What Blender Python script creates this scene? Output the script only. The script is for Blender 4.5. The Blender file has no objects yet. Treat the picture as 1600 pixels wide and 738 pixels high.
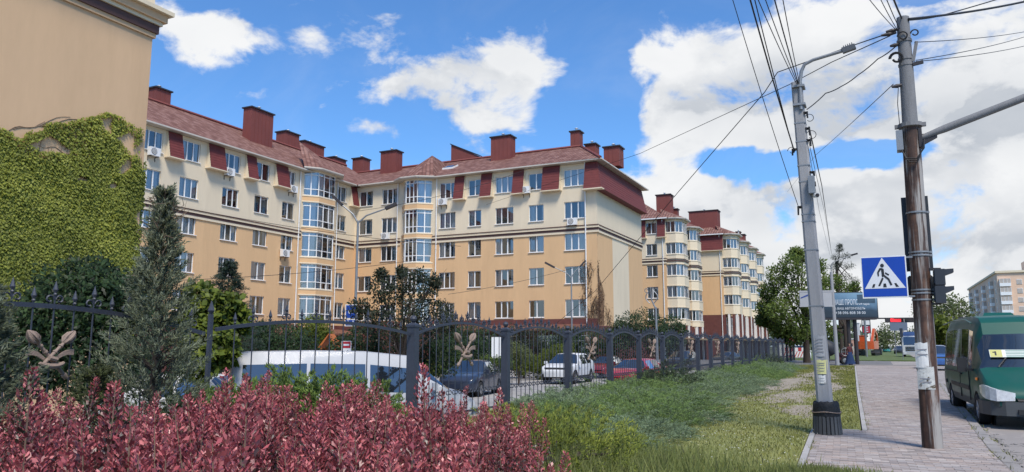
import bpy, bmesh, math, random
import numpy as np
from mathutils import Vector, Matrix

SC = bpy.context.scene
COL = SC.collection
R = math.radians
rnd = random.Random(7)

# ------------------------------------------------------------------ camera
W_, H_, F_, VPX, HY, CH = 1600.0, 738.0, 1180.0, 1373.0, 541.0, 1.5
PITCH = math.atan((HY - H_ / 2) / F_)
YAW = math.atan((VPX - W_ / 2) / (F_ / math.cos(PITCH)))
cam_d = bpy.data.cameras.new('camera')
cam = bpy.data.objects.new('camera', cam_d)
COL.objects.link(cam)
cam.location = (0, 0, CH)
cam.rotation_euler = (math.pi / 2 + PITCH, 0, YAW)
cam_d.sensor_width = 36
cam_d.lens = 36 * F_ / W_
cam_d.clip_start = 0.05
cam_d.clip_end = 6000
SC.camera = cam

# ------------------------------------------------------------------ exposure
SC.view_settings.view_transform = 'Standard'
SC.view_settings.look = 'None'
SC.view_settings.gamma = 1
SC.view_settings.exposure = 0.58
SC.cycles.max_bounces = 6
SC.cycles.transparent_max_bounces = 12
SC.cycles.caustics_reflective = False
SC.cycles.caustics_refractive = False

FW = Vector((-math.sin(YAW) * math.cos(PITCH), math.cos(YAW) * math.cos(PITCH), math.sin(PITCH)))
RT = Vector((math.cos(YAW), math.sin(YAW), 0))
UP = RT.cross(FW)
CP = Vector((0, 0, CH))


def ray(x, y):
    return (FW * F_ + RT * (x - W_ / 2) - UP * (y - H_ / 2)).normalized()


def gp(x, y, z=0.0):
    d = ray(x, y)
    return CP + d * ((z - CH) / d.z)


def pX(x, y, X):
    d = ray(x, y)
    return CP + d * (X / d.x)


def pY(x, y, Y):
    d = ray(x, y)
    return CP + d * (Y / d.y)


def pD(x, y, D):
    d = ray(x, y)
    return CP + d * (D / (d.x * -math.sin(YAW) + d.y * math.cos(YAW)))


# ------------------------------------------------------------------ sun and sky
SUN_EL, SUN_AZ = R(56), R(138)          # azimuth clockwise from +Y: behind the camera, a little to the right
sd = Vector((math.sin(SUN_AZ) * math.cos(SUN_EL), math.cos(SUN_AZ) * math.cos(SUN_EL), math.sin(SUN_EL)))
sun_d = bpy.data.lights.new('sun', 'SUN')
sun_d.energy = 2.9
sun_d.angle = R(16)
sun_d.color = (1, 0.92, 0.80)
sun = bpy.data.objects.new('sun', sun_d)
COL.objects.link(sun)
sun.location = (0, -20, 60)
sun.rotation_euler = (-sd).to_track_quat('-Z', 'Y').to_euler()

world = bpy.data.worlds.new('World')
SC.world = world
world.use_nodes = True
wn, wl = world.node_tree.nodes, world.node_tree.links
wn.clear()


class NT:
    """small helper to write node trees"""
    def __init__(s, nt):
        s.n, s.l = nt.nodes, nt.links

    def new(s, t, **kw):
        n = s.n.new(t)
        for k, v in kw.items():
            setattr(n, k, v)
        return n

    def put(s, sock, v):
        if hasattr(v, 'is_output'):
            s.l.new(v, sock)
        else:
            sock.default_value = v

    def math(s, op, a, b=None, c=None, clamp=False):
        n = s.new('ShaderNodeMath', operation=op, use_clamp=clamp)
        s.put(n.inputs[0], a)
        if b is not None: s.put(n.inputs[1], b)
        if c is not None: s.put(n.inputs[2], c)
        return n.outputs[0]

    def vmath(s, op, a, b=None, out=0):
        n = s.new('ShaderNodeVectorMath', operation=op)
        s.put(n.inputs[0], a)
        if b is not None: s.put(n.inputs[1], b)
        return n.outputs[out]

    def noise(s, vec, scale, detail=4, rough=0.5, dist=0.0, out='Fac'):
        n = s.new('ShaderNodeTexNoise')
        if vec is not None: s.l.new(vec, n.inputs['Vector'])
        n.inputs['Scale'].default_value = scale
        n.inputs['Detail'].default_value = detail
        n.inputs['Roughness'].default_value = rough
        n.inputs['Distortion'].default_value = dist
        return n.outputs[out]

    def ramp(s, fac, stops, interp='LINEAR'):
        n = s.new('ShaderNodeValToRGB')
        n.color_ramp.interpolation = interp
        e = n.color_ramp.elements
        while len(e) < len(stops): e.new(0.5)
        for el, (p, c) in zip(e, stops):
            el.position = p
            el.color = (*c, 1) if len(c) == 3 else c
        s.put(n.inputs[0], fac)
        return n.outputs[0]

    def mix(s, fac, a, b, mode='MIX'):
        n = s.new('ShaderNodeMix', data_type='RGBA', blend_type=mode)
        s.put(n.inputs[0], fac)
        s.put(n.inputs[6], a if hasattr(a, 'is_output') else (*a, 1))
        s.put(n.inputs[7], b if hasattr(b, 'is_output') else (*b, 1))
        return n.outputs[2]

    def smooth(s, v, a, b, lo=0.0, hi=1.0):
        n = s.new('ShaderNodeMapRange', interpolation_type='SMOOTHSTEP')
        s.put(n.inputs[0], v)
        for i, q in enumerate((a, b, lo, hi)): n.inputs[i + 1].default_value = q
        return n.outputs[0]


def make_sky():
    t = NT(world.node_tree)
    out = t.new('ShaderNodeOutputWorld')
    bg = t.new('ShaderNodeBackground')
    bg.inputs['Strength'].default_value = 0.1
    t.l.new(bg.outputs[0], out.inputs[0])
    sky = t.new('ShaderNodeTexSky', sky_type='NISHITA', sun_disc=False)
    sky.sun_elevation = SUN_EL
    sky.sun_rotation = SUN_AZ
    sky.air_density = 1.0
    sky.dust_density = 0.6
    sky.ozone_density = 2.5
    tc = t.new('ShaderNodeTexCoord')
    d = tc.outputs['Generated']
    sp = t.new('ShaderNodeSeparateXYZ')
    t.l.new(d, sp.inputs[0])
    az = t.math('ARCTAN2', sp.outputs[0], sp.outputs[1])
    el = t.math('ARCSINE', sp.outputs[2])
    # clouds lie on a flat layer: noise stretched toward the horizon
    cb = t.new('ShaderNodeCombineXYZ')
    t.l.new(az, cb.inputs[0]); t.l.new(el, cb.inputs[1])
    uv = cb.outputs[0]
    # 3-D noise on the direction itself, squashed vertically (no seam anywhere)
    dd = t.vmath('MULTIPLY', d, (1.0, 1.0, 1.55))
    warp = t.noise(dd, 9.0, 4, 0.55, out='Color')
    w0 = t.vmath('SUBTRACT', warp, (0.5, 0.5, 0.5))
    wv = t.vmath('MULTIPLY', w0, (0.10, 0.06, 0.0))
    uvw = t.vmath('ADD', uv, wv)
    n1 = t.noise(dd, 8.0, 12, 0.60, 0.25)
    n2 = t.noise(dd, 2.6, 3, 0.5)
    # cloud masses: (azimuth, elevation, half width, half height, weight)
    blobs = [  # right-hand mass
             (-0.15, 0.345, 0.10, 0.055, 0.60), (-0.225, 0.305, 0.05, 0.05, 0.50), (-0.05, 0.325, 0.13, 0.075, 0.75), (0.08, 0.315, 0.13, 0.08, 0.75), (-0.10, 0.30, .1, .04, .5),
             (-0.13, 0.285, 0.11, 0.03, 0.46), (0.13, 0.25, 0.08, 0.03, 0.5), (0.20, 0.30, 0.10, 0.10, 0.5),
             # lower banks
             (-0.25, 0.205, 0.07, 0.032, 0.50), (-0.20, 0.165, 0.10, 0.04, 0.50), (-0.10, 0.165, 0.10, 0.035, 0.50), (0.02, 0.165, 0.10, 0.042, 0.55), (0.12, 0.175, 0.08, 0.05, 0.55), (-0.02, 0.10, 0.28, 0.055, 0.62), (0.05, 0.04, 0.3, 0.04, 0.55), (0.24, 0.18, 0.10, 0.1, 0.5),
             # middle cloud
             (-0.52, 0.340, 0.085, 0.026, 0.40), (-0.44, 0.355, 0.05, 0.034, 0.40), (-0.48, 0.318, 0.07, 0.022, 0.38), (-0.46, 0.292, 0.05, 0.018, 0.38), (-0.57, 0.335, 0.05, 0.018, 0.36), (-0.50, 0.36, 0.06, 0.016, 0.3), (-0.42, 0.315, 0.04, 0.03, 0.25),
             # upper left, small tatters
             (-0.86, 0.385, 0.09, 0.026, 0.42), (-0.78, 0.385, 0.06, 0.022, 0.40), (-0.71, 0.395, 0.03, 0.02, 0.26), (-0.63, 0.43, 0.05, 0.012, 0.24), (-0.84, 0.345, 0.03, 0.01, 0.2),
             (-0.64, 0.278, 0.045, 0.012, 0.36), (-0.70, 0.305, 0.014, 0.03, 0.26), (-0.56, 0.262, 0.025, 0.012, 0.22), (-0.40, 0.425, 0.02, 0.02, 0.2), (-0.30, 0.355, 0.02, 0.02, 0.24),
             # blue gaps
             (-0.335, 0.37, 0.04, 0.09, -0.8), (-0.34, 0.28, 0.05, 0.05, -0.35),
             (-0.085, 0.222, 0.13, 0.017, -0.9), (0.035, 0.228, 0.06, 0.014, -0.8), (-0.13, 0.425, 0.05, 0.02, -0.4), (0.07, 0.40, 0.035, 0.015, -0.5), (-0.175, 0.238, 0.03, 0.02, -0.4)]
    dens = None
    for (a, e, sa, se, wgt) in blobs:
        q = t.vmath('SUBTRACT', uvw, (a, e, 0))
        q = t.vmath('MULTIPLY', q, (1 / sa, 1 / se, 0))
        r2 = t.vmath('DOT_PRODUCT', q, q, out=1)
        g = t.math('POWER', 2.718, t.math('MULTIPLY', r2, -0.8))
        dens = t.math('MULTIPLY_ADD', g, wgt, dens if dens is not None else 0.0)
    # everywhere outside the view: ordinary scattered cumulus
    side = t.smooth(t.math('ABSOLUTE', t.math('ADD', az, 0.45)), 0.75, 1.25)
    outv = side
    dens = t.math('MULTIPLY_ADD', outv, t.math('MULTIPLY_ADD', n2, 1.5, -0.88), dens)
    dens = t.math('MINIMUM', dens, 0.62)
    dens = t.math('ADD', dens, t.math('MULTIPLY_ADD', n1, 2.3, -1.15))
    mask = t.smooth(dens, 0.14, 0.50)
    # thin veils between the clouds
    veil = t.smooth(t.noise(dd, 3.2, 6, 0.6, 0.8), 0.45, 0.75, 0.0, 0.14)
    mask = t.math('MAXIMUM', mask, veil)
    # billow shading: sunlit heads are white, undersides and thick cores go blue-grey
    up = t.vmath('ADD', dd, (0.0, 0.0, 0.055))
    n1u = t.noise(up, 8.0, 7, 0.58, 0.25)
    rel = t.math('SUBTRACT', n1, n1u)
    n3 = t.noise(dd, 4.2, 5, 0.55, 0.2); n3u = t.noise(t.vmath('ADD', dd, (0.0, 0.0, 0.09)), 4.2, 5, 0.55, 0.2)
    rel = t.math('ADD', rel, t.math('MULTIPLY', t.math('SUBTRACT', n3, n3u), 0.9))
    shade = t.smooth(rel, -0.14, 0.08)
    thick = t.smooth(t.noise(t.vmath('ADD', dd, (3.1, 1.7, 0.4)), 3.6, 5, 0.55), 0.38, 0.68)
    greys = [(0.03, 0.295, 0.16, 0.035, 0.6), (-0.17, 0.30, 0.06, 0.02, 0.45), (-0.05, 0.255, 0.1, 0.015, 0.5), (-0.10, 0.335, 0.05, 0.02, 0.25), (0.06, 0.345, 0.1, 0.02, 0.3), (0.14, 0.25, 0.10, 0.035, 0.5), (-0.13, 0.165, 0.05, 0.025, 0.6), (0.12, 0.115, 0.14, 0.025, 0.45), (0.03, 0.27, 0.12, 0.02, 0.35), (-0.02, 0.105, 0.1, 0.025, 0.35)]
    gsum = None
    for (a, e, sa, se, wgt) in greys:
        q = t.vmath('SUBTRACT', uvw, (a, e, 0))
        q = t.vmath('MULTIPLY', q, (1 / sa, 1 / se, 0))
        r2 = t.vmath('DOT_PRODUCT', q, q, out=1)
        g = t.math('POWER', 2.718, t.math('MULTIPLY', r2, -0.8))
        gsum = t.math('MULTIPLY_ADD', g, wgt, gsum if gsum is not None else 0.0)
    grey = t.math('ADD', t.math('MULTIPLY_ADD', thick, 0.48, 0.14), gsum)
    grey = t.math('MULTIPLY', grey, t.math('MULTIPLY_ADD', shade, -0.80, 1.22), clamp=True)
    grey = t.math('MULTIPLY', t.math('MINIMUM', grey, 0.85), t.math('MULTIPLY_ADD', n1, 0.9, 0.5), clamp=True)
    ccol = t.mix(grey, (6.4, 6.45, 6.5), (3.2, 3.5, 3.95))
    blue = t.mix(1.0, sky.outputs[0], (0.62, 0.98, 1.32), 'MULTIPLY')
    low = t.smooth(el, 0.0, 0.2, 0.55, 0.0)
    blue = t.mix(low, blue, (6.2, 7.2, 8.4))
    col = t.mix(mask, blue, ccol)
    t.l.new(col, bg.inputs['Color'])


make_sky()
try:
    world.cycles.sampling_method = 'MANUAL'
    world.cycles.sample_map_resolution = 512
except Exception:
    pass


# ------------------------------------------------------------------ mesh helpers
class MB:
    def __init__(s):
        s.v, s.f, s.m = [], [], []

    def vert(s, p):
        s.v.append((p[0], p[1], p[2]))
        return len(s.v) - 1

    def face(s, pts, mi=0):
        b = len(s.v)
        for p in pts: s.v.append((p[0], p[1], p[2]))
        s.f.append(tuple(range(b, b + len(pts))))
        s.m.append(mi)

    def box(s, x0, x1, y0, y1, z0, z1, mi=0):
        s.hexa([(x0, y0, z0), (x1, y0, z0), (x1, y1, z0), (x0, y1, z0)], [(x0, y0, z1), (x1, y0, z1), (x1, y1, z1), (x0, y1, z1)], mi)

    def hexa(s, lo, hi, mi=0):
        s.prism(lo, hi, mi)

    def prism(s, lo, hi, mi=0, caps=True):
        n = len(lo)
        b = len(s.v)
        for p in list(lo) + list(hi): s.v.append((p[0], p[1], p[2]))
        for i in range(n):
            j = (i + 1) % n
            s.f.append((b + i, b + j, b + n + j, b + n + i)); s.m.append(mi)
        if caps:
            s.f.append(tuple(b + n - 1 - i for i in range(n))); s.m.append(mi)
            s.f.append(tuple(b + n + i for i in range(n))); s.m.append(mi)

    def obox(s, c, ax, ay, az, mi=0):
        c, ax, ay, az = Vector(c), Vector(ax), Vector(ay), Vector(az)
        lo = [c - ax - ay - az, c + ax - ay - az, c + ax + ay - az, c - ax + ay - az]
        hi = [p + az * 2 for p in lo]
        s.prism(lo, hi, mi)

    def bar(s, a, b, w, h=None, mi=0, up=(0, 0, 1)):
        a, b = Vector(a), Vector(b)
        d = b - a
        u = Vector(up)
        sx = d.cross(u)
        if sx.length < 1e-6: sx = d.cross(Vector((1, 0, 0)))
        sx.normalize()
        sy = sx.cross(d).normalized()
        s.obox((a + b) / 2, d / 2, sx * w / 2, sy * (h or w) / 2, mi)

    def tube(s, pts, r, n=8, mi=0, caps=True):
        pts = [Vector(p) for p in pts]
        rr = r if isinstance(r, (list, tuple)) else [r] * len(pts)
        b = len(s.v)
        prev = None
        for i, p in enumerate(pts):
            t = (pts[min(i + 1, len(pts) - 1)] - pts[max(i - 1, 0)]).normalized()
            if prev is None:
                a = t.cross(Vector((0, 0, 1)))
                if a.length < 1e-3: a = t.cross(Vector((1, 0, 0)))
            else:
                a = prev - t * prev.dot(t)
            a.normalize(); prev = a
            c = t.cross(a)
            for k in range(n):
                th = 2 * math.pi * k / n
                q = p + (a * math.cos(th) + c * math.sin(th)) * rr[i]
                s.v.append((q.x, q.y, q.z))
        for i in range(len(pts) - 1):
            for k in range(n):
                k2 = (k + 1) % n
                s.f.append((b + i * n + k, b + i * n + k2, b + (i + 1) * n + k2, b + (i + 1) * n + k)); s.m.append(mi)
        if caps:
            s.f.append(tuple(b + n - 1 - k for k in range(n))); s.m.append(mi)
            e = b + (len(pts) - 1) * n
            s.f.append(tuple(e + k for k in range(n))); s.m.append(mi)

    def lathe(s, prof, n=12, c=(0, 0, 0), axis='z', mi=0):
        b = len(s.v)
        for (r, z) in prof:
            for k in range(n):
                th = 2 * math.pi * k / n
                x, y = r * math.cos(th), r * math.sin(th)
                p = {'z': (x, y, z), 'y': (x, z, y), 'x': (z, x, y)}[axis]
                s.v.append((c[0] + p[0], c[1] + p[1], c[2] + p[2]))
        for i in range(len(prof) - 1):
            for k in range(n):
                k2 = (k + 1) % n
                s.f.append((b + i * n + k, b + i * n + k2, b + (i + 1) * n + k2, b + (i + 1) * n + k)); s.m.append(mi)
        s.f.append(tuple(b + n - 1 - k for k in range(n))); s.m.append(mi)
        e = b + (len(prof) - 1) * n
        s.f.append(tuple(e + k for k in range(n))); s.m.append(mi)

    def xform(s, M):
        s.v = [tuple(M @ Vector(p)) for p in s.v]
        return s

    def add(s, o, M=None):
        b = len(s.v)
        s.v += [tuple(M @ Vector(p)) for p in o.v] if M else o.v
        s.f += [tuple(i + b for i in f) for f in o.f]
        s.m += o.m
        return s

    def mesh(s, name, mats, smooth=False, recalc=True):
        me = bpy.data.meshes.new(name)
        me.from_pydata(s.v, [], s.f)
        for m in (mats if isinstance(mats, (list, tuple)) else [mats]): me.materials.append(m)
        me.polygons.foreach_set('material_index', s.m)
        if recalc:
            bm = bmesh.new(); bm.from_mesh(me)
            bmesh.ops.recalc_face_normals(bm, faces=bm.faces)
            bm.to_mesh(me); bm.free()
        if smooth:
            me.polygons.foreach_set('use_smooth', [True] * len(me.polygons))
            if smooth != 'all':
                me.set_sharp_from_angle(angle=R(40))
        me.update()
        return me

    def build(s, name, mats, parent=None, smooth=False, world=True, recalc=True, weld=False):
        if parent is not None and world:
            o = origin_of(parent)
            s.v = [(p[0] - o.x, p[1] - o.y, p[2] - o.z) for p in s.v]
        me = s.mesh(name, mats, smooth, recalc)
        if weld:
            bm = bmesh.new(); bm.from_mesh(me)
            bmesh.ops.remove_doubles(bm, verts=bm.verts, dist=1e-4)
            bmesh.ops.recalc_face_normals(bm, faces=bm.faces)
            bm.to_mesh(me); bm.free()
        return link(name, me, parent)


def origin_of(o):
    p = Vector((0, 0, 0))
    while o is not None:
        p += o.location
        o = o.parent
    return p


def link(name, me, parent=None, loc=None, rotz=None):
    o = bpy.data.objects.new(name, me)
    COL.objects.link(o)
    if parent is not None: o.parent = parent
    if loc is not None: o.location = loc
    if rotz is not None: o.rotation_euler = (0, 0, rotz)
    return o


def tag(o, label=None, cat=None, group=None, kind=None):
    if label: o['label'] = label
    if cat: o['category'] = cat
    if group: o['group'] = group
    if kind: o['kind'] = kind
    return o


def thing(name, label, cat, loc=(0, 0, 0), rotz=0, group=None):
    o = bpy.data.objects.new(name, None)
    COL.objects.link(o)
    o.empty_display_size = 0.2
    o.location = loc
    o.rotation_euler = (0, 0, rotz)
    return tag(o, label, cat, group)


def struct(o):
    o['kind'] = 'structure'
    return o


CHILDREN = {}


def dup(root, loc=None, rotz=None, scale=None, label=None, group=None):
    """copy a thing with copies of its parts and sub-parts"""
    r = root.copy(); COL.objects.link(r)
    if loc is not None: r.location = loc
    if rotz is not None: r.rotation_euler = (0, 0, rotz)
    if scale is not None: r.scale = scale if isinstance(scale, (tuple, list)) else (scale,) * 3
    if label: r['label'] = label
    if group: r['group'] = group
    for ch in list(root.children):
        c = ch.copy(); COL.objects.link(c); c.parent = r
        for g in list(ch.children):
            k = g.copy(); COL.objects.link(k); k.parent = c
    return r


# ------------------------------------------------------------------ materials
MATS = {}


def principled(name):
    m = bpy.data.materials.new(name)
    m.use_nodes = True
    t = NT(m.node_tree)
    t.n.clear()
    out = t.new('ShaderNodeOutputMaterial')
    p = t.new('ShaderNodeBsdfPrincipled')
    t.l.new(p.outputs[0], out.inputs[0])
    return m, t, p, out


def mat(name, col, rough=0.7, var=0.12, scale=3.0, bump=0.0, bscale=40.0, metal=0.0, spec=0.4, dirt=None, coat=0.0, rand=0.0, stretch=None):
    """painted or mineral surface: base colour broken up by two scales of noise, optional dirt colour and bump"""
    if name in MATS: return MATS[name]
    m, t, p, out = principled(name)
    tc = t.new('ShaderNodeTexCoord')
    v = tc.outputs['Object']
    if stretch: v = t.vmath('MULTIPLY', v, stretch)
    n = t.noise(v, scale, 5, 0.6)
    n2 = t.noise(v, scale * 9, 3, 0.6)
    f = t.math('MULTIPLY_ADD', n2, 0.35, t.math('MULTIPLY', n, 0.65))
    lo = tuple(c * (1 - var) for c in col); hi = tuple(min(1, c * (1 + var)) for c in col)
    c = t.ramp(f, [(0.3, lo), (0.7, hi)])
    if dirt:
        dcol, a, b = dirt
        c = t.mix(t.smooth(t.noise(v, scale * 0.7, 6, 0.65, 0.4), a, b), c, dcol)
    if rand:
        oi = t.new('ShaderNodeObjectInfo')
        g = t.math('MULTIPLY_ADD', oi.outputs['Random'], rand * 2, 1 - rand)
        hs = t.new('ShaderNodeHueSaturation'); t.l.new(g, hs.inputs['Value']); t.l.new(c, hs.inputs['Color']); c = hs.outputs[0]
    t.l.new(c, p.inputs['Base Color'])
    t.l.new(t.math('MULTIPLY_ADD', n, 0.2, rough - 0.1, clamp=True), p.inputs['Roughness'])
    p.inputs['Metallic'].default_value = metal
    p.inputs['Specular IOR Level'].default_value = spec
    p.inputs['Coat Weight'].default_value = coat
    p.inputs['Coat Roughness'].default_value = 0.06
    if bump:
        b = t.new('ShaderNodeBump'); b.inputs['Strength'].default_value = bump; b.inputs['Distance'].default_value = 0.02
        t.l.new(t.noise(v, bscale, 4, 0.6), b.inputs['Height'])
        t.l.new(b.outputs[0], p.inputs['Normal'])
    MATS[name] = m
    return m


def leaf_mat(name, c1, c2, c3=None, rough=0.5, trans=0.3, spec=0.4, clump=1.2, nup=0.55):
    """foliage: every leaf its own tint, clumps of darker and lighter growth, some light through the blade"""
    if name in MATS: return MATS[name]
    m, t, p, out = principled(name)
    ge = t.new('ShaderNodeNewGeometry')
    tc = t.new('ShaderNodeTexCoord')
    n = t.noise(tc.outputs['Object'], clump, 3, 0.5)
    f = t.math('MULTIPLY_ADD', n, 0.9, t.math('MULTIPLY_ADD', ge.outputs['Random Per Island'], 0.55, -0.22), clamp=True)
    st = [(0.15, c1), (0.7, c2)] + ([(0.95, c3)] if c3 else [])
    c = t.ramp(f, st)
    t.l.new(c, p.inputs['Base Color'])
    p.inputs['Roughness'].default_value = rough
    p.inputs['Specular IOR Level'].default_value = spec
    # blades lean every way: shade the leaf by the lie of the spray, not of the single flat quad
    nn = t.vmath('NORMALIZE', t.vmath('ADD', t.vmath('SCALE', ge.outputs['Normal']), (0, 0, nup)))
    nn.node.inputs[0].links[0].from_node.inputs[0].links[0].from_node.inputs['Scale'].default_value = 1 - nup
    t.l.new(nn, p.inputs['Normal'])
    if trans:
        trans = min(.5, trans + .12)
        tr = t.new('ShaderNodeBsdfTranslucent')
        t.l.new(t.mix(1.0, c, (1.15, 1.1, 0.6), 'MULTIPLY'), tr.inputs['Color'])
        mx = t.new('ShaderNodeMixShader'); mx.inputs[0].default_value = trans
        t.l.new(p.outputs[0], mx.inputs[1]); t.l.new(tr.outputs[0], mx.inputs[2])
        t.l.new(mx.outputs[0], out.inputs[0])
    MATS[name] = m
    return m


def glass_mat(name, tint, refl=0.3, rough=0.02):
    if name in MATS: return MATS[name]
    m = bpy.data.materials.new(name); m.use_nodes = True
    t = NT(m.node_tree); t.n.clear()
    out = t.new('ShaderNodeOutputMaterial')
    gl = t.new('ShaderNodeBsdfGlossy'); gl.inputs['Roughness'].default_value = rough; gl.inputs['Color'].default_value = (0.95, 0.97, 1, 1)
    tr = t.new('ShaderNodeBsdfTransparent'); tr.inputs['Color'].default_value = (*tint, 1)
    fr = t.new('ShaderNodeLayerWeight'); fr.inputs['Blend'].default_value = 0.3
    f = t.math('MULTIPLY_ADD', fr.outputs['Fresnel'], 1 - refl, refl, clamp=True)
    mx = t.new('ShaderNodeMixShader')
    t.l.new(f, mx.inputs[0]); t.l.new(tr.outputs[0], mx.inputs[1]); t.l.new(gl.outputs[0], mx.inputs[2])
    t.l.new(mx.outputs[0], out.inputs[0])
    MATS[name] = m
    return m


def emis_mat(name, col, s):
    if name in MATS: return MATS[name]
    m, t, p, out = principled(name)
    p.inputs['Base Color'].default_value = (*[c * 0.5 for c in col], 1)
    p.inputs['Emission Color'].default_value = (*col, 1)
    p.inputs['Emission Strength'].default_value = s
    MATS[name] = m
    return m


# leaves: numpy builder, one quad per leaf (base, side, tip, side), slightly folded
RNG = np.random.default_rng(11)


def unit(a):
    return a / np.maximum(np.linalg.norm(a, axis=1, keepdims=True), 1e-9)


def rand_dirs(n):
    return unit(RNG.normal(size=(n, 3)))


def leaf_mesh(name, P, D, N, L, Wd, material, fold=0.15, mid=0.45):
    P = np.asarray(P, float); n = len(P)
    D = unit(np.asarray(D, float)); N = np.asarray(N, float)
    S = unit(np.cross(D, N)); N2 = np.cross(S, D)
    L = np.broadcast_to(np.asarray(L, float), (n,))[:, None]; Wd = np.broadcast_to(np.asarray(Wd, float), (n,))[:, None]
    V = np.empty((n, 4, 3))
    V[:, 0] = P
    V[:, 1] = P + D * L * mid + S * Wd * 0.5 + N2 * Wd * fold
    V[:, 2] = P + D * L
    V[:, 3] = P + D * L * mid - S * Wd * 0.5 + N2 * Wd * fold
    return quads_mesh(name, V.reshape(-1, 3), n, material)


def quads_mesh(name, V, n, material):
    me = bpy.data.meshes.new(name)
    me.vertices.add(n * 4); me.loops.add(n * 4); me.polygons.add(n)
    me.vertices.foreach_set('co', np.ascontiguousarray(V, dtype=np.float32).ravel())
    me.loops.foreach_set('vertex_index', np.arange(n * 4, dtype=np.int32))
    me.polygons.foreach_set('loop_start', np.arange(0, n * 4, 4, dtype=np.int32))
    me.update(calc_edges=True)
    me.materials.append(material)
    return me


# ------------------------------------------------------------------ building materials
M_orange = mat('orange_render', (0.66, 0.43, 0.235), 0.9, 0.06, 0.5, 0.12, 60, spec=0.2, dirt=((0.57, 0.365, 0.20), 0.52, 0.8), stretch=(1.6, 1.6, .3))
M_cream = mat('cream_render', (0.72, 0.61, 0.445), 0.9, 0.05, 0.5, 0.12, 60, spec=0.2, dirt=((0.64, 0.535, 0.385), 0.52, 0.8), stretch=(1.6, 1.6, .3))
M_beige = mat('beige_render', (0.62, 0.415, 0.25), 0.9, 0.06, 0.45, 0.15, 60, spec=0.2, dirt=((0.54, 0.355, 0.21), 0.5, 0.8), stretch=(1.3, 1.3, .3))
M_brown = mat('brown_band', (0.10, 0.05, 0.042), 0.7, 0.1, 1.0)
M_plinth = mat('plinth_stone', (0.13, 0.045, 0.038), 0.7, 0.3, 2.0, 0.3, 8)
M_pvc = mat('white_frame', (0.78, 0.78, 0.77), 0.4, 0.03, 1.0)
M_white = mat('white_metal', (0.75, 0.74, 0.72), 0.5, 0.05, 1.0, dirt=((0.5, 0.48, 0.45), 0.6, 0.8))
M_gut = mat('gutter_cream', (0.55, 0.50, 0.43), 0.5, 0.05, 1.0)
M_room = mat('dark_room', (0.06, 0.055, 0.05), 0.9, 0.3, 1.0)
M_panel = mat('red_siding', (0.155, 0.034, 0.031), 0.7, 0.2, 2.2, 0.2, 20)
M_chim = mat('red_chimney_sheet', (0.19, 0.052, 0.042), 0.7, 0.14, 0.9, 0.2, 14)
M_dark = mat('dark_sheet', (0.035, 0.03, 0.032), 0.5, 0.2, 1.0)
M_curt = mat('sheer_curtain', (0.72, 0.72, 0.70), 0.9, 0.06, 2.0, rand=0.12)
M_drape = mat('grey_drape', (0.40, 0.37, 0.34), 0.9, 0.2, 2.0, rand=0.35)
M_glass = glass_mat('window_glass', (0.84, 0.87, 0.88), 0.15)
M_glass2 = glass_mat('balcony_glass', (0.90, 0.92, 0.94), 0.16)


def tile_mat():
    m, t, p, out = principled('roof_tile')
    uv = t.new('ShaderNodeUVMap')
    sp = t.new('ShaderNodeSeparateXYZ'); t.l.new(uv.outputs[0], sp.inputs[0])
    a = t.math('MULTIPLY', sp.outputs[0], 1 / 0.36); b = t.math('MULTIPLY', sp.outputs[1], 1 / 0.38)
    cb = t.new('ShaderNodeCombineXYZ'); t.l.new(t.math('FLOOR', a), cb.inputs[0]); t.l.new(t.math('FLOOR', b), cb.inputs[1])
    wn_ = t.new('ShaderNodeTexWhiteNoise', noise_dimensions='2D'); t.l.new(cb.outputs[0], wn_.inputs[0])
    tc = t.new('ShaderNodeTexCoord')
    n = t.noise(tc.outputs['Object'], 0.5, 4, 0.6)
    f = t.math('MULTIPLY_ADD', wn_.outputs[0], 0.50, t.math('MULTIPLY_ADD', n, 0.25, 0.12))
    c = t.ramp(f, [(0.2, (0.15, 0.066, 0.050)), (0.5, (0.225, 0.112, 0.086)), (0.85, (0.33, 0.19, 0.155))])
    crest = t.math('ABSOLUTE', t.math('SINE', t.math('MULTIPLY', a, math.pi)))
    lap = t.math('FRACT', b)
    c = t.mix(t.smooth(lap, 0.22, 0.0, 0, 0.55), c, (0.085, 0.035, 0.03))  # lap edges darkened too, their shade put into the colour
    c = t.mix(t.smooth(crest, 0.45, 0.05, 0, 0.55), c, (0.10, 0.042, 0.035))  # troughs painted darker, so the crests read as catching the light
    t.l.new(c, p.inputs['Base Color'])
    p.inputs['Roughness'].default_value = 0.8
    p.inputs['Specular IOR Level'].default_value = 0.25
    h = t.math('ADD', crest, t.math('MULTIPLY', lap, -0.8))
    bu = t.new('ShaderNodeBump'); bu.inputs['Distance'].default_value = 0.09; bu.inputs['Strength'].default_value = 1.0
    t.l.new(h, bu.inputs['Height']); t.l.new(bu.outputs[0], p.inputs['Normal'])
    return m


M_tile = tile_mat()


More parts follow.
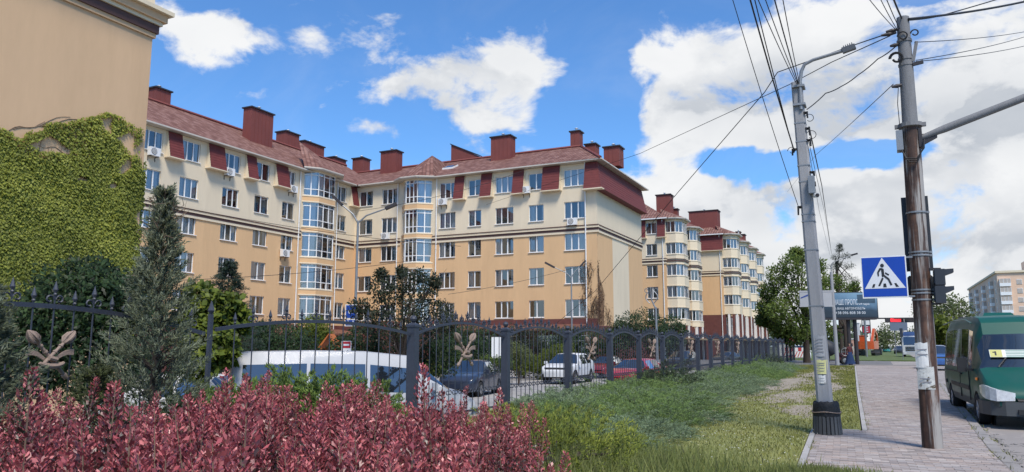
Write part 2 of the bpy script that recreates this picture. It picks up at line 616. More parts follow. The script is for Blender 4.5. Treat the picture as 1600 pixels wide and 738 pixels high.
def roof_mesh(name, polys, parent, mats=None):
    """sloping tiled faces; UV: u along the eave, v up the slope"""
    o = origin_of(parent)
    me = bpy.data.meshes.new(name)
    V, Fc, UV = [], [], []
    for poly in polys:
        pts = [Vector(p) - o for p in poly]
        nrm = (pts[1] - pts[0]).cross(pts[2] - pts[0])
        if nrm.length < 1e-6: nrm = (pts[2] - pts[0]).cross(pts[3] - pts[0])
        nrm.normalize()
        if nrm.z < 0: nrm = -nrm
        u = Vector((0, 0, 1)).cross(nrm)
        u = u.normalized() if u.length > 1e-4 else Vector((1, 0, 0))
        v = nrm.cross(u)
        b = len(V)
        for p in pts: V.append(tuple(p)); UV.append((p.dot(u), p.dot(v)))
        Fc.append(tuple(range(b, b + len(pts))))
    me.from_pydata(V, [], Fc)
    l = me.uv_layers.new(name='UVMap')
    for i, lp in enumerate(me.loops): l.data[i].uv = UV[lp.vertex_index]
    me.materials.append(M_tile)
    me.update()
    return link(name, me, parent)


# ------------------------------------------------------------------ windows
WCACHE = {}


def win_meshes(w, h, nl, transoms=(), room=0.6, fr=0.055):
    key = (round(w, 2), round(h, 2), nl, tuple(transoms), room)
    if key in WCACHE: return WCACHE[key]
    mb = MB()
    y0, y1 = 0.10, 0.17
    mb.box(0, fr, y0, y1, 0, h); mb.box(w - fr, w, y0, y1, 0, h)
    mb.box(fr, w - fr, y0, y1, 0, fr); mb.box(fr, w - fr, y0, y1, h - fr, h)
    xs = [w * i / nl for i in range(nl + 1)]
    for x in xs[1:-1]: mb.box(x - 0.05, x + 0.05, y0, y1, fr, h - fr)
    zs = [0] + [h * q for q in transoms] + [h]
    for z in zs[1:-1]:
        for i in range(nl):
            mb.box(xs[i] + 0.05, xs[i + 1] - 0.05, y0, y1, z - 0.035, z + 0.035)
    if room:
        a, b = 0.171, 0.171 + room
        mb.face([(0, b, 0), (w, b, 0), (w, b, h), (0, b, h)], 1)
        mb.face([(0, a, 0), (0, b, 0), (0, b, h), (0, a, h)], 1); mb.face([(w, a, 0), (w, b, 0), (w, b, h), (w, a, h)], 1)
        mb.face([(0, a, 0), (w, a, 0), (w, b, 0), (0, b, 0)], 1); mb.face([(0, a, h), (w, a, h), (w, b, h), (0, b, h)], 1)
    frame = mb.mesh('window_frame', [M_pvc, M_room])
    panes = []
    for i in range(nl):
        for j in range(len(zs) - 1):
            pm = MB()
            x0, x1 = xs[i] + 0.03, xs[i + 1] - 0.03
            pm.face([(x0, 0.135, zs[j] + 0.02), (x1, 0.135, zs[j] + 0.02), (x1, 0.135, zs[j + 1] - 0.02), (x0, 0.135, zs[j + 1] - 0.02)])
            panes.append(pm.mesh('pane', M_glass2 if room == 0.45 else M_glass, recalc=False))
    sill = MB(); sill.box(-0.04, w + 0.04, -0.09, 0.10, -0.05, -0.003)
    sillm = sill.mesh('sill', M_white)

    def cloth(x0, x1, z0, z1, amp=0.03, seed=0):
        c = MB(); n = max(6, int((x1 - x0) / 0.07)); rr = random.Random(seed)
        q = [(x0 + (x1 - x0) * i / n, 0.26 + amp * math.sin(i * 1.9 + rr.random() * 1.5)) for i in range(n + 1)]
        for i in range(n): c.face([(q[i][0], q[i][1], z0), (q[i + 1][0], q[i + 1][1], z0), (q[i + 1][0], q[i + 1][1], z1), (q[i][0], q[i][1], z1)])
        return c
    cur = [cloth(0.03, w - 0.03, 0.02, h - 0.02).mesh('curtain', M_curt, recalc=False)]
    cur.append((cloth(0.03, w * 0.27, 0.02, h - 0.02, 0.04, 1).mesh('curtain', M_drape, recalc=False), cloth(w * 0.74, w - 0.03, 0.02, h - 0.02, 0.04, 2).mesh('curtain', M_drape, recalc=False)))
    cur.append((cloth(0.03, w * 0.36, 0.02, h - 0.02, 0.04, 3).mesh('curtain', M_curt, recalc=False), cloth(w * 0.82, w - 0.03, 0.02, h - 0.02, 0.04, 4).mesh('curtain', M_curt, recalc=False)))
    bl = MB(); n = int(h / 0.07)
    for i in range(n): bl.face([(0.04, 0.25, i * 0.07 + 0.01), (w - 0.04, 0.25, i * 0.07 + 0.01), (w - 0.04, 0.28, i * 0.07 + 0.07), (0.04, 0.28, i * 0.07 + 0.07)])
    cur.append(bl.mesh('blind', M_curt, recalc=False))
    WCACHE[key] = (frame, panes, sillm, cur)
    return WCACHE[key]


def place_window(root, org, u, u0, u1, z0, z1, nl=None, style=None, transoms=(), room=0.6, sill=True, name='window'):
    w, h = u1 - u0, z1 - z0
    nl = nl or (3 if w > 1.65 else 2)
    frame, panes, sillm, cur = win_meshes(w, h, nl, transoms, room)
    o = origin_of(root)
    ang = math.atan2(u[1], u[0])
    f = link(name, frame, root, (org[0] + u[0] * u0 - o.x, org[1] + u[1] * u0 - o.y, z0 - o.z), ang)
    for p in panes:
        q = link('pane', p, f)
        q.rotation_euler = (R(rnd.uniform(-0.8, 1.6)), 0, R(rnd.uniform(-1.8, 1.8)))
    if sill: link('sill', sillm, f)
    st = style if style is not None else rnd.choices([0, 1, 2, 3, 4], [3, 4, 3.5, 1.2, 2.4])[0]
    if st < 4:
        for cm in (cur[st] if isinstance(cur[st], tuple) else (cur[st],)): link('blind' if st == 3 else 'curtain', cm, f)
    return f


def wall_grid(mb, org, u, W, zs, holes, mi_of, reveal=0.12, thick_mi=None):
    """facade with real openings: org = (x, y) of the left end, u = direction along it, outward normal (u.y, -u.x)"""
    n = (u[1], -u[0])
    us = sorted({0.0, W} | {q for h in holes for q in h[:2]} | set(zs.get('u', [])))
    zz = sorted(set(zs['z']) | {q for h in holes for q in h[2:4]})

    def P(a, z, d=0.0): return (org[0] + u[0] * a - n[0] * d, org[1] + u[1] * a - n[1] * d, z)
    for i in range(len(us) - 1):
        for j in range(len(zz) - 1):
            cu, cz = (us[i] + us[i + 1]) / 2, (zz[j] + zz[j + 1]) / 2
            if any(h[0] < cu < h[1] and h[2] < cz < h[3] for h in holes): continue
            mb.face([P(us[i], zz[j]), P(us[i + 1], zz[j]), P(us[i + 1], zz[j + 1]), P(us[i], zz[j + 1])], mi_of(cu, cz))
    for h in holes:
        a, b, c, d = h[:4]
        mi = mi_of((a + b) / 2, (c + d) / 2)
        for q in ([(a, c), (a, d)], [(b, d), (b, c)], [(a, d), (b, d)], [(b, c), (a, c)]):
            (ua, za), (ub, zb) = q
            mb.face([P(ua, za), P(ub, zb), P(ub, zb, reveal), P(ua, za, reveal)], mi)


def along(org, u, a, d, z):
    n = (u[1], -u[0])
    return (org[0] + u[0] * a + n[0] * d, org[1] + u[1] * a + n[1] * d, z)


def strip(mb, org, u, a0, a1, d0, d1, z0, z1, mi=0):
    lo = [along(org, u, a0, d1, z0), along(org, u, a1, d1, z0), along(org, u, a1, d0, z0), along(org, u, a0, d0, z0)]
    mb.prism(lo, [(p[0], p[1], z1) for p in lo], mi)


def string_course(root, segs, z0):
    mb = MB()
    for org, u, a0, a1 in segs:
        strip(mb, org, u, a0, a1, 0.003, 0.10, z0, z0 + 0.20, 0)
        strip(mb, org, u, a0, a1, 0.003, 0.17, z0 + 0.202, z0 + 0.27, 1)
        strip(mb, org, u, a0, a1, 0.003, 0.09, z0 + 0.272, z0 + 0.40, 1)
        strip(mb, org, u, a0, a1, 0.003, 0.14, z0 + 0.402, z0 + 0.47, 0)
        strip(mb, org, u, a0, a1, 0.003, 0.08, z0 - 0.20, z0 - 0.002, 1)
    return mb.build('string_course', [M_brown, M_cream], root)


def mansard(root, org, u, a0, a1, zb, zt, db=0.5, dt=0.12, laps=9):
    """flared red siding panel between two top-floor windows: lapped boards, cream cheeks and a cream ledge"""
    mb = MB()
    for i in range(laps):
        f0, f1 = i / laps, (i + 1) / laps
        z0, z1 = zb + (zt - zb) * f0, zb + (zt - zb) * f1 + 0.02
        d0, d1 = db + (dt - db) * f0 + 0.025, db + (dt - db) * f1 + 0.004
        p = [along(org, u, a0, d0, z0), along(org, u, a1, d0, z0), along(org, u, a1, d1, z1), along(org, u, a0, d1, z1)]
        q = [along(org, u, a0, 0.003, z0), along(org, u, a1, 0.003, z0), along(org, u, a1, 0.003, z1), along(org, u, a0, 0.003, z1)]
        mb.face(p, 0)
        mb.face([q[0], q[1], p[1], p[0]], 0)
    for a, e in ((a0, -0.012), (a1, 0.012)):
        mb.face([along(org, u, a + e, 0.003, zb), along(org, u, a + e, db, zb), along(org, u, a + e, dt, zt), along(org, u, a + e, 0.003, zt)], 1)
    strip(mb, org, u, a0 - 0.12, a1 + 0.12, 0.004, db + 0.06, zb - 0.09, zb - 0.01, 1)
    return mb.build('mansard_panel', [M_panel, M_cream], root, recalc=False)


def chimney(roof, x0, x1, y0, y1, z0, z1, slope_to=None, pots=1):
    mb = MB()
    if slope_to is None:
        mb.box(x0, x1, y0, y1, z0, z1, 0)
        mb.box(x0 - 0.12, x1 + 0.12, y0 - 0.12, y1 + 0.12, z1 + 0.002, z1 + 0.12, 1)
        for i in range(pots):
            cx = x0 + (x1 - x0) * (i + 1) / (pots + 1)
            mb.lathe([(0.1, z1 + 0.122), (0.1, z1 + 0.42), (0.2, z1 + 0.43), (0.02, z1 + 0.53)], 8, (cx, (y0 + y1) / 2, 0), mi=2)
        # vertical sheet seams
        for x in np.arange(x0 + 0.45, x1 - 0.2, 0.45): mb.box(x - 0.012, x + 0.012, y0 - 0.02, y0 - 0.003, z0, z1, 0)
        for y in np.arange(y0 + 0.45, y1 - 0.2, 0.45): mb.box(x1 + 0.003, x1 + 0.02, y - 0.012, y + 0.012, z0, z1, 0)
    else:
        lo = [(x0, y0, z0), (x1, y0, z0), (x1, y1, z0), (x0, y1, z0)]
        mb.prism(lo, [(x0, y0, z1), (x1, y0, slope_to), (x1, y1, slope_to), (x0, y1, z1)], 0)
        mb.prism([(x0 - .1, y0 - .1, z1 + .002), (x1 + .1, y0 - .1, slope_to + .002), (x1 + .1, y1 + .1, slope_to + .002), (x0 - .1, y1 + .1, z1 + .002)],
                 [(x0 - .1, y0 - .1, z1 + .1), (x1 + .1, y0 - .1, slope_to + .1), (x1 + .1, y1 + .1, slope_to + .1), (x0 - .1, y1 + .1, z1 + .1)], 1)
    return mb.build('chimney', [M_chim, M_dark, M_white], roof)


def downpipe(root, x, y, z0, z1, r=0.055):
    mb = MB()
    mb.tube([(x, y, z0), (x, y, z1)], r, 8)
    for z in np.arange(z0 + 1, z1, 2.0): mb.lathe([(r + 0.02, z), (r + 0.02, z + 0.06)], 8, (x, y, 0))
    return mb.build('downpipe', M_white, root)


def shop(root, org, u, a, b, z0, z1):
    place_window(root, org, u, a, b, z0, z1, 2, 4, (0.8,), 0.03, False, 'shop_window')


def bay(root, pts, zb, zt, floors, wmat, transoms, lights, glassroom=0.45, styles=None, frame_in=0.0):
    """projecting bay: spandrel bands and a glazed window on each facet of each floor"""
    zz = [zb] + [q for f in floors for q in f] + [zt]
    ctr = Vector((sum(p[0] for p in pts) / len(pts), sum(p[1] for p in pts) / len(pts)))
    for i in range(0, len(zz), 2):
        z0, z1 = zz[i], zz[i + 1]
        mb = MB()
        mb.prism([(p[0], p[1], z0) for p in pts], [(p[0], p[1], z1) for p in pts], 0)
        big = [(ctr.x + (p[0] - ctr.x) * 1.035, ctr.y + (p[1] - ctr.y) * 1.035) for p in pts]
        if i < len(zz) - 2:
            mb.prism([(p[0], p[1], z1 - 0.10) for p in big], [(p[0], p[1], z1 + 0.012) for p in big], 1)
        if i > 0:
            mb.prism([(p[0], p[1], z0 - 0.012) for p in big], [(p[0], p[1], z0 + 0.09) for p in big], 1)
        mb.build('bay_parapet', [wmat, M_cream], root)
    for k, (g0, g1) in enumerate(floors):
        for j in range(len(pts) - 1):
            a, b = Vector(pts[j]), Vector(pts[j + 1])
            L = (b - a).length
            if L < 0.5 or lights[j] == 0: continue
            d = (b - a) / L
            st = styles[(k, j)] if styles and (k, j) in styles else rnd.choice([0, 0, 0, 2, 1])
            place_window(root, (a.x, a.y), (d.x, d.y), 0.012, L - 0.012, g0 + 0.012, g1 - 0.012, lights[j], st, transoms, glassroom, False, 'bay_window')


# ------------------------------------------------------------------ the apartment building round the court
YR, XL, XE, YB = 60.0, -46.1, -20.85, 73.5
ZC = -0.55                                        # court level, below the lawn
ROWS = [4.68, 7.50, 10.36, 13.10, 15.95]
ZEAVE, ZRIDGE, ZBAND = 17.15, 20.55, 11.25


def apartment():
    root = thing('apartment_building', 'cream and orange apartment block with red tiled roof and angled court, two tall glazed bays', 'building', (-32, 62, ZC))
    mb = MB()
    rw = [(558, 582, 308), (597, 621, 307), (687, 712, 297), (732, 752, 293), (774, 802, 289), (826, 849, 285), (881, 913, 279)]
    rwc = []
    for a, b, y in rw:
        x0, x1 = pY(a, y, YR).x - XL, pY(b, y, YR).x - XL
        rwc.append((max(x0, 0.45), max(x1, 2.05)))
    lw = [(20.2, 21.9), (24.0, 25.7), (28.0, 29.7), (31.9, 33.4), (35.5, 37.2), (38.87, 40.6), (42.97, 44.7), (46.42, 48.04), (49.7, 51.2), (57.0, 58.5)]
    oL, uL = (XL, 16.15), (0, 1)
    oR, uR = (XL, YR), (1, 0)
    dz = 0.2

    def tone(cu, cz): return 1 if cz > ZBAND + 0.1 else 0
    HL, HR = [], []
    for k, z in enumerate(ROWS):
        for i, (a, b) in enumerate(lw):
            if k == 4 and i == 8: a = 50.25
            HL.append((a - 16.15, b - 16.15, z + dz - 0.76, z + dz + 0.72, k, i))
        for i, (a, b) in enumerate(rwc):
            HR.append((a, b, z - 0.74, z + 0.74, k, i))
    zs = {'z': [ZC, ZBAND + 0.1, ZEAVE]}
    wall_grid(mb, oL, uL, YR - 16.15, zs, HL, tone)
    wall_grid(mb, oR, uR, XE - XL, zs, HR, tone)
    s0, s1 = pX(958, 440, XE).y - YR, pX(983, 440, XE).y - YR
    wall_grid(mb, (XE, YR), (0, 1), YB - YR, {'z': zs['z'], 'u': [s0, s1]}, [], lambda cu, cz: 1 if cz > ZBAND + 0.1 or s0 < cu < s1 else 0)
    # rear and far sides
    mb.face([(XE, YB, ZC), (XL - 13.4, YB, ZC), (XL - 13.4, YB, ZEAVE), (XE, YB, ZEAVE)], 1)
    mb.face([(XL - 13.4, YB, ZC), (XL - 13.4, 16.2, ZC), (XL - 13.4, 16.2, ZEAVE), (XL - 13.4, YB, ZEAVE)], 1)
    mb.build('wall', [M_orange, M_cream], root, recalc=False)
    string_course(root, [(oL, uL, 0, 52.1 - 16.15), (oL, uL, 56.6 - 16.15, YR - 16.15 - 0.2), (oR, uR, 0.2, 5.4), (oR, uR, 9.0, XE - XL + 0.17), ((XE, YR), (0, 1), 0.003, YB - YR)], ZBAND)
    for h in HL:
        if h[5] < 3: continue
        place_window(root, oL, uL, h[0], h[1], h[2], h[3], style={(4, 5): 2, (3, 5): 0, (2, 5): 0, (1, 5): 0, (2, 4): 0, (3, 4): 0, (4, 4): 2}.get((h[4], h[5])))
    for h in HR: place_window(root, oR, uR, h[0], h[1], h[2], h[3])
    # red siding between the top-floor windows
    for a, b in [(37.5, 38.75), (41.25, 42.85), (45.2, 46.3), (48.6, 50.1), (59.0, 59.95)]:
        mansard(root, oL, uL, a - 16.15, b - 16.15, 15.0 + dz, ZEAVE - 0.05)
    for a, b, y in [(712, 727, 295), (753, 770, 291), (803, 820, 287), (849, 876, 282)]:
        mansard(root, oR, uR, pY(a, y, YR).x - XL, pY(b, y, YR).x - XL, 14.95, ZEAVE - 0.05)
    # the siding that wraps the end of the wing
    W = XE - XL
    mb = MB(); laps = 10
    for i in range(laps):
        f0, f1 = i / laps, (i + 1) / laps
        z0, z1 = 14.75 + 2.35 * f0, 14.75 + 2.35 * f1 + 0.02
        d0, d1 = 0.62 - 0.5 * f0 + 0.02, 0.62 - 0.5 * f1
        xa, ya = pY(915, 280, YR).x, YR
        mb.face([(xa, ya - d0, z0), (XE + d0, ya - d0, z0), (XE + d1, ya - d1, z1), (xa, ya - d1, z1)])
        mb.face([(XE + d0, ya - d0, z0), (XE + d0, YB, z0), (XE + d1, YB, z1), (XE + d1, ya - d1, z1)])
        mb.face([(XE + d0, ya - d0, z0), (XE + d0, YB, z0), (XE, YB, z0), (XE, ya - d0, z0)])
    mb.face([(xa, ya - .62, 14.75), (xa, ya, 14.75), (xa, ya, 17.1), (xa, ya - .12, 17.1)], 1)
    mb.box(xa - 0.1, XE + 0.7, ya - 0.7, ya - 0.004, 14.64, 14.74, 1)
    mb.box(XE + 0.004, XE + 0.7, ya - 0.004, YB, 14.64, 14.74, 0)
    mb.build('mansard_panel', [M_panel, M_cream], root, recalc=False)
    # two tall glazed bays
    fl = [(z - 1.12, z + 1.12) for z in ROWS]
    xb0, xb1 = pY(629, 300, YR).x, pY(677, 300, YR).x
    bay(root, [(xb0, YR - 0.004), (xb0 + 0.95, YR - 1.0), (xb1 - 1.15, YR - 1.0), (xb1, YR - 0.004)], 3.0, ZEAVE, fl, M_orange, (0.27, 0.86), (2, 3, 2),
        styles={(k, j): (0 if j == 2 else (1 if k != 3 else 2)) for k in range(5) for j in range(3)})
    fl2 = [(z + dz - 1.12, z + dz + 1.12) for z in ROWS]
    bay(root, [(XL + 0.004, 52.2), (XL + 1.0, 53.3), (XL + 1.0, 55.6), (XL + 0.004, 56.6)], 3.1, ZEAVE + dz, fl2, M_orange, (0.27, 0.86), (2, 3, 2),
        styles={(k, j): (0 if j == 0 else 2) for k in range(5) for j in range(3)})
    # roof with gutters
    xr = XL - 6.7; yr = 66.75; e = ZEAVE + 0.12; er, el_ = XE + 0.62, XL + 0.55; ZL = ZRIDGE + 1.0
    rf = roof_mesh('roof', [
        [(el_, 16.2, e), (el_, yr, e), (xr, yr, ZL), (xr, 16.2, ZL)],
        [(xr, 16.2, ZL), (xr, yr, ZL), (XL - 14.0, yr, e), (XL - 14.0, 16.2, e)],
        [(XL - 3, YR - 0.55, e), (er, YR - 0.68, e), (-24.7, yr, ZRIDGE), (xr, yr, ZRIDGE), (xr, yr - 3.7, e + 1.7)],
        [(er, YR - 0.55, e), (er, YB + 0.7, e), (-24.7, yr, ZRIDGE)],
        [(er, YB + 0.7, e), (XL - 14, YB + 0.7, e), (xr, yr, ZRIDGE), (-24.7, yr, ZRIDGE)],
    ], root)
    # bay caps
    cx = (xb0 + xb1) / 2
    ev = [(xb0 - .55, YR - .66), (xb0 + .75, YR - 1.55), (xb1 - .95, YR - 1.55), (xb1 + .5, YR - .66)]
    apx = (cx, YR + 2.5, ZRIDGE - .3)
    capm = [[(*ev[i], e + .02), (*ev[i + 1], e + .02), apx] for i in range(3)] + [[(*ev[0], e + .02), (cx, YR + 5.6, ZRIDGE - .6), apx], [(*ev[3], e + .02), apx, (cx, YR + 5.6, ZRIDGE - .6)]]
    roof_mesh('bay_roof', capm, root)
    ev2 = [(XL + .53, 51.7), (XL + 1.5, 52.9), (XL + 1.5, 56.0), (XL + .53, 57.2)]
    ap2 = (XL - 2.6, 54.4, ZRIDGE + .3)
    roof_mesh('bay_roof', [[(*ev2[i], e + .22), (*ev2[i + 1], e + .22), ap2] for i in range(3)], root)
    def gut(*a):
        q = MB(); q.box(*a); q.build('gutter', M_gut, root)
    gut(el_ - 0.02, el_ + 0.09, 16.2, YR - 0.8, e - 0.09, e + 0.02)
    gut(el_ + 0.15, er, YR - 0.65, YR - 0.53, e - 0.09, e + 0.02)
    gut(er - 0.02, er + 0.09, YR - 0.65, YB + 0.6, e - 0.09, e + 0.02)
    for E, zz in ((ev, e), (ev2, e + .2)):
        for i in range(3): q = MB(); q.bar((*E[i], zz), (*E[i + 1], zz), 0.10, 0.11); q.build('gutter', M_gut, root)
    def sof(*a):
        q = MB(); q.box(*a); q.build('soffit', M_gut, root)
    sof(XL - .02, el_ - 0.03, 16.2, YR - 0.55, e - 0.10, e - 0.03); sof(el_, er - 0.03, YR - 0.5, YR + .02, e - 0.105, e - 0.035)
    sof(XE - .02, er - 0.03, YR + .03, YB + 0.5, e - 0.11, e - 0.04)
    for E, zz, ins in ((ev, e - .12, (cx, YR)), (ev2, e + .08, (XL, 54.4))):
        s = MB(); s.prism([(p[0], p[1], zz) for p in E], [(p[0], p[1], zz + .08) for p in E]); s.build('soffit', M_gut, root)
    rg = MB(); rg.tube([(xr, 16.2, ZL + .03), (xr, yr, ZL + .06)], 0.16, 6); rg.tube([(xr, yr, ZRIDGE + .05), (-24.7, yr, ZRIDGE + .05), (er, YR - .68, e + .05)], 0.15, 6)
    rg.build('ridge_tiles', M_chim, root)
    # chimneys: (pixel columns, top row) on the ridge and on the slopes
    for a, b, yt, X, t in [(244, 268, 139, xr, 1.2), (387, 428, 171, XL - 3.6, 1.0), (447, 468, 207, xr, 1.3), (476, 507, 224, xr - 2.5, 1.4), (522, 541, 247, xr - 3, 1.2)]:
        y0, y1 = pX(a, yt, X).y, pX(b, yt, X).y
        if X == XL - 3.6: y0 += 0.5
        chimney(rf, X - t, X, y0, y1, ZEAVE + 1.2, pX((a + b) / 2, yt + 2, X).z)
    for a, b, yt, Y, t, p_ in [(551, 567, 246, yr + 2, 1.4, 1), (595, 619, 235, yr - 2.4, 1.2, 1), (767, 797, 212, yr - 2.4, 1.2, 1), (891, 905, 204, yr + .6, 1.0, 1), (914, 930, 224, yr + 2.6, 1.2, 1), (943, 967, 228, yr - 1.0, 1.4, 1)]:
        x0, x1 = pY(a, yt, Y).x, pY(b, yt, Y).x
        chimney(rf, x0, x1, Y, Y + t, ZEAVE + 0.9, pY((a + b) / 2, yt + 2, Y).z, pots=p_)
    p0, p1 = pY(705, 226, yr + 1), pY(748, 244, yr + 1)
    chimney(rf, p0.x, p1.x, yr + 1, yr + 1.5, ZEAVE + 1, p0.z, slope_to=p1.z)
    # skylight
    sk = MB(); c = Vector((pY(703, 257, YR + 3.0).x, YR + 3.0, 0)); sl = (ZRIDGE - e) / (yr - YR + .68)
    zf = lambda y: e + (y - YR + .68) * sl
    sk.prism([(c.x - .6, c.y - .5, zf(c.y - .5) + .01), (c.x + .6, c.y - .5, zf(c.y - .5) + .01), (c.x + .6, c.y + .6, zf(c.y + .6) + .01), (c.x - .6, c.y + .6, zf(c.y + .6) + .01)],
             [(c.x - .6, c.y - .5, zf(c.y - .5) + .16), (c.x + .6, c.y - .5, zf(c.y - .5) + .16), (c.x + .6, c.y + .6, zf(c.y + .6) + .16), (c.x - .6, c.y + .6, zf(c.y + .6) + .16)])
    so = sk.build('skylight', M_white, rf)
    sg = MB(); sg.face([(c.x - .52, c.y - .42, zf(c.y - .42) + .175), (c.x + .52, c.y - .42, zf(c.y - .42) + .175), (c.x + .52, c.y + .52, zf(c.y + .52) + .175), (c.x - .52, c.y + .52, zf(c.y + .52) + .175)])
    sg.build('skylight_pane', mat('skylight_glass', (0.02, 0.025, 0.03), 0.05, 0.0, spec=1.0), rf)
    # downpipes
    for y in (51.75, 57.0): downpipe(root, XL + 0.12, y, ZC, ZEAVE)
    for x in (xb0 - 0.45, xb1 + 0.45, pY(916, 380, YR).x): downpipe(root, x, YR - 0.12, ZC, ZEAVE)
    # plinth storey with canopy roofs
    pl = MB()
    strip(pl, oL, uL, 0, YR - 16.15 - 0.2, 0.004, 0.14, ZC, 3.4)
    strip(pl, oR, uR, 0.15, W, 0.004, 0.14, ZC, 3.78)
    strip(pl, (XE, YR), (0, 1), -0.14, YB - YR, 0.004, 0.14, ZC, 3.2)
    pl.build('plinth', M_plinth, root)
    cn = MB()
    cn.prism([(XL + .15, 40, 2.9), (XL + 2.6, 40, 2.45), (XL + 2.6, 58, 2.45), (XL + .15, 58, 2.9)], [(XL + .15, 40, 3.05), (XL + 2.6, 40, 2.6), (XL + 2.6, 58, 2.6), (XL + .15, 58, 3.05)])
    cn.prism([(-36, YR - 2.4, 2.75), (XE - 1, YR - 2.4, 2.75), (XE - 1, YR - .15, 3.2), (-36, YR - .15, 3.2)], [(-36, YR - 2.4, 2.88), (XE - 1, YR - 2.4, 2.88), (XE - 1, YR - .15, 3.33), (-36, YR - .15, 3.33)])
    cn.build('canopy', mat('canopy_sheet', (0.16, 0.07, 0.05), 0.6, 0.2, 1.5), root)
    for x in np.arange(-35, -22, 2.9):
        shop(root, (0, YR - 0.38), (1, 0), x, x + 1.9, 0.1, 2.4)
    return root


apartment()


def ac_unit():
    t = thing('air_conditioner', 'x', 'air conditioner', (0, 0, 0), 0, 'air conditioners on the facades')
    mb = MB(); mb.box(-0.42, 0.42, -0.42, -0.10, 0, 0.6); mb.build('casing', M_white, t)
    f = MB(); f.lathe([(0.245, -0.425), (0.245, -0.421)], 16, (-0.1, 0, 0.3), 'y', 0)
    for k in range(4): f.lathe([(0.06 + 0.05 * k, -0.445), (0.075 + 0.05 * k, -0.445)], 12, (-0.1, 0, 0.3), 'y', 1)
    f.build('fan_grille', [M_dark, M_white], t)
    b = MB()
    for x in (-0.3, 0.3): b.box(x - 0.02, x + 0.02, -0.42, -0.004, -0.06, -0.02); b.box(x - 0.02, x + 0.02, -0.04, -0.004, -0.35, -0.062)
    b.build('bracket', M_dark, t)
    return t


ac0 = ac_unit()
acs = [('L', 36.3, 14.95, 'outdoor air conditioner under the top-floor window beside the ivy wall'),
       ('L', 43.35, 14.95, 'outdoor air conditioner under the third top-floor window of the left facade'),
       ('L', 50.7, 14.95, 'outdoor air conditioner under the narrow top window beside the left glazed bay'),
       ('L', 50.0, 9.15, 'outdoor air conditioner below the brown band, left of the left glazed bay'),
       ('R', pY(605, 365, YR).x, 12.0 - 0.3, 'outdoor air conditioner just above the brown band near the inner corner'),
       ('R', pY(694, 313, YR).x, 14.55, 'outdoor air conditioner under the top window just right of the right glazed bay'),
       ('R', pY(823, 300, YR).x, 14.9, 'outdoor air conditioner between two top-floor windows of the right facade'),
       ('R', pY(896, 347, YR).x, 11.75, 'outdoor air conditioner on the brown band near the end of the right facade')]
for i, (s, a, z, lb) in enumerate(acs):
    o = ac0 if i == 0 else dup(ac0)
    o.location = (XL, a, z) if s == 'L' else (a, YR, z)
    o.rotation_euler = (0, 0, math.pi / 2 if s == 'L' else 0)
    o['label'] = lb


def ivy_building():
    root = thing('ivy_apartment_wing', 'beige windowless end wall with a moulded brown cornice, half covered in ivy', 'building', (-26, 9, ZC))
    y0, y1 = 2.65, 16.15
    zc = 11.95
    mb = MB()
    for x0, x1, ya, yb in ((-34, XE, y0, y1),):
        lo = [(x1, ya), (x1, yb), (x0, yb), (x0, ya)]
        mb.prism([(p[0], p[1], ZC) for p in lo], [(p[0], p[1], zc) for p in lo], 0)
        mb.prism([(p[0], p[1], zc + .001) for p in lo], [(p[0], p[1], 17.2) for p in lo], 1)
    mb.build('wall', [M_beige, M_cream], root)
    c = MB()
    for z0, z1, d, m in ((-0.45, -0.30, 0.07, 2), (-0.298, -0.02, 0.13, 1), (-0.018, 0.10, 0.20, 0), (0.102, 0.36, 0.30, 2), (0.362, 0.50, 0.44, 0)):
        c.box(XE + 0.003, XE + d, y0 - d, y1 + d, zc + z0, zc + z1, m)
        c.box(-34, XE + 0.003, y1 + 0.003, y1 + d - .001, zc + z0, zc + z1, m)
    c.build('cornice', [M_cream, M_brown, M_beige], root)
    rf = roof_mesh('roof', [[(XE + .7, y0 - .7, 17.3), (XE + .7, y1 + .7, 17.3), (-27, 9.4, 20.5)], [(XE + .7, y1 + .7, 17.3), (-34, y1 + .7, 17.3), (-34, 9.4, 20.5), (-27, 9.4, 20.5)],
                            [(XE + .7, y0 - .7, 17.3), (-34, y0 - .7, 17.3), (-34, 9.4, 20.5), (-27, 9.4, 20.5)]], root)


ivy_building()


# ------------------------------------------------------------------ the farther blocks along the street
def bay_plan(S, y0, out=2.0, L=4.0):
    return [(S, y0), (S + out * 0.62, y0 - 0.02), (S + out, y0 + out * 0.42), (S + out, y0 + L - 0.8), (S, y0 + L)]


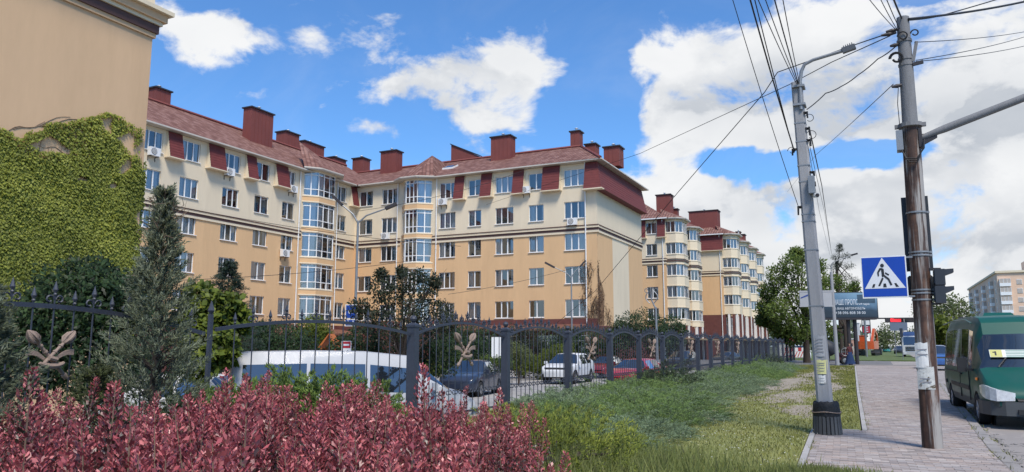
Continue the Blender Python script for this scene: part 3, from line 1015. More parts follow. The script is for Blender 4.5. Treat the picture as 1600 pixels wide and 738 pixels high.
def far_block(label, x0, S, y0, y1, rows, ze, zband, zg, bays, front_wins, mans, chim, ridge):
    root = thing('far_apartment_building', label, 'building', ((x0 + S) / 2, (y0 + y1) / 2, ZC))
    mb = MB()
    H = [(pY(a, 400, y0).x - x0, pY(b, 400, y0).x - x0, z - 0.7, z + 0.7) for a, b in front_wins for z in rows]
    tone = lambda cu, cz: 2 if cz < zg else (1 if cz > zband + 0.1 else 0)
    zs = {'z': [ZC, zg, zband + 0.1, ze]}
    wall_grid(mb, (x0, y0), (1, 0), S - x0, zs, H, tone)
    wall_grid(mb, (S, y0), (0, 1), y1 - y0, zs, [], tone)
    mb.face([(S, y1, ZC), (x0, y1, ZC), (x0, y1, ze), (S, y1, ze)], 1)
    mb.face([(x0, y1, ZC), (x0, y0, ZC), (x0, y0, ze), (x0, y1, ze)], 1)
    mb.build('wall', [M_orange, M_cream, M_plinth], root, recalc=False)
    string_course(root, [((x0, y0), (1, 0), 0, S - x0 + .1), ((S, y0), (0, 1), 0.003, y1 - y0)], zband)
    for h in H: place_window(root, (x0, y0), (1, 0), *h, nl=2)
    for a, b in mans: mansard(root, (x0, y0), (1, 0), pY(a, 370, y0).x - x0, pY(b, 370, y0).x - x0, ze - 2.2, ze - 0.05, 0.35, 0.1, 7)
    bp = []
    for by in bays:
        pl = bay_plan(S + 0.003, by)
        fl = [(z - 0.62, z + 0.78) for z in rows if z > zg + 0.6]
        bay(root, pl, zg + 0.1, ze + 0.05, fl, M_cream, (), (2, 2, 3, 0))
        bm = MB()
        z = zband + 0.06
        ctr = Vector((S + .6, by + 2))
        for dz, h, k, m in ((0, 0.14, 1.05, 0), (0.26, 0.07, 1.05, 0)):
            q = [(ctr.x + (p[0] - ctr.x) * k, ctr.y + (p[1] - ctr.y) * k) for p in pl]
            bm.prism([(*p, z + dz) for p in q], [(*p, z + dz + h) for p in q], 0)
        bm.build('string_course', M_brown, root)
        # brown piers of the shop storey under the bay
        for i in range(4):
            for f in (0.0, 0.5):
                a, b = Vector(pl[i]), Vector(pl[i + 1]); c = a + (b - a) * f
                sm = MB(); sm.box(c.x - 0.18, c.x + 0.12, c.y + .02, c.y + 0.3, ZC, zg + 0.08); sm.build('pier', M_white if f else M_plinth, root)
        bp.append(pl)
    for by in bays:
        for q in (0, 1.5, 3.0, 4.5): shop(root, (S + .2, by + 0.1), (0, 1), q, q + 1.4, 0.4, zg - 0.35)
    e = ze + 0.1
    polys = [[(x0 - .5, y0 - .5, e), (S + .5, y0 - .5, e), (ridge[0], ridge[1], ridge[2]), (x0 - .5, ridge[1], ridge[2])],
             [(S + .5, y0 - .5, e), (S + .5, y1 + .5, e), (ridge[0], y1 - 3, ridge[2]), (ridge[0], ridge[1], ridge[2])],
             [(S + .5, y1 + .5, e), (x0 - .5, y1 + .5, e), (x0 - .5, y1 - 3, ridge[2]), (ridge[0], y1 - 3, ridge[2])],
             [(x0 - .5, ridge[1], ridge[2]), (ridge[0], ridge[1], ridge[2]), (ridge[0], y1 - 3, ridge[2]), (x0 - .5, y1 - 3, ridge[2])]]
    g = MB()
    for pl in bp:
        c = Vector((S + .6, pl[0][1] + 2))
        E = [(c.x + (p[0] - c.x) * 1.25, c.y + (p[1] - c.y) * 1.18) for p in pl]
        for i in range(len(E) - 1):
            polys.append([(*E[i], e + .03), (*E[i + 1], e + .03), (S - 1.2, pl[0][1] + 2.2, e + 1.7)])
            q = MB(); q.bar((*E[i], e), (*E[i + 1], e), 0.10, 0.12); q.build('gutter', M_gut, root)
        q = MB(); q.prism([(*p, e - .14) for p in E], [(*p, e - .08) for p in E]); q.build('soffit', M_gut, root)
    rf = roof_mesh('roof', polys, root)
    g.box(x0, S + .4, y0 - .6, y0 - .47, e - .1, e + .04); g.build('gutter', M_white, root)
    for (a, b, yt, Y, t, zb_) in chim:
        xa, xb = pY(a, yt, Y).x, pY(b, yt, Y).x
        chimney(rf, xa, xb, Y, Y + t, zb_, pY(a, yt, Y).z)
    downpipe(root, S - .3, y0 - .1, ZC, ze)
    cp = MB(); cp.prism([(S + .2, y0 - 3, 2.45), (S + 4.2, y0 - 3, 2.2), (S + 4.2, y1, 2.2), (S + .2, y1, 2.45)], [(S + .2, y0 - 3, 2.6), (S + 4.2, y0 - 3, 2.35), (S + 4.2, y1, 2.35), (S + .2, y1, 2.6)])
    cp.build('canopy', mat('tan_canopy', (0.34, 0.24, 0.13), 0.7, 0.2, 1.0), root)
    return root


far_block('orange apartment block with cream rounded balcony bays, just beyond the end wall', -40, -22.85, 91, 106.5, [5.37, 7.99, 10.65, 13.3, 15.97], 17.0, 11.7, 3.9,
          [91.25, 99.3], [(1010, 1027)], [(1003.5, 1009.5), (1027.5, 1040)], [(1025, 1047, 306, 95.5, 1.6, 17.2), (1046, 1058, 328, 99, 1.0, 17.2)], (-27, 96.5, 20.3))
far_block('farthest orange apartment block in the row, with stepped cream balcony bays', -44, -19.45, 110, 148, [5.4, 7.96, 10.6, 13.25, 16.0], 17.35, 11.7, 5.9,
          [110.3, 119.0, 127.6, 136.3], [], [(1094, 1129.5)], [(1076, 1121, 332, 112.5, 2.0, 17.5), (1143, 1163, 368, 126, 1.5, 17.5), (1150, 1156, 363, 132, 1.2, 17.5)], (-23.5, 115.5, 20.4))


def brick_tower():
    D = 300
    c = pY(1557, 427, D)
    X = c.x; zt = c.z
    yf = pX(1513, 448, X).y
    root = thing('brick_tower_block', 'hazy pink brick tower block with pale balconies, far down the right side of the street', 'building', (X + 10, D + 20, -0.2))
    mb = MB()
    mb.box(X, X + 40, D, yf, -0.3, zt)
    mb.box(X - 0.5, X + 40.4, D - 0.5, yf + .4, zt + .002, zt + 0.7, 1)
    M_brick = mat('pink_brick', (0.72, 0.50, 0.36), 0.9, 0.10, 0.2, dirt=((0.72, 0.60, 0.50), 0.45, 0.7))
    mb.build('wall', [M_brick, M_cream], root)
    rb = MB(); rb.box(X + 9, X + 30, D + 3, D + 12, zt + .7, zt + 4.2); rb.build('roof_housing', M_brick, root)
    M_w2 = mat('far_pane', (0.46, 0.40, 0.35), 0.2, 0.2, 0.3)
    wm = MB(); wm.box(0, 1.5, -0.12, 0.05, 0, 1.6, 0); wm.box(0.1, 1.4, -0.16, -0.121, 0.1, 1.5, 1)
    wme = wm.mesh('window', [M_pvc, M_w2])
    bm_ = MB(); bm_.box(0, 3.2, -1.1, 0, 0, 1.1, 0); bm_.box(0.05, 3.15, -1.0, 0, 1.1, 2.6, 1)
    for x in (0, 1.05, 2.1, 3.1): bm_.box(x, x + 0.1, -1.08, -0.98, 1.1, 2.6, 0)
    bme = bm_.mesh('balcony', [M_pvc, M_w2])
    o = origin_of(root)
    fl = int(zt / 3.0)
    for k in range(1, fl):
        for x in (1.5, 5.5, 12, 16.5, 22, 26, 32):
            if x == 1.5: link('balcony', bme, root, (X + 0.5 - o.x, D - o.y, k * 3 - o.z + .3), 0)
            else: link('window', wme, root, (X + x - o.x, D - o.y, k * 3 + 1 - o.z), 0)
        y = D + 4
        i = 0
        while y < yf - 4:
            if i % 3 == 1: link('balcony', bme, root, (X - o.x, y + 3 - o.y, k * 3 - o.z + .3), -math.pi / 2)
            else: link('window', wme, root, (X - o.x, y + 1.5 - o.y, k * 3 + 1 - o.z), -math.pi / 2)
            y += 6.5 if i % 3 != 1 else 9
            i += 1


brick_tower()


# ------------------------------------------------------------------ ground, road, pavement, lawn
def pl_interp(pts, y):
    if y <= pts[0][1]: return pts[0][0]
    for (xa, ya), (xb, yb) in zip(pts, pts[1:]):
        if y <= yb: return xa + (xb - xa) * (y - ya) / max(1e-6, yb - ya)
    return pts[-1][0]


PAV_L = [(-0.85, 4), (-1.02, 10.4), (-1.19, 14.9), (-1.19, 15.25), (-0.36, 15.3), (-0.72, 27), (-1.75, 64), (-1.9, 70)]
PAV_R = [(1.52, 4), (1.52, 13.4), (2.2, 33.6), (3.0, 66), (3.1, 70)]
BARE = [(-3.6, 33, 1.1, 9, 1.0), (-2.9, 44, 1.3, 7, 0.9), (-2.4, 25, 0.8, 4, 0.8), (-4.6, 23, 0.35, 5, 0.7), (-1.7, 30, 0.5, 5, 0.85), (-3.4, 17, 0.5, 2.4, 0.45), (-1.7, 19.6, 0.6, 2.4, 0.7), (-2.2, 55, 1.6, 6, 0.7), (-4.9, 30, .5, 6, .8), (-2.0, 38, .5, 3, .7)]


def bare_at(x, y):
    b = np.zeros_like(x)
    for cx, cy, sx, sy, w in BARE:
        b = np.maximum(b, w * np.exp(-(((x - cx) / sx) ** 2 + ((y - cy) / sy) ** 2) * 0.9))
    w = 0.22 * np.sin(x * 5.1 + 1.7 * np.sin(y * 1.3)) * np.sin(y * 2.3 + 2 * np.sin(x * 2.9)) + 0.16 * np.sin(x * 11.3 + y * 3.1) * np.sin(y * 6.7 - x * 4.0)
    return np.clip(b + w * (b > 0.05) + 0.10 * w, 0, 1)


def asphalt(name, col, patch=None, scale=1.2):
    m, t, p, out = principled(name)
    tc = t.new('ShaderNodeTexCoord'); v = tc.outputs['Object']
    n = t.noise(v, scale * 0.25, 5, 0.6, 0.3); n2 = t.noise(v, 90, 2, 0.6)
    lo = tuple(c * 0.82 for c in col); hi = tuple(c * 1.15 for c in col)
    c = t.ramp(n, [(0.3, lo), (0.7, hi)])
    c = t.mix(t.smooth(n2, 0.55, 0.8, 0, 0.5), c, tuple(q * 1.7 for q in col))
    c = t.mix(t.smooth(n2, 0.45, 0.2, 0, 0.5), c, tuple(q * 0.5 for q in col))
    if patch:
        c = t.mix(t.smooth(t.noise(t.vmath('MULTIPLY', v, (1, 0.35, 1)), scale, 6, 0.65, 0.6), 0.52, 0.64, 0, 0.8), c, patch)
    cr = t.new('ShaderNodeTexVoronoi', feature='DISTANCE_TO_EDGE'); cr.inputs['Scale'].default_value = 0.33
    t.l.new(t.vmath('ADD', v, t.vmath('MULTIPLY', t.noise(v, 1.6, 4, 0.6, out='Color'), (1.4, 1.4, 0))), cr.inputs['Vector'])
    c = t.mix(t.smooth(cr.outputs['Distance'], 0.012, 0.002, 0, 0.7), c, (0.03, 0.028, 0.026))
    t.l.new(c, p.inputs['Base Color']); p.inputs['Roughness'].default_value = 0.85
    b = t.new('ShaderNodeBump'); b.inputs['Strength'].default_value = 0.4; b.inputs['Distance'].default_value = 0.01
    t.l.new(n2, b.inputs['Height']); t.l.new(b.outputs[0], p.inputs['Normal'])
    return m


def build_ground():
    M_far = mat('far_ground', (0.10, 0.115, 0.06), 0.95, 0.3, 0.05, dirt=((0.2, 0.18, 0.14), 0.55, 0.75))
    g = MB(); g.face([(-3000, -300, -0.62), (3000, -300, -0.62), (3000, 4000, -0.62), (-3000, 4000, -0.62)])
    struct(g.build('ground', M_far, recalc=False))
    M_asph = asphalt('asphalt', (0.285, 0.255, 0.233), (0.345, 0.305, 0.275))
    M_court = asphalt('court_asphalt', (0.31, 0.295, 0.28), (0.34, 0.325, 0.305))
    M_asph2 = asphalt('side_asphalt', (0.15, 0.145, 0.145))
    g = MB(); g.face([(-70, -20, ZC - 0.004), (-8.28, -20, ZC - 0.004), (-8.28, 165, ZC - 0.004), (-70, 165, ZC - 0.004)])
    struct(g.build('court_pavement', M_court, recalc=False))
    g = MB(); g.box(1.0, 17, -20, 900, -0.6, -0.09); struct(g.build('road', M_asph))
    g = MB(); g.box(-40, 1.0, 66, 90, -0.6, -0.07); struct(g.build('side_road', M_asph2))
    # earth body of the lawn with a finely gridded top sheet that carries the bare-soil mask
    M_lawn, t, p, out = principled('lawn_turf')
    tc = t.new('ShaderNodeTexCoord'); v = tc.outputs['Object']
    at = t.new('ShaderNodeAttribute'); at.attribute_name = 'bare'
    n = t.noise(v, 1.1, 5, 0.65); n2 = t.noise(v, 14, 4, 0.7)
    grass = t.ramp(t.math('MULTIPLY_ADD', n2, 0.5, t.math('MULTIPLY', n, 0.5)), [(0.3, (0.09, 0.115, 0.03)), (0.55, (0.23, 0.235, 0.07)), (0.75, (0.30, 0.27, 0.13))])
    soil = t.ramp(t.noise(v, 5, 5, 0.65), [(0.3, (0.19, 0.155, 0.115)), (0.55, (0.30, 0.255, 0.195)), (0.75, (0.40, 0.35, 0.28))])
    f = t.smooth(t.math('MULTIPLY_ADD', n2, 0.5, t.math('ADD', at.outputs['Fac'], -0.25)), 0.32, 0.52)
    t.l.new(t.mix(f, grass, soil), p.inputs['Base Color']); p.inputs['Roughness'].default_value = 0.95
    b = t.new('ShaderNodeBump'); b.inputs['Strength'].default_value = 0.6; b.inputs['Distance'].default_value = 0.03
    t.l.new(n2, b.inputs['Height']); t.l.new(b.outputs[0], p.inputs['Normal'])
    ys = np.concatenate([np.arange(-20, 4, 2.0), np.arange(4, 40, 0.22), np.arange(40, 66.01, 0.5)])
    nx = 36
    V, Fc, B = [], [], []
    for y in ys:
        xr = pl_interp(PAV_L, y) - 0.02
        xs = np.linspace(-8.26, xr, nx)
        bb = bare_at(xs, np.full(nx, y))
        for x, q in zip(xs, bb): V.append((x, y, 0.03 * math.sin(x * 1.3 + y * .7) * min(1, (xr - x) / 1.0) * 0.6)); B.append(float(q))
    for i in range(len(ys) - 1):
        for k in range(nx - 1): Fc.append((i * nx + k, i * nx + k + 1, (i + 1) * nx + k + 1, (i + 1) * nx + k))
    base = len(V)
    # skirts down to the ground
    for k in (0, nx - 1):
        for i in range(len(ys)): V.append((V[i * nx + k][0], ys[i], -0.61)); B.append(0.8)
    m_ = len(ys)
    for s, k in ((0, 0), (1, nx - 1)):
        for i in range(m_ - 1): Fc.append((i * nx + k, (i + 1) * nx + k, base + s * m_ + i + 1, base + s * m_ + i))
    me = bpy.data.meshes.new('lawn'); me.from_pydata(V, [], Fc)
    a = me.attributes.new('bare', 'FLOAT', 'POINT'); a.data.foreach_set('value', B)
    me.materials.append(M_lawn); me.update()
    struct(link('lawn', me))
    # the farther verge beyond the side road
    g = MB(); lo = [(-14, 90), (3.6, 90), (4.6, 140), (6.2, 300), (-14, 300)]
    g.prism([(*q, -0.6) for q in lo], [(*q, 0.02) for q in lo]); struct(g.build('verge', mat('verge_turf', (0.085, 0.12, 0.035), 0.95, 0.35, 1.2, dirt=((0.3, 0.26, 0.2), 0.6, 0.75))))
    # pavement: bed, edging stones, kerb stones, pavers
    M_bed = mat('paver_bed', (0.20, 0.18, 0.165), 0.9, 0.2, 6)
    poly = [(pl_interp(PAV_L, y) - .0, y) for y in (4, 10.4, 14.9, 15.25)] + [(-0.36, 15.3)] + [(pl_interp(PAV_L, y), y) for y in (27, 64, 70)]
    poly = poly + [(pl_interp(PAV_R, y), y) for y in (70, 66, 33.6, 13.4, 4)]
    g = MB(); g.prism([(*q, -0.6) for q in poly], [(*q, -0.012) for q in poly])
    pv = struct(g.build('pavement', M_bed))

    def pav_mat(name, island):
        m, t, p, out = principled(name)
        if island: r = t.new('ShaderNodeNewGeometry').outputs['Random Per Island']
        else: r = t.new('ShaderNodeObjectInfo').outputs['Random']
        tc = t.new('ShaderNodeTexCoord')
        c = t.ramp(r, [(0.0, (0.22, 0.19, 0.178)), (0.3, (0.31, 0.26, 0.235)), (0.55, (0.365, 0.29, 0.25)), (0.8, (0.31, 0.28, 0.268)), (1.0, (0.44, 0.38, 0.34))])
        gpos = t.new('ShaderNodeNewGeometry').outputs['Position']
        c = t.mix(t.smooth(t.noise(gpos, 0.9, 5, 0.65), 0.45, 0.75, 0, 0.4), c, (0.42, 0.39, 0.36))
        c = t.mix(t.smooth(t.noise(gpos, 38, 3, 0.6), 0.5, 0.75, 0, 0.4), c, (0.15, 0.13, 0.12))
        t.l.new(c, p.inputs['Base Color']); p.inputs['Roughness'].default_value = 0.9
        return m
    Ma, Mb = pav_mat('paver_single', False), pav_mat('paver_field', True)

    def paver(mb, x0, x1, y0, y1, h):
        mb.box(x0 + .003, x1 - .003, y0 + .003, y1 - .003, -0.05, h)
    one = MB(); paver(one, 0, 0.2, 0, 0.1, 0.0); ome = one.mesh('paver', Ma)
    half = MB(); paver(half, 0, 0.1, 0, 0.1, 0.0); hme = half.mesh('paver', Ma)
    fld = MB(); cnt = 0
    r2 = random.Random(3)
    y = 9.9; row = 0
    while y < 44:
        xl, xr = pl_interp(PAV_L, y + .05) + 0.09, pl_interp(PAV_R, y + .05) - 0.16
        x = xl; first = True
        while x < xr - 0.04:
            w = 0.1 if (first and row % 2) else 0.2
            w = min(w, xr - x)
            h = r2.uniform(-0.004, 0.003)
            if w in (0.2, 0.1) and cnt < 300 and y > 10.2:
                o = link('paver', ome if w == 0.2 else hme, pv, (x, y, h)); cnt += 1
                o.rotation_euler = (r2.uniform(-.012, .012), r2.uniform(-.012, .012), r2.uniform(-.01, .01))
            else: paver(fld, x, x + w, y, y + 0.1, h)
            x += w; first = False
        y += 0.1; row += 1
    # beyond the pieces one can tell apart, courses only
    while y < 66:
        xl, xr = pl_interp(PAV_L, y) + 0.09, pl_interp(PAV_R, y) - 0.16
        x = xl
        while x < xr - .05:
            w = min(r2.choice([.4, .6, .8]), xr - x); fld.box(x + .004, x + w - .004, y + .004, y + 0.196, -.05, r2.uniform(-.003, .002)); x += w
        y += 0.2
    o = fld.build('paver_field', Mb, pv, recalc=False); o['kind'] = 'stuff'
    M_edge = mat('edging_concrete', (0.36, 0.345, 0.33), 0.9, 0.12, 4, 0.3, 40, rand=0.08)
    # edging on the lawn side and the step beside the pole
    segs = []
    yy = 9.6
    while yy < 63:
        y1 = yy + 1.0
        if yy < 15.2 < y1 + .01: y1 = 15.2
        segs.append(((pl_interp(PAV_L, yy), yy), (pl_interp(PAV_L, y1 - (0.001 if y1 == 15.2 else 0)), y1)))
        yy = y1 if y1 != 15.2 else 15.32
    segs.append(((-1.19, 15.27), (-0.40, 15.27)))
    for a, b in segs:
        e = MB(); a, b = Vector((*a, 0)), Vector((*b, 0)); d = (b - a); d -= d.normalized() * 0.012
        s = Vector((d.y, -d.x, 0)).normalized() * 0.04
        e.obox((a + b) / 2 + s + Vector((0, 0, -0.02)), d / 2, s, (0, 0, 0.032)); e.build('edging_stone', M_edge, pv)
    yy = 5.0
    M_kerb = mat('kerb_concrete', (0.27, 0.25, 0.235), 0.9, 0.18, 3, 0.3, 30, rand=0.1, dirt=((0.16, 0.15, 0.14), 0.55, 0.7))
    while yy < 66:
        L = 1.0 if yy < 30 else 3.0
        a, b = Vector((pl_interp(PAV_R, yy) - 0.07, yy, 0)), Vector((pl_interp(PAV_R, yy + L) - 0.07, yy + L, 0)); d = b - a; d -= d.normalized() * 0.015
        e = MB(); s = Vector((d.y, -d.x, 0)).normalized() * 0.075
        e.obox((a + b) / 2 + Vector((0, 0, -0.11)), d / 2, s, (0, 0, 0.105 + r2.uniform(-.006, .004))); e.build('kerb_stone', M_kerb, pv)
        yy += L
    # crumbled asphalt edge and broken bits along the kerb
    cr = MB()
    for i in range(160):
        y = r2.uniform(10, 24); x = pl_interp(PAV_R, y) + abs(r2.gauss(0.05, 0.12)); s = r2.uniform(0.008, 0.035)
        cr.obox((x, y, -0.088), (s, s * .3, 0), (-s * .3, s, 0.002), (0, 0, s * .5))
    tag(cr.build('rubble', M_kerb), kind='stuff')
    # far lane marks and crossing stripes of the side road
    mk = MB()
    for k in range(60): mk.box(8.9, 9.05, 20 + k * 9, 24 + k * 9, -0.09, -0.085)
    struct(mk.build('lane_markings', mat('road_paint', (0.6, 0.6, 0.58), 0.8, 0.15, 3)))


build_ground()


def build_grass():
    n = 150000
    y = 5 + (RNG.random(n) ** 1.8) * 58
    xr = np.array([pl_interp(PAV_L, q) for q in y]) - 0.03
    x = -8.1 + RNG.random(n) * (xr + 8.1)
    b = bare_at(x, y)
    keep = RNG.random(n) > b * 1.25
    # thinner under the juniper bed
    x, y, xr = x[keep], y[keep], xr[keep]
    n = len(x)
    clump = np.sin(x * 2.1 + np.sin(y * 1.7)) * np.sin(y * 1.1 + x) * 0.5 + 0.5
    L = (0.025 + 0.05 * RNG.random(n) * (0.4 + clump)) * (1 + np.clip((y - 14) / 40, 0, 1) * 0.6)
    near = (y < 11.0) & (x < -2.3)
    L = np.where(near, L * (1.1 + .9 * RNG.random(n) * clump), L)
    D = np.stack([RNG.normal(0, .45, n), RNG.normal(0, .45, n), np.full(n, 1.0)], 1)
    P = np.stack([x, y, np.zeros(n)], 1)
    W = (0.006 + 0.006 * RNG.random(n)) * (1 + np.clip((y - 10) / 12, 0, 4))
    m = leaf_mat('grass_blade', (0.11, 0.135, 0.03), (0.32, 0.33, 0.085), (0.46, 0.43, 0.18), 0.6, 0.35, clump=0.6, nup=.85)
    tag(link('grass', leaf_mesh('grass', P, D, rand_dirs(n), L, W, m, 0.05, 0.35)), kind='stuff')
    # tall tufts in the near corner and at the foot of the pavement
    n = 9000
    cx = np.concatenate([RNG.normal(-2.9, 0.75, n * 2 // 3), RNG.normal(-0.75, .33, n - n * 2 // 3)])
    cy = np.concatenate([RNG.normal(9.2, 0.7, n * 2 // 3), RNG.normal(9.75, .22, n - n * 2 // 3)])
    L = np.concatenate([0.10 + 0.28 * RNG.random(n * 2 // 3) ** 2, 0.05 + 0.10 * RNG.random(n - n * 2 // 3)])
    D = np.stack([RNG.normal(0, .35, n), RNG.normal(0, .35, n), np.full(n, 1.0)], 1)
    m2 = leaf_mat('tall_grass_blade', (0.12, 0.16, 0.045), (0.27, 0.31, 0.10), (0.45, 0.45, 0.21), 0.6, 0.35, clump=0.8, nup=.75)
    tag(link('tall_grass', leaf_mesh('tall_grass', np.stack([cx, cy, np.zeros(n)], 1), D, rand_dirs(n), L, 0.008 + 0.006 * RNG.random(n), m2, 0.1, 0.3)), kind='stuff')
    # weeds in the joints along kerb and edging
    n = 2600
    y = 10.2 + RNG.random(n) ** 1.4 * 26; side = RNG.random(n) < .6
    cl = np.sin(y * 3.1) + np.sin(y * 7.7 + 1) + RNG.normal(0, .5, n)
    k = cl > .7; y, side = y[k], side[k]; n = len(y)
    x = np.array([pl_interp(PAV_R, q) - (.145 if RNG.random() < .6 else -.03) if s_ else pl_interp(PAV_L, q) + .1 for q, s_ in zip(y, side)]) + RNG.normal(0, .018, n)
    D = np.stack([RNG.normal(0, .6, n), RNG.normal(0, .6, n), np.full(n, .8)], 1)
    tag(link('weeds', leaf_mesh('weeds', np.stack([x, y, np.full(n, -.03)], 1), D, rand_dirs(n), .04 + .07 * RNG.random(n), .012, m, .1, .4)), kind='stuff')
    # clover and small white flowers
    n = 700
    y = 10 + RNG.random(n) ** 1.5 * 16; x = -4.2 + RNG.random(n) * 3.2
    P = np.stack([x, y, 0.05 + .03 * RNG.random(n)], 1)
    m3 = leaf_mat('daisy_petal', (0.6, 0.6, 0.55), (0.75, 0.75, 0.7), rough=.6, trans=.2)
    tag(link('daisies', leaf_mesh('daisies', P, rand_dirs(n) * (1, 1, .2), np.tile((0, 0, 1.), (n, 1)), .028, .026, m3)), kind='stuff')


build_grass()


# ------------------------------------------------------------------ the wrought-iron fence
FX = -8.0
M_iron = mat('grey_iron_paint', (0.034, 0.040, 0.058), 0.5, 0.2, 3, 0.15, 60, spec=0.5)
M_emblem = mat('emblem_stone', (0.26, 0.19, 0.15), 0.7, 0.15, 9, 0.4, 50)


def emblem_mesh():
    mb = MB()

    def p(y, z, x=0.0): return (x, y, z)
    for s in (-1, 1):
        x = 0.02 * s
        a, b = Vector(p(-s * 0.235, -0.27, x)), Vector(p(s * 0.15, 0.16, x))
        d = (b - a).normalized()
        mb.tube([a, a + d * .03, a + d * .035, a + (b - a) * .5, b], [0.034, 0.034, 0.022, 0.024, 0.02], 10)
        mb.tube([a - d * .05, a - d * .03, a], [0.006, 0.03, 0.034], 10)
        for f in (0.25, 0.72, 0.9): mb.tube([a + (b - a) * f, a + (b - a) * f + d * .02], 0.031, 10)
        # ribbed head: bud with six lobes
        q = Vector((1, 0, 0)); r_ = d.cross(q)
        mb.tube([b, b + d * .03, b + d * .09, b + d * .15, b + d * .19, b + d * .215], [.026, .042, .056, .048, .026, .010], 12)
        for k in range(6):
            th = k * math.pi / 3
            o = (q * math.cos(th) + r_ * math.sin(th))
            mb.tube([b + o * .026 + d * .01, b + o * .055 + d * .07, b + o * .048 + d * .14, b + o * .015 + d * .205], [.010, .020, .017, .006], 6)
        # curved sabre sweeping outward with a broad tip
        pts = [(0.02, -0.07), (0.08, -0.02), (0.15, 0.03), (0.22, 0.052), (0.29, 0.055)]
        wd = [.022, .03, .036, .042, .05]
        for i in range(4):
            (y0, z0), (y1, z1) = pts[i], pts[i + 1]
            mb.prism([(x - .012, s * y0, z0 - wd[i]), (x + .012, s * y0, z0 - wd[i]), (x + .012, s * y0, z0 + wd[i] * .6), (x - .012, s * y0, z0 + wd[i] * .6)],
                     [(x - .012, s * y1, z1 - wd[i + 1]), (x + .012, s * y1, z1 - wd[i + 1]), (x + .012, s * y1, z1 + wd[i + 1] * .6), (x - .012, s * y1, z1 + wd[i + 1] * .6)])
    # ribbon
    rb = [(0.045, 0.16 * math.sin(t), -0.075 - 0.06 * math.cos(t)) for t in np.linspace(-1.35, 1.35, 9)]
    mb.tube(rb, [.018, .028, .034, .038, .04, .038, .034, .028, .018], 8)
    mb.tube([(0.05, -.05, -.03), (0.05, .05, -.055)], .035, 8)
    return mb.mesh('emblem', M_emblem, smooth=True)


def scroll(mb, c, r, a0, a1, w=0.011, n=9, sy=1):
    mb.tube([(c[0], c[1] + sy * r * (1 - .45 * i / n) * math.cos(a0 + (a1 - a0) * i / n), c[2] + r * (1 - .45 * i / n) * math.sin(a0 + (a1 - a0) * i / n)) for i in range(n + 1)], w, 4)


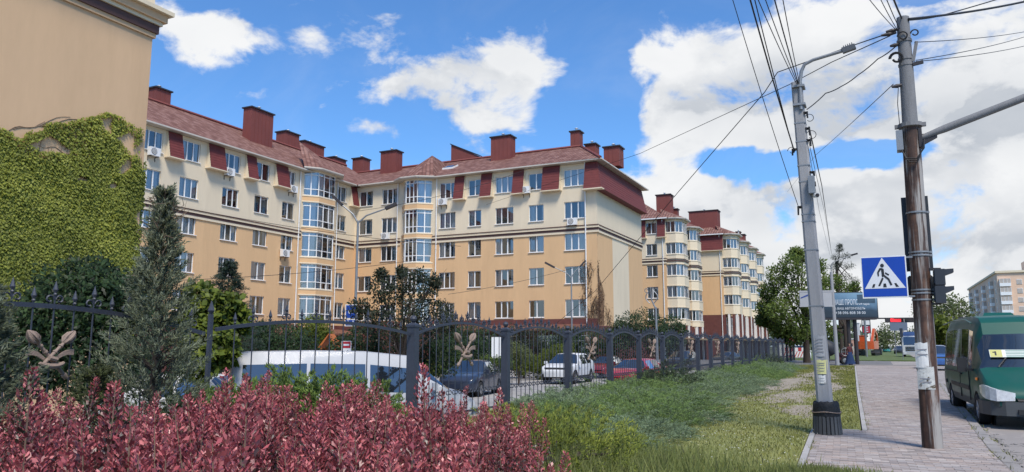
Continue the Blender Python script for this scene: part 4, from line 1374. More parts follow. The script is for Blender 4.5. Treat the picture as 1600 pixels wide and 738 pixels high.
def build_fence():
    root = thing('iron_fence', 'long grey wrought-iron fence with arched panels, spear tips and crossed-mace emblems', 'fence', (FX, 12.29, 0))
    posts = [2.4, 7.38, 12.29, 16.3, 20.32, 24.1, 27.47, 30.9, 34.28, 37.65, 40.8]
    while posts[-1] < 84: posts.append(posts[-1] + 3.35)
    H = 1.92
    pm = MB(); pm.box(-.085, .085, -.085, .085, -.3, H - .06); pm.box(-.1, .1, -.1, .1, H - .058, H - .02)
    pm.prism([(-.1, -.1, H - .019), (.1, -.1, H - .019), (.1, .1, H - .019), (-.1, .1, H - .019)], [(-.02, -.02, H + .03), (.02, -.02, H + .03), (.02, .02, H + .03), (-.02, .02, H + .03)])
    pm.lathe([(.02, H + .025), (.05, H + .05), (.068, H + .095), (.05, H + .14), (.015, H + .16)], 12)
    pme = pm.mesh('post', M_iron)
    tm = MB(); tm.box(-.025, .025, -.025, .025, -.3, H); tm.lathe([(.02, H), (.045, H + .05), (.004, H + .18)], 8); tme = tm.mesh('post', M_iron)
    br = MB(); br.tube([(0, 0, 0), (0, 0, 1)], 0.0095, 6); bme = br.mesh('bar', M_iron)
    eme = emblem_mesh()
    nb = 0
    far = MB()
    o = origin_of(root)
    for i, y in enumerate(posts):
        link('post', tme if y in (7.38,) else pme, root, (0, y - o.y, 0))
    for i in range(len(posts) - 1):
        ya, yb = posts[i] + .09, posts[i + 1] - .09
        W = yb - ya
        zr = lambda t: (1.72 if i else 1.66) + (0.27 if i != 1 else .17) * math.sin(math.pi * t) ** 0.85
        rail = MB(); pts = [(FX, ya + W * t, zr(t)) for t in np.linspace(0, 1, 15)]
        for a, b in zip(pts, pts[1:]): rail.bar(a, b, 0.03, 0.05)
        rail.build('arch_rail', M_iron, root)
        lr = MB(); lr.bar((FX, ya, .13), (FX, yb, .13), .03, .045); lr.build('lower_rail', M_iron, root)
        sp = {0: .225, 1: .35}.get(i, .25)
        n = int(round(W / sp))
        sc = MB()
        for k in range(1, n):
            t = k / n; y = ya + W * t; z = zr(t)
            tall = 0.05 if k % 2 else 0.13
            if nb < 290:
                b = link('bar', bme, root, (0, y - o.y, 0.05)); b.scale = (1, 1, z + tall - 0.05); nb += 1
            else: far.tube([(FX, y, .05), (FX, y, z + tall)], .0095, 4)
            zt = z + tall
            sc.lathe([(.012, zt - .02), (.021, zt + .0), (.012, zt + .015), (.028, zt + .05), (.002, zt + .145)], 6, (FX, y, 0))
            if k % 2 == 0 or i > 1:
                for s in (-1, 1):
                    scroll(sc, (FX, y + s * .055, z + .075), .045, math.pi, -math.pi * .75, sy=s)
                if i > 1:
                    for s in (-1, 1): sc.prism([(FX - .006, y + s * .02, zt - .05), (FX + .006, y + s * .02, zt - .05), (FX + .006, y + s * .085, zt + .03), (FX - .006, y + s * .085, zt + .03)],
                                               [(FX - .006, y + s * .01, zt - .02), (FX + .006, y + s * .01, zt - .02), (FX + .006, y + s * .08, zt + .065), (FX - .006, y + s * .08, zt + .065)])
            if i > 0 and k < n:
                for s in (-1, 1): scroll(sc, (FX, y + s * .06, .56), .055, -math.pi * .9, math.pi * .75, sy=s)
        q = sc.build('scrollwork', M_iron, root); q['kind'] = 'stuff'
        if i == 0: e = link('emblem', eme, root, (0.05, 5.2 - o.y, 1.40)); e.scale = (1, .84, .82)
        elif i in (2, 4, 6, 8, 10, 12):
            e = link('emblem', eme, root, (0.05, (ya + yb) / 2 - .05 - o.y, 1.42)); e.scale = (1, 1.35, 1.12)
    q = far.build('bar_run', M_iron, root); q['kind'] = 'stuff'
    fb = MB(); fb.box(FX - .16, FX + .16, 0, 86, -.55, .03); fb.build('footing', mat('footing_concrete', (0.28, 0.27, 0.25), 0.9, 0.2, 2), root)


build_fence()

# ------------------------------------------------------------------ poles, sign, signals, cables
M_conc = mat('pole_concrete', (0.30, 0.30, 0.31), 0.85, 0.12, 2.0, 0.3, 35, dirt=((0.20, 0.20, 0.205), 0.5, 0.75), stretch=(1, 1, .25))
M_conc2 = mat('old_pole_concrete', (0.185, 0.185, 0.19), 0.85, 0.2, 2.5, 0.3, 35, stretch=(1, 1, .2))
M_blackwrap = mat('black_wrap', (0.012, 0.012, 0.013), 0.6, 0.4, 12, 0.8, 18)
M_galv = mat('galvanised', (0.26, 0.27, 0.28), 0.5, 0.12, 3, metal=0.5)
M_cable = mat('black_cable', (0.018, 0.018, 0.02), 0.6, 0.2, 3)
M_paper = mat('weathered_paper', (0.62, 0.62, 0.60), 0.9, 0.15, 6, 0.2, 20, dirt=((0.35, 0.33, 0.3), 0.55, 0.7))
M_yellowpaper = mat('yellow_paper', (0.62, 0.60, 0.28), 0.9, 0.12, 8)
M_sig = mat('signal_grey', (0.030, 0.036, 0.046), 0.55, 0.15, 3)


def rust_mat():
    m, t, p, out = principled('rusty_pipe')
    tc = t.new('ShaderNodeTexCoord'); v = tc.outputs['Object']
    vs = t.vmath('MULTIPLY', v, (9, 9, 0.55))
    s = t.noise(vs, 1.0, 6, 0.7, 0.4); n = t.noise(v, 7, 5, 0.65)
    c = t.ramp(t.math('MULTIPLY_ADD', n, .4, t.math('MULTIPLY', s, .6)), [(0.35, (0.016, 0.009, 0.007)), (0.5, (0.055, 0.026, 0.017)), (0.64, (0.14, 0.070, 0.042))])
    c = t.mix(t.smooth(t.noise(t.vmath('ADD', vs, (7, 3, 1)), 0.8, 6, 0.65, 0.3), 0.47, 0.58, 0, 0.9), c, (0.36, 0.34, 0.315))
    t.l.new(c, p.inputs['Base Color']); p.inputs['Roughness'].default_value = 0.7
    b = t.new('ShaderNodeBump'); b.inputs['Strength'].default_value = 0.5; b.inputs['Distance'].default_value = 0.01
    t.l.new(s, b.inputs['Height']); t.l.new(b.outputs[0], p.inputs['Normal'])
    return m


M_rust = rust_mat()
GB = Vector((-0.89, 14.45, 0)); GT = Vector((-1.07, 14.45, 6.34))
BB = Vector((0.63, 13.16, 0)); BT = Vector((0.68, 13.16, 6.75))


def gpole(z): return GB + (GT - GB) * (z / GT.z)
def bpole(z): return BB + (BT - BB) * (z / BT.z)


def grey_pole():
    r = thing('lamp_pole', 'pale grey concrete lamp pole with a curved lamp arm, standing at the pavement corner', 'lamp pole', GB)
    mb = MB()
    w0, w1 = .135, .093
    ch = .3
    def ring(z, w):
        c = gpole(z); k = w * (1 - ch)
        return [(c.x - w, c.y - k, z), (c.x - k, c.y - w, z), (c.x + k, c.y - w, z), (c.x + w, c.y - k, z), (c.x + w, c.y + k, z), (c.x + k, c.y + w, z), (c.x - k, c.y + w, z), (c.x - w, c.y + k, z)]
    mb.prism(ring(-.3, w0), ring(GT.z, w1))
    mb.build('shaft', M_conc, r)
    am = MB(); t = GT
    pts = [(t.x + .06, t.y - .11, t.z - .55), (t.x + .06, t.y - .11, t.z + .1)]
    e = pY(1330, 76, t.y - .1)
    s0 = pY(1252, 112, t.y - .11); s1 = pY(1257, 101, t.y - .11); s2 = pY(1270, 94, t.y - .11); s3 = pY(1316, 80, t.y - .1)
    am.tube([pts[0], tuple(pY(1250, 128, t.y - .11)), tuple(s0), tuple(s1), tuple(s2), tuple(s3)], 0.032, 8)
    for z in (t.z - .1, t.z - .45): am.obox((t.x + .03, t.y - .02, z), (.11, 0, 0), (0, .13, 0), (0, 0, .02))
    am.build('lamp_arm', M_galv, r, smooth=True)
    hd = MB(); a, b = Vector(s3), Vector(pY(1336, 72, t.y - .1)); d = (b - a)
    up = Vector((0, 0, 1)); sd_ = d.cross(up).normalized(); nn = sd_.cross(d).normalized()
    hd.prism([a + sd_ * .04 - nn * .05, b + sd_ * .05 - nn * .055, b - sd_ * .05 - nn * .055, a - sd_ * .04 - nn * .05], [a + sd_ * .05 + nn * .05, b + sd_ * .06 + nn * .03, b - sd_ * .06 + nn * .03, a - sd_ * .05 + nn * .05])
    for k in range(5): c = a + d * (.2 + .16 * k); hd.obox(c + nn * .055, sd_ * .05, d.normalized() * .006, nn * .018)
    h = hd.build('lamp_head', mat('lamp_head_grey', (0.11, 0.115, 0.125), .5, .1, 3), r)
    bd = MB()
    for z in (5.55, 5.2, 4.75, 4.45, 3.85, 3.72, 3.2, 2.2):
        c = gpole(z); w = w0 + (w1 - w0) * z / GT.z + .004
        bd.obox(c, (w, 0, 0), (0, w, 0), (0, 0, .011))
        b1 = bd.build('strap', M_galv, r) if False else None
    # each steel strap its own piece
    for z in (5.55, 5.2, 4.75, 4.45, 3.85, 3.72, 3.2, 2.2):
        s = MB(); c = gpole(z); w = w0 + (w1 - w0) * z / GT.z + .004
        s.obox(c, (w, 0, 0), (0, w, 0), (0, 0, .011)); s.build('strap', M_galv, r)
    for (dx, z, l) in ((.11, 5.72, .10), (.12, 5.42, .13), (.12, 5.2, .11), (-.13, 5.05, .10), (-.12, 3.98, .14), (.13, 4.6, .07), (.13, 4.4, .06)):
        k = MB(); c = gpole(z)
        k.tube([(c.x + dx * .6, c.y - .05, z + .03), (c.x + dx, c.y - .1, z), (c.x + dx * 1.25, c.y - .1, z + .02), (c.x + dx * 1.3, c.y - .1, z - l)], [.02, .028, .02, .015], 7)
        k.build('cable_clamp', M_cable, r)
    # small ring-shaped cable loops
    for (dx, z, rr) in ((.17, 5.62, .09), (-.18, 5.05, .075), (.18, 5.3, .10)):
        k = MB(); c = gpole(z); scroll(k, (0, 0, 0), rr, 0, 5.6, .006, 14)
        k.xform(Matrix.Translation((c.x + dx, c.y - .06, z)) @ Matrix.Rotation(math.pi / 2, 4, 'Z')); k.build('cable_loop', M_cable, r)
    # the sheath at the foot: grey staves below, black wrap above, held by a wire
    w = MB(); c = GB
    n = 22
    for i in range(n):
        s = MB(); th = 2 * math.pi * i / n; rr = .212
        d = Vector((math.cos(th), math.sin(th), 0)); tq = Vector((-d.y, d.x, 0))
        s.prism([c + d * rr - tq * .028, c + d * (rr + .03) - tq * .024, c + d * (rr + .03) + tq * .024, c + d * rr + tq * .028],
                [c + d * (rr - .02) - tq * .026 + Vector((0, 0, .30)), c + d * (rr + .012) - tq * .022 + Vector((0, 0, .305)), c + d * (rr + .012) + tq * .022 + Vector((0, 0, .305)), c + d * (rr - .02) + tq * .026 + Vector((0, 0, .30))])
        s.build('stave', mat('grey_stave', (0.085, 0.085, 0.083), .8, .2, 6, .3, 30, rand=.25), r)
    w.lathe([(.222, .29), (.226, .35), (.218, .41), (.212, .47), (.203, .525), (.18, .55), (.13, .545)], 28, (c.x, c.y, 0))
    for i in range(len(w.v)):
        x, y, z = w.v[i]; q = .012 * math.sin(17 * math.atan2(y - c.y, x - c.x) + z * 9) + .008 * math.sin(31 * math.atan2(y - c.y, x - c.x))
        w.v[i] = (c.x + (x - c.x) * (1 + q * 2), c.y + (y - c.y) * (1 + q * 2), z + q * .8)
    w.build('black_wrap', M_blackwrap, r, smooth=True)
    wr = MB(); wr.tube([(c.x + .236 * math.cos(t), c.y + .236 * math.sin(t), .375 + .01 * math.sin(t * 3)) for t in np.linspace(0, 2 * math.pi, 25)], .009, 5)
    wr.build('wire_band', mat('wire_brown', (0.28, 0.2, 0.15), .6, .1, 4), r)
    return r


def paper(name, label, cat, c, w, h, d, material, text=None):
    """a sheet pasted on the front of a pole; lies along the pole's front face"""
    t = thing(name, label, cat, c)
    mb = MB(); n = 5
    for i in range(n):
        a0, a1 = -1 + 2 * i / n, -1 + 2 * (i + 1) / n
        f = lambda a: (c[0] + a * w / 2, c[1] - d + abs(a) ** 2 * d * .22, 0)
        p, q = f(a0), f(a1)
        mb.face([(p[0], p[1], c[2]), (q[0], q[1], c[2]), (q[0], q[1], c[2] + h + .01 * math.sin(i * 2.2)), (p[0], p[1], c[2] + h + .01 * math.sin(i * 2.2 - 2.2))])
    mb.build('sheet', material, t, recalc=False)
    if text:
        k = MB()
        for z in text:
            k.face([(c[0] - w * .36, c[1] - d - .004, c[2] + h * z), (c[0] + w * rnd.uniform(.1, .36), c[1] - d - .004, c[2] + h * z), (c[0] + w * .3, c[1] - d - .004, c[2] + h * (z + .05)), (c[0] - w * .36, c[1] - d - .004, c[2] + h * (z + .05))])
        k.build('print', mat('faded_ink', (.22, .22, .24), .9, .2, 8), t, recalc=False)
    return t


grey_pole()
c = gpole(1.02); paper('notice', 'yellowish torn notice on the grey lamp pole', 'notice', (c.x, c.y, 1.02), .2, .24, .145, M_yellowpaper, (.2, .4, .6, .75))
c = gpole(.78); paper('notice', 'whitish torn scrap just below the yellowish notice on the grey lamp pole', 'notice', (c.x - .01, c.y, .86), .16, .14, .146, M_paper, (.3, .6))
c = gpole(1.3); paper('notice', 'greyish bleached sheet above the yellowish notice on the grey lamp pole', 'notice', (c.x + .0, c.y, 1.32), .2, .36, .143, mat('bleached_sheet', (.34, .345, .36), .9, .12, 7), (.2, .35, .5, .65, .8))


def camera_box():
    a, b = pY(1263, 276, 14.3), pY(1274, 303, 14.3)
    t = thing('camera_box', 'grey junction box with a small white security camera on the lamp pole', 'security camera', ((a.x + b.x) / 2, 14.3, b.z))
    mb = MB(); mb.box(a.x, b.x, 14.24, 14.4, b.z, a.z); mb.box(a.x - .005, b.x + .005, 14.225, 14.239, b.z + .01, a.z - .01); mb.build('box', M_galv, t)
    k = MB(); cx = b.x + .01; z = b.z - .03
    k.tube([(cx - .03, 14.4, z + .05), (cx - .01, 14.3, z)], .015, 6); k.build('bracket', M_white, t)
    k = MB(); k.tube([(cx - .03, 14.36, z + .01), (cx + .03, 14.12, z - .03)], [.04, .045], 10); k.build('camera', M_white, t)
    k = MB(); k.tube([(cx + .031, 14.118, z - .031), (cx + .033, 14.11, z - .032)], .033, 10); k.build('lens', M_dark, t)


camera_box()


def brown_pole():
    r = thing('signal_pole', 'rust-streaked signal pole with a thinner concrete top, on the paved walk', 'pole', BB)
    zj = 4.95
    mb = MB(); mb.tube([bpole(-.3), bpole(2.6), bpole(zj)], [.142, .136, .128], 20); mb.build('pipe', M_rust, r, smooth=True)
    mb = MB(); mb.tube([bpole(zj + .001), bpole(BT.z)], [.115, .093], 14); mb.build('concrete_top', M_conc2, r, smooth=True)
    mb = MB(); c = bpole(zj); mb.lathe([(.12, zj - .04), (.175, zj - .03), (.175, zj + .03), (.12, zj + .04)], 16, (c.x, c.y, 0))
    for s in (-1, 1): mb.box(c.x + s * .19 - .03, c.x + s * .19 + .03, c.y - .03, c.y + .03, zj - .03, zj + .03)
    mb.build('collar', M_conc2, r)
    for z in (3.55, 2.93, 2.88, 2.35, 2.3, 2.2):
        b = MB(); c = bpole(z); b.lathe([(.14, z - .012), (.147, z - .012), (.147, z + .012), (.14, z + .012)], 18, (c.x, c.y, 0)); b.box(c.x + .145, c.x + .18, c.y - .02, c.y + .02, z - .015, z + .015); b.build('clamp_band', M_galv, r)
    for z in (6.35, 6.05, 5.95):
        b = MB(); c = bpole(z); b.lathe([(.1, z - .02), (.112, z - .02), (.112, z + .02), (.1, z + .02)], 14, (c.x, c.y, 0)); b.build('clamp_band', M_conc2, r)
    # mast arm over the road
    a = pY(1438, 216, 13.16); e = pY(1600, 153, 13.16); d = (e - a)
    am = MB(); f = a + d * 3.2
    am.tube([a - d * .05, a + d * .12, a + d * .25, f], [.035, .05, .062, .05], 12)
    am.build('mast_arm', M_conc2, r, smooth=True)
    gs = MB(); c = bpole(a.z)
    gs.prism([(c.x + .12, 13.14, a.z - .14), (c.x + .36, 13.14, a.z - .02), (c.x + .36, 13.14, a.z + .06), (c.x + .12, 13.14, a.z + .06)], [(c.x + .12, 13.18, a.z - .14), (c.x + .36, 13.18, a.z - .02), (c.x + .36, 13.18, a.z + .06), (c.x + .12, 13.18, a.z + .06)])
    gs.box(c.x + .1, c.x + .15, 13.06, 13.26, a.z - .16, a.z + .14)
    gs.build('arm_bracket', M_dark, r)
    jb = MB(); jb.box(c.x - .21, c.x - .125, 13.02, 13.18, a.z - .2, a.z + .13); jb.box(c.x - .215, c.x - .12, 13.005, 13.019, a.z - .19, a.z + .12); jb.build('junction_box', M_galv, r)
    cl = MB()
    for k in range(3):
        cl.tube([(c.x - .15, 13.0, a.z - .2), (c.x - .1 + .02 * k, 12.98, a.z - .34 - .03 * k), (c.x + .05, 12.97, a.z - .36 - .03 * k), (c.x + .16, 13.0, a.z - .2 + .02 * k), (c.x + .17, 13.04, a.z - .05)], .011, 6)
    cl.build('cable_bundle', M_cable, r)
    # coils, insulators and brackets at the top
    for z, x, rr in ((6.05, -.13, .11), (6.42, .15, .06), (6.4, -.02, .08)):
        k = MB(); c = bpole(z)
        for q in range(3 if rr > .1 else 1): scroll(k, (0, 0, 0), rr - q * .012, 0, 6.0, .011, 16)
        k.xform(Matrix.Translation((c.x + x, c.y - .12, z)) @ Matrix.Rotation(math.pi / 2, 4, 'Z')); k.build('cable_coil', M_cable, r)
    for z, x in ((6.55, -.17), (6.5, -.22), (5.62, -.15), (6.3, -.14)):
        k = MB(); c = bpole(z); k.tube([(c.x + x * .5, c.y - .05, z), (c.x + x, c.y - .08, z - .02), (c.x + x * 1.5, c.y - .1, z - .03)], [.02, .035, .018], 8); k.build('insulator', M_dark, r)
    k = MB(); c = bpole(6.1); k.bar((c.x + .1, c.y - .05, 5.98), (c.x + .17, c.y - .05, 6.3), .03, .05); k.build('bracket', M_conc2, r)
    k = MB(); k.bar((c.x + .09, c.y - .05, 5.93), (c.x + .24, c.y - .05, 5.95), .05, .05); k.build('bracket', M_dark, r)
    k = MB(); k.tube([bpole(5.6) + Vector((-.13, -.1, 0)), bpole(5.3) + Vector((-.16, -.12, 0)), bpole(4.9) + Vector((-.15, -.13, 0)), bpole(4.5) + Vector((-.17, -.13, 0))], .006, 5); k.build('loose_wire', M_cable, r)


brown_pole()
c = bpole(1.1); paper('notice', 'white blank sheet pasted on the rusty signal pole', 'notice', (c.x - .05, c.y, 1.18), .2, .37, .155, M_paper, (.5, .7))
paper('notice', 'tattered whitish sheet with a dark torn patch, low on the rusty signal pole', 'notice', (c.x - .03, c.y, .86), .23, .33, .150, mat('torn_sheet', (.5, .5, .47), .9, .25, 9, .3, 25, dirt=((.09, .07, .045), .54, .6)), (.3, .45))


def crossing_sign():
    y = 12.98
    a, b = pY(1344, 402, y), pY(1420, 465, y)
    x0, x1, z1, z0 = a.x, b.x, a.z, b.z
    t = thing('crossing_sign', 'square blue pedestrian crossing sign with white triangle on the rusty signal pole', 'road sign', ((x0 + x1) / 2, y, z0))
    mb = MB(); mb.box(x0, x1, y, y + .025, z0, z1); mb.build('board', M_white, t)
    S = (x1 - x0) / 500.0
    T = lambda u, v: (x0 + (u - 97) * S, z1 - (v - 80) * S * (z1 - z0) / (x1 - x0) * 500 / 430)

    def poly(mb, pts, y0, th, mi=0):
        q = [T(*p) for p in pts]
        mb.prism([(p[0], y0, p[1]) for p in q], [(p[0], y0 - th, p[1]) for p in q], mi)
    m = MB(); poly(m, [(110, 92), (584, 92), (584, 494), (110, 494)], y - .001, .003); m.build('blue_panel', mat('sign_blue', (0.008, 0.055, 0.36), .35, .06, 3), t)
    m = MB(); poly(m, [(335, 97), (128, 412), (574, 412)], y - .005, .002); m.build('triangle', mat('sign_white', (.68, .68, .70), .4, .04, 3), t)
    m = MB(); yy = y - .008
    poly(m, [(333 + 21 * math.cos(k * math.pi / 7), 178 + 20 * math.sin(k * math.pi / 7)) for k in range(14)], yy, .002)
    poly(m, [(300, 205), (318, 201), (348, 212), (352, 275), (333, 300), (322, 288), (320, 228)], yy - .0001, .002)
    poly(m, [(299, 206), (318, 218), (292, 250), (293, 284), (279, 286), (274, 246)], yy - .0022, .0015)
    poly(m, [(362, 246), (405, 270), (397, 284), (360, 264)], yy, .002)
    poly(m, [(334, 282), (350, 272), (402, 312), (432, 376), (412, 385), (386, 326)], yy - .0022, .0015)
    poly(m, [(322, 302), (342, 310), (298, 388), (275, 386)], yy, .002)
    poly(m, [(222, 366), (246, 364), (234, 400), (205, 401)], yy, .002)
    poly(m, [(336, 362), (362, 362), (369, 400), (331, 401)], yy, .002)
    poly(m, [(453, 362), (474, 361), (502, 398), (470, 400)], yy, .002)
    q = m.build('pictogram', mat('sign_black', (.02, .02, .025), .5, .1, 3), t)
    m = MB()
    for z in (z1 - .03, z0 + .02): m.box(x1 - .05, bpole(z).x - .1, y + .026, y + .05, z - .012, z + .012)
    m.build('bracket', M_galv, t)


crossing_sign()


def signals():
    # big three-lamp signal seen from behind: dark back shield on both sides of the pole
    z0, z1 = pY(1422, 425, 13.4).z, pY(1415, 310, 13.4).z
    c = bpole((z0 + z1) / 2)
    t = thing('traffic_light', 'tall dark traffic light seen from behind, behind the rusty pole', 'traffic light', (c.x, 13.35, z0))
    m = MB(); m.box(c.x - .19, c.x + .185, 13.32, 13.345, z0, z1); m.box(c.x - .19, c.x - .175, 13.345, 13.37, z0, z1); m.box(c.x + .17, c.x + .185, 13.345, 13.37, z0, z1); m.build('back_shield', M_sig, t)
    m = MB(); h = (z1 - z0 - .1) / 3
    for k in range(3): m.box(c.x - .14, c.x + .14, 13.346, 13.55, z0 + .05 + k * h, z0 + .05 + (k + 1) * h - .01)
    m.build('housing', M_sig, t)
    for k in range(3):
        v = MB(); zc = z0 + .05 + (k + .5) * h; v.lathe([(.12, 13.551), (.125, 13.72)], 12, (c.x, 0, zc), 'y'); v.build('visor', M_sig, t)
    # smaller rounded box below
    z0, z1 = pY(1422, 464, 13.3).z, pY(1422, 431, 13.3).z
    c = bpole(z0)
    t = thing('pedestrian_signal', 'squat dark grey signal box behind the rusty pole beside the crossing sign', 'traffic light', (c.x, 13.35, z0))
    m = MB(); w, ch = .2, .05
    q = [(-w, z0 + ch), (-w + ch, z0), (w - ch, z0), (w, z0 + ch), (w, z1 - ch), (w - ch, z1), (-w + ch, z1), (-w, z1 - ch)]
    m.prism([(c.x + x, 13.31, z) for x, z in q], [(c.x + x, 13.5, z) for x, z in q]); m.build('housing', M_sig, t)
    v = MB(); v.lathe([(.12, 13.501), (.125, 13.62)], 12, (c.x, 0, (z0 + z1) / 2), 'y'); v.build('visor', M_sig, t)
    # two-lamp signal seen edge on, hoods to the right
    y = 13.1
    T = lambda px, py: pY(px, py, y)
    t = thing('pedestrian_signal', 'narrow two-lamp pedestrian signal with hoods, right of the rusty pole', 'traffic light', T(1466, 475))
    for a, b, cc, d in ((421, 446, 1461, 1475), (447, 474, 1462, 1476)):
        m = MB(); p, q = T(cc, b), T(d, a)
        m.box(p.x, q.x, y - .11, y + .11, p.z, q.z); m.box(p.x - .012, p.x - .001, y - .09, y + .09, p.z + .02, q.z - .02); m.build('housing', M_sig, t)
    for a, b, cc, d in ((421.5, 431, 1475, 1489), (448.5, 459, 1476, 1490)):
        m = MB(); p, q, e = T(cc, a), T(cc, b), T(d, a)
        lo = [(p.x + .001, y - .1, p.z), (e.x, y - .09, p.z + .005), (e.x, y - .09, p.z - .05), (p.x + .001, y - .1, q.z)]
        hi = [(v[0], y + .1 if i in (0, 3) else y + .09, v[2]) for i, v in enumerate(lo)]
        m.prism(lo, hi); m.build('visor', M_sig, t)
    for a, zz in ((421, 420), (474, 475)):
        m = MB(); p, q = T(1452, zz), T(1470, zz); m.bar((p.x, y, p.z), (q.x, y, q.z), .025, .025); m.build('bracket', M_dark, t)


signals()


def cable(label, pts, r=.008, sag=0.0, n=14):
    """a hanging wire through the given points"""
    out = []
    for (a, b), i in zip(zip(pts, pts[1:]), range(len(pts) - 1)):
        a, b = Vector(a), Vector(b)
        for k in range(n + (1 if i == len(pts) - 2 else 0)):
            f = k / n
            out.append(a + (b - a) * f - Vector((0, 0, sag * 4 * f * (1 - f))))
    mb = MB(); mb.tube(out, r, 5)
    o = mb.mesh('overhead_cable', M_cable)
    return tag(link('overhead_cable', o), label, 'cable', 'overhead cables')


def wires():
    P = lambda px, py, D: pD(px, py, D)
    b = bpole(6.62); g = GT
    bt = lambda z, dx=0.: bpole(z) + Vector((dx, -.08, 0))
    gt = lambda z, dx=0.: gpole(z) + Vector((dx, -.1, 0))
    # from the signal pole to the upper right
    cable('thick black cable from the signal pole top to the upper right corner', [bt(6.68, .08), P(1700, -24, 15)], .02, .1)
    cable('black cable lashed under the thick cable right of the signal pole top', [bt(6.66, .08), P(1480, 22, 12.9), P(1660, -34, 15)], .011, .02)
    for (y0, y1, z, lb) in ((66, 47, 6.28, 'upper of the three thin wires running right from the signal pole'), (93, 52, 5.98, 'steepest of the three thin wires running right from the signal pole'), (95, 68, 5.96, 'lowest of the three thin wires running right from the signal pole')):
        cable(lb, [bt(z, .14), P(1625, y1 - 2, 19)], .007, .06)
    # bundles from the signal pole up and to the left over the camera
    for x1, x0, r, lb in ((1336, -.12, .006, 'thin wire rising left from the signal pole, leftmost of the bundle'), (1362, -.1, .006, 'thin wire rising left from the signal pole, second of the bundle'), (1374, -.06, .007, 'thin wire rising left from the signal pole, third of the bundle'), (1386, -.02, .014, 'thick black cable rising steeply left from the signal pole top')):
        a = bt(6.55 if x1 < 1380 else 6.72, x0)
        e = pD(x1, -30, 9.2)
        cable(lb, [a, e], r, .03)
    # signal pole to the lamp pole and the far court
    k = P(1215, 113, 16.5)
    cable('black cable from the signal pole that bends down toward the court houses', [bt(6.5, -.2), P(1330, 72, 14.2), k, P(1195, 144, 17.5), P(1060, 300, 24), P(930, 455, 34), P(870, 505, 38)], .011, .0, 6)
    cable('thin wire sagging from the signal pole, passing behind the lamp head', [bt(6.45, -.2), P(1300, 97, 14.5), P(1234, 132, 17), P(1000, 240, 30), P(760, 320, 52)], .009, 0, 6)
    cable('slack wavy cable between the signal pole and the lamp pole', [bt(6.25, -.14), P(1372, 92, 13), P(1340, 118, 13.3), P(1315, 135, 13.4), P(1290, 146, 13.4), gt(5.78, .14)], .010, .015, 5)
    cable('thin wire from the signal pole running down to the distant trees', [bt(5.64, -.2), P(1275, 242, 30), P(1230, 300, 60)], .007, .02)
    # from the lamp pole up over the camera
    for i, (x1, x0, z, r) in enumerate(((1168, .0, 6.3, .007), (1182, .02, 6.3, .007), (1200, .03, 6.32, .010), (1216, .05, 6.34, .007))):
        cable('wire rising from the lamp pole top, %s' % ('outermost on the left', 'second from the left', 'thicker third one', 'nearest the lamp arm')[i], [gt(z, x0), P(x1, -40, 9.0)], r, .05)
    for i, (x1, z, r) in enumerate(((1164, 5.05, .012), (1172, 5.0, .008))):
        cable(('thick' if i == 0 else 'thin') + ' wire rising from the clamp on the left side of the lamp pole', [gt(z, -.14), P(x1, -30, 9.4)], r, .05)
    cable('thin wire rising from the lowest clamp of the lamp pole', [gt(4.0, -.15), P(1136, -30, 10)], .006, .08)
    # twisted cable running down from the lamp pole to the next pole
    cable('twisted black cable from the lamp pole to the far lamp pole', [gt(5.45, .15), P(1284, 290, 25), P(1299, 395, 62)], .013, .0)
    for k, (dx, px) in enumerate(((.1, 1280), (.12, 1288))):
        cable('thin wire beside the twisted cable, %s one' % ('left', 'right')[k], [gt(5.2, dx), P(px, 330, 30), P(1297 + 3 * k, 400, 62)], .006, .0)
    # thin lines across the court in front of the facades
    for (p, q, s, lb) in (((190, 305, 30), (720, 385, 42), .3, 'thin cable across the left facade just under the brown band'), ((230, 440, 30), (660, 405, 44), .2, 'thin cable across the lower windows of the left facade'), ((700, 460, 46), (925, 410, 50), .2, 'thin cable near the end lamp of the right facade'), ((560, 330, 42), (830, 262, 50), .35, 'thin cable across the upper windows of the right facade')):
        cable(lb, [P(*p), P(*q)], .012, s)


wires()


# ------------------------------------------------------------------ vehicles
M_tyre = mat('tyre_rubber', (0.018, 0.018, 0.019), 0.85, 0.2, 8)
M_rim = mat('rim_alloy', (0.42, 0.42, 0.43), 0.35, 0.1, 4, metal=0.7)
M_trim = mat('black_trim', (0.020, 0.021, 0.023), 0.6, 0.2, 5)
def car_glass(name='car_glass', base=.10):
    m, t, p, out = principled(name)
    p.inputs['Base Color'].default_value = (.012, .015, .019, 1); p.inputs['Roughness'].default_value = .08
    gl = t.new('ShaderNodeBsdfGlossy'); gl.inputs['Roughness'].default_value = .03; gl.inputs['Color'].default_value = (.95, .97, 1, 1)
    lw = t.new('ShaderNodeLayerWeight'); lw.inputs['Blend'].default_value = .35
    mx = t.new('ShaderNodeMixShader'); t.l.new(t.math('MULTIPLY_ADD', lw.outputs['Fresnel'], .7, base, clamp=True), mx.inputs[0])
    t.l.new(p.outputs[0], mx.inputs[1]); t.l.new(gl.outputs[0], mx.inputs[2]); t.l.new(mx.outputs[0], out.inputs[0])
    return m


M_cglass = car_glass()
M_cglass2 = car_glass('minibus_glass', .05)
M_lens = mat('headlight_lens', (0.62, 0.64, 0.66), 0.08, 0.25, 14, spec=0.8, coat=0.6)
M_chrome = mat('chrome', (0.6, 0.6, 0.62), 0.15, 0.05, 2, metal=0.9)
M_tail = mat('tail_lens', (0.30, 0.012, 0.012), 0.15, 0.1, 6, spec=.7)
M_amber = mat('amber_lens', (0.55, 0.16, 0.02), 0.2, 0.1, 6)
M_plate = mat('number_plate', (0.72, 0.72, 0.70), 0.5, 0.03, 4)


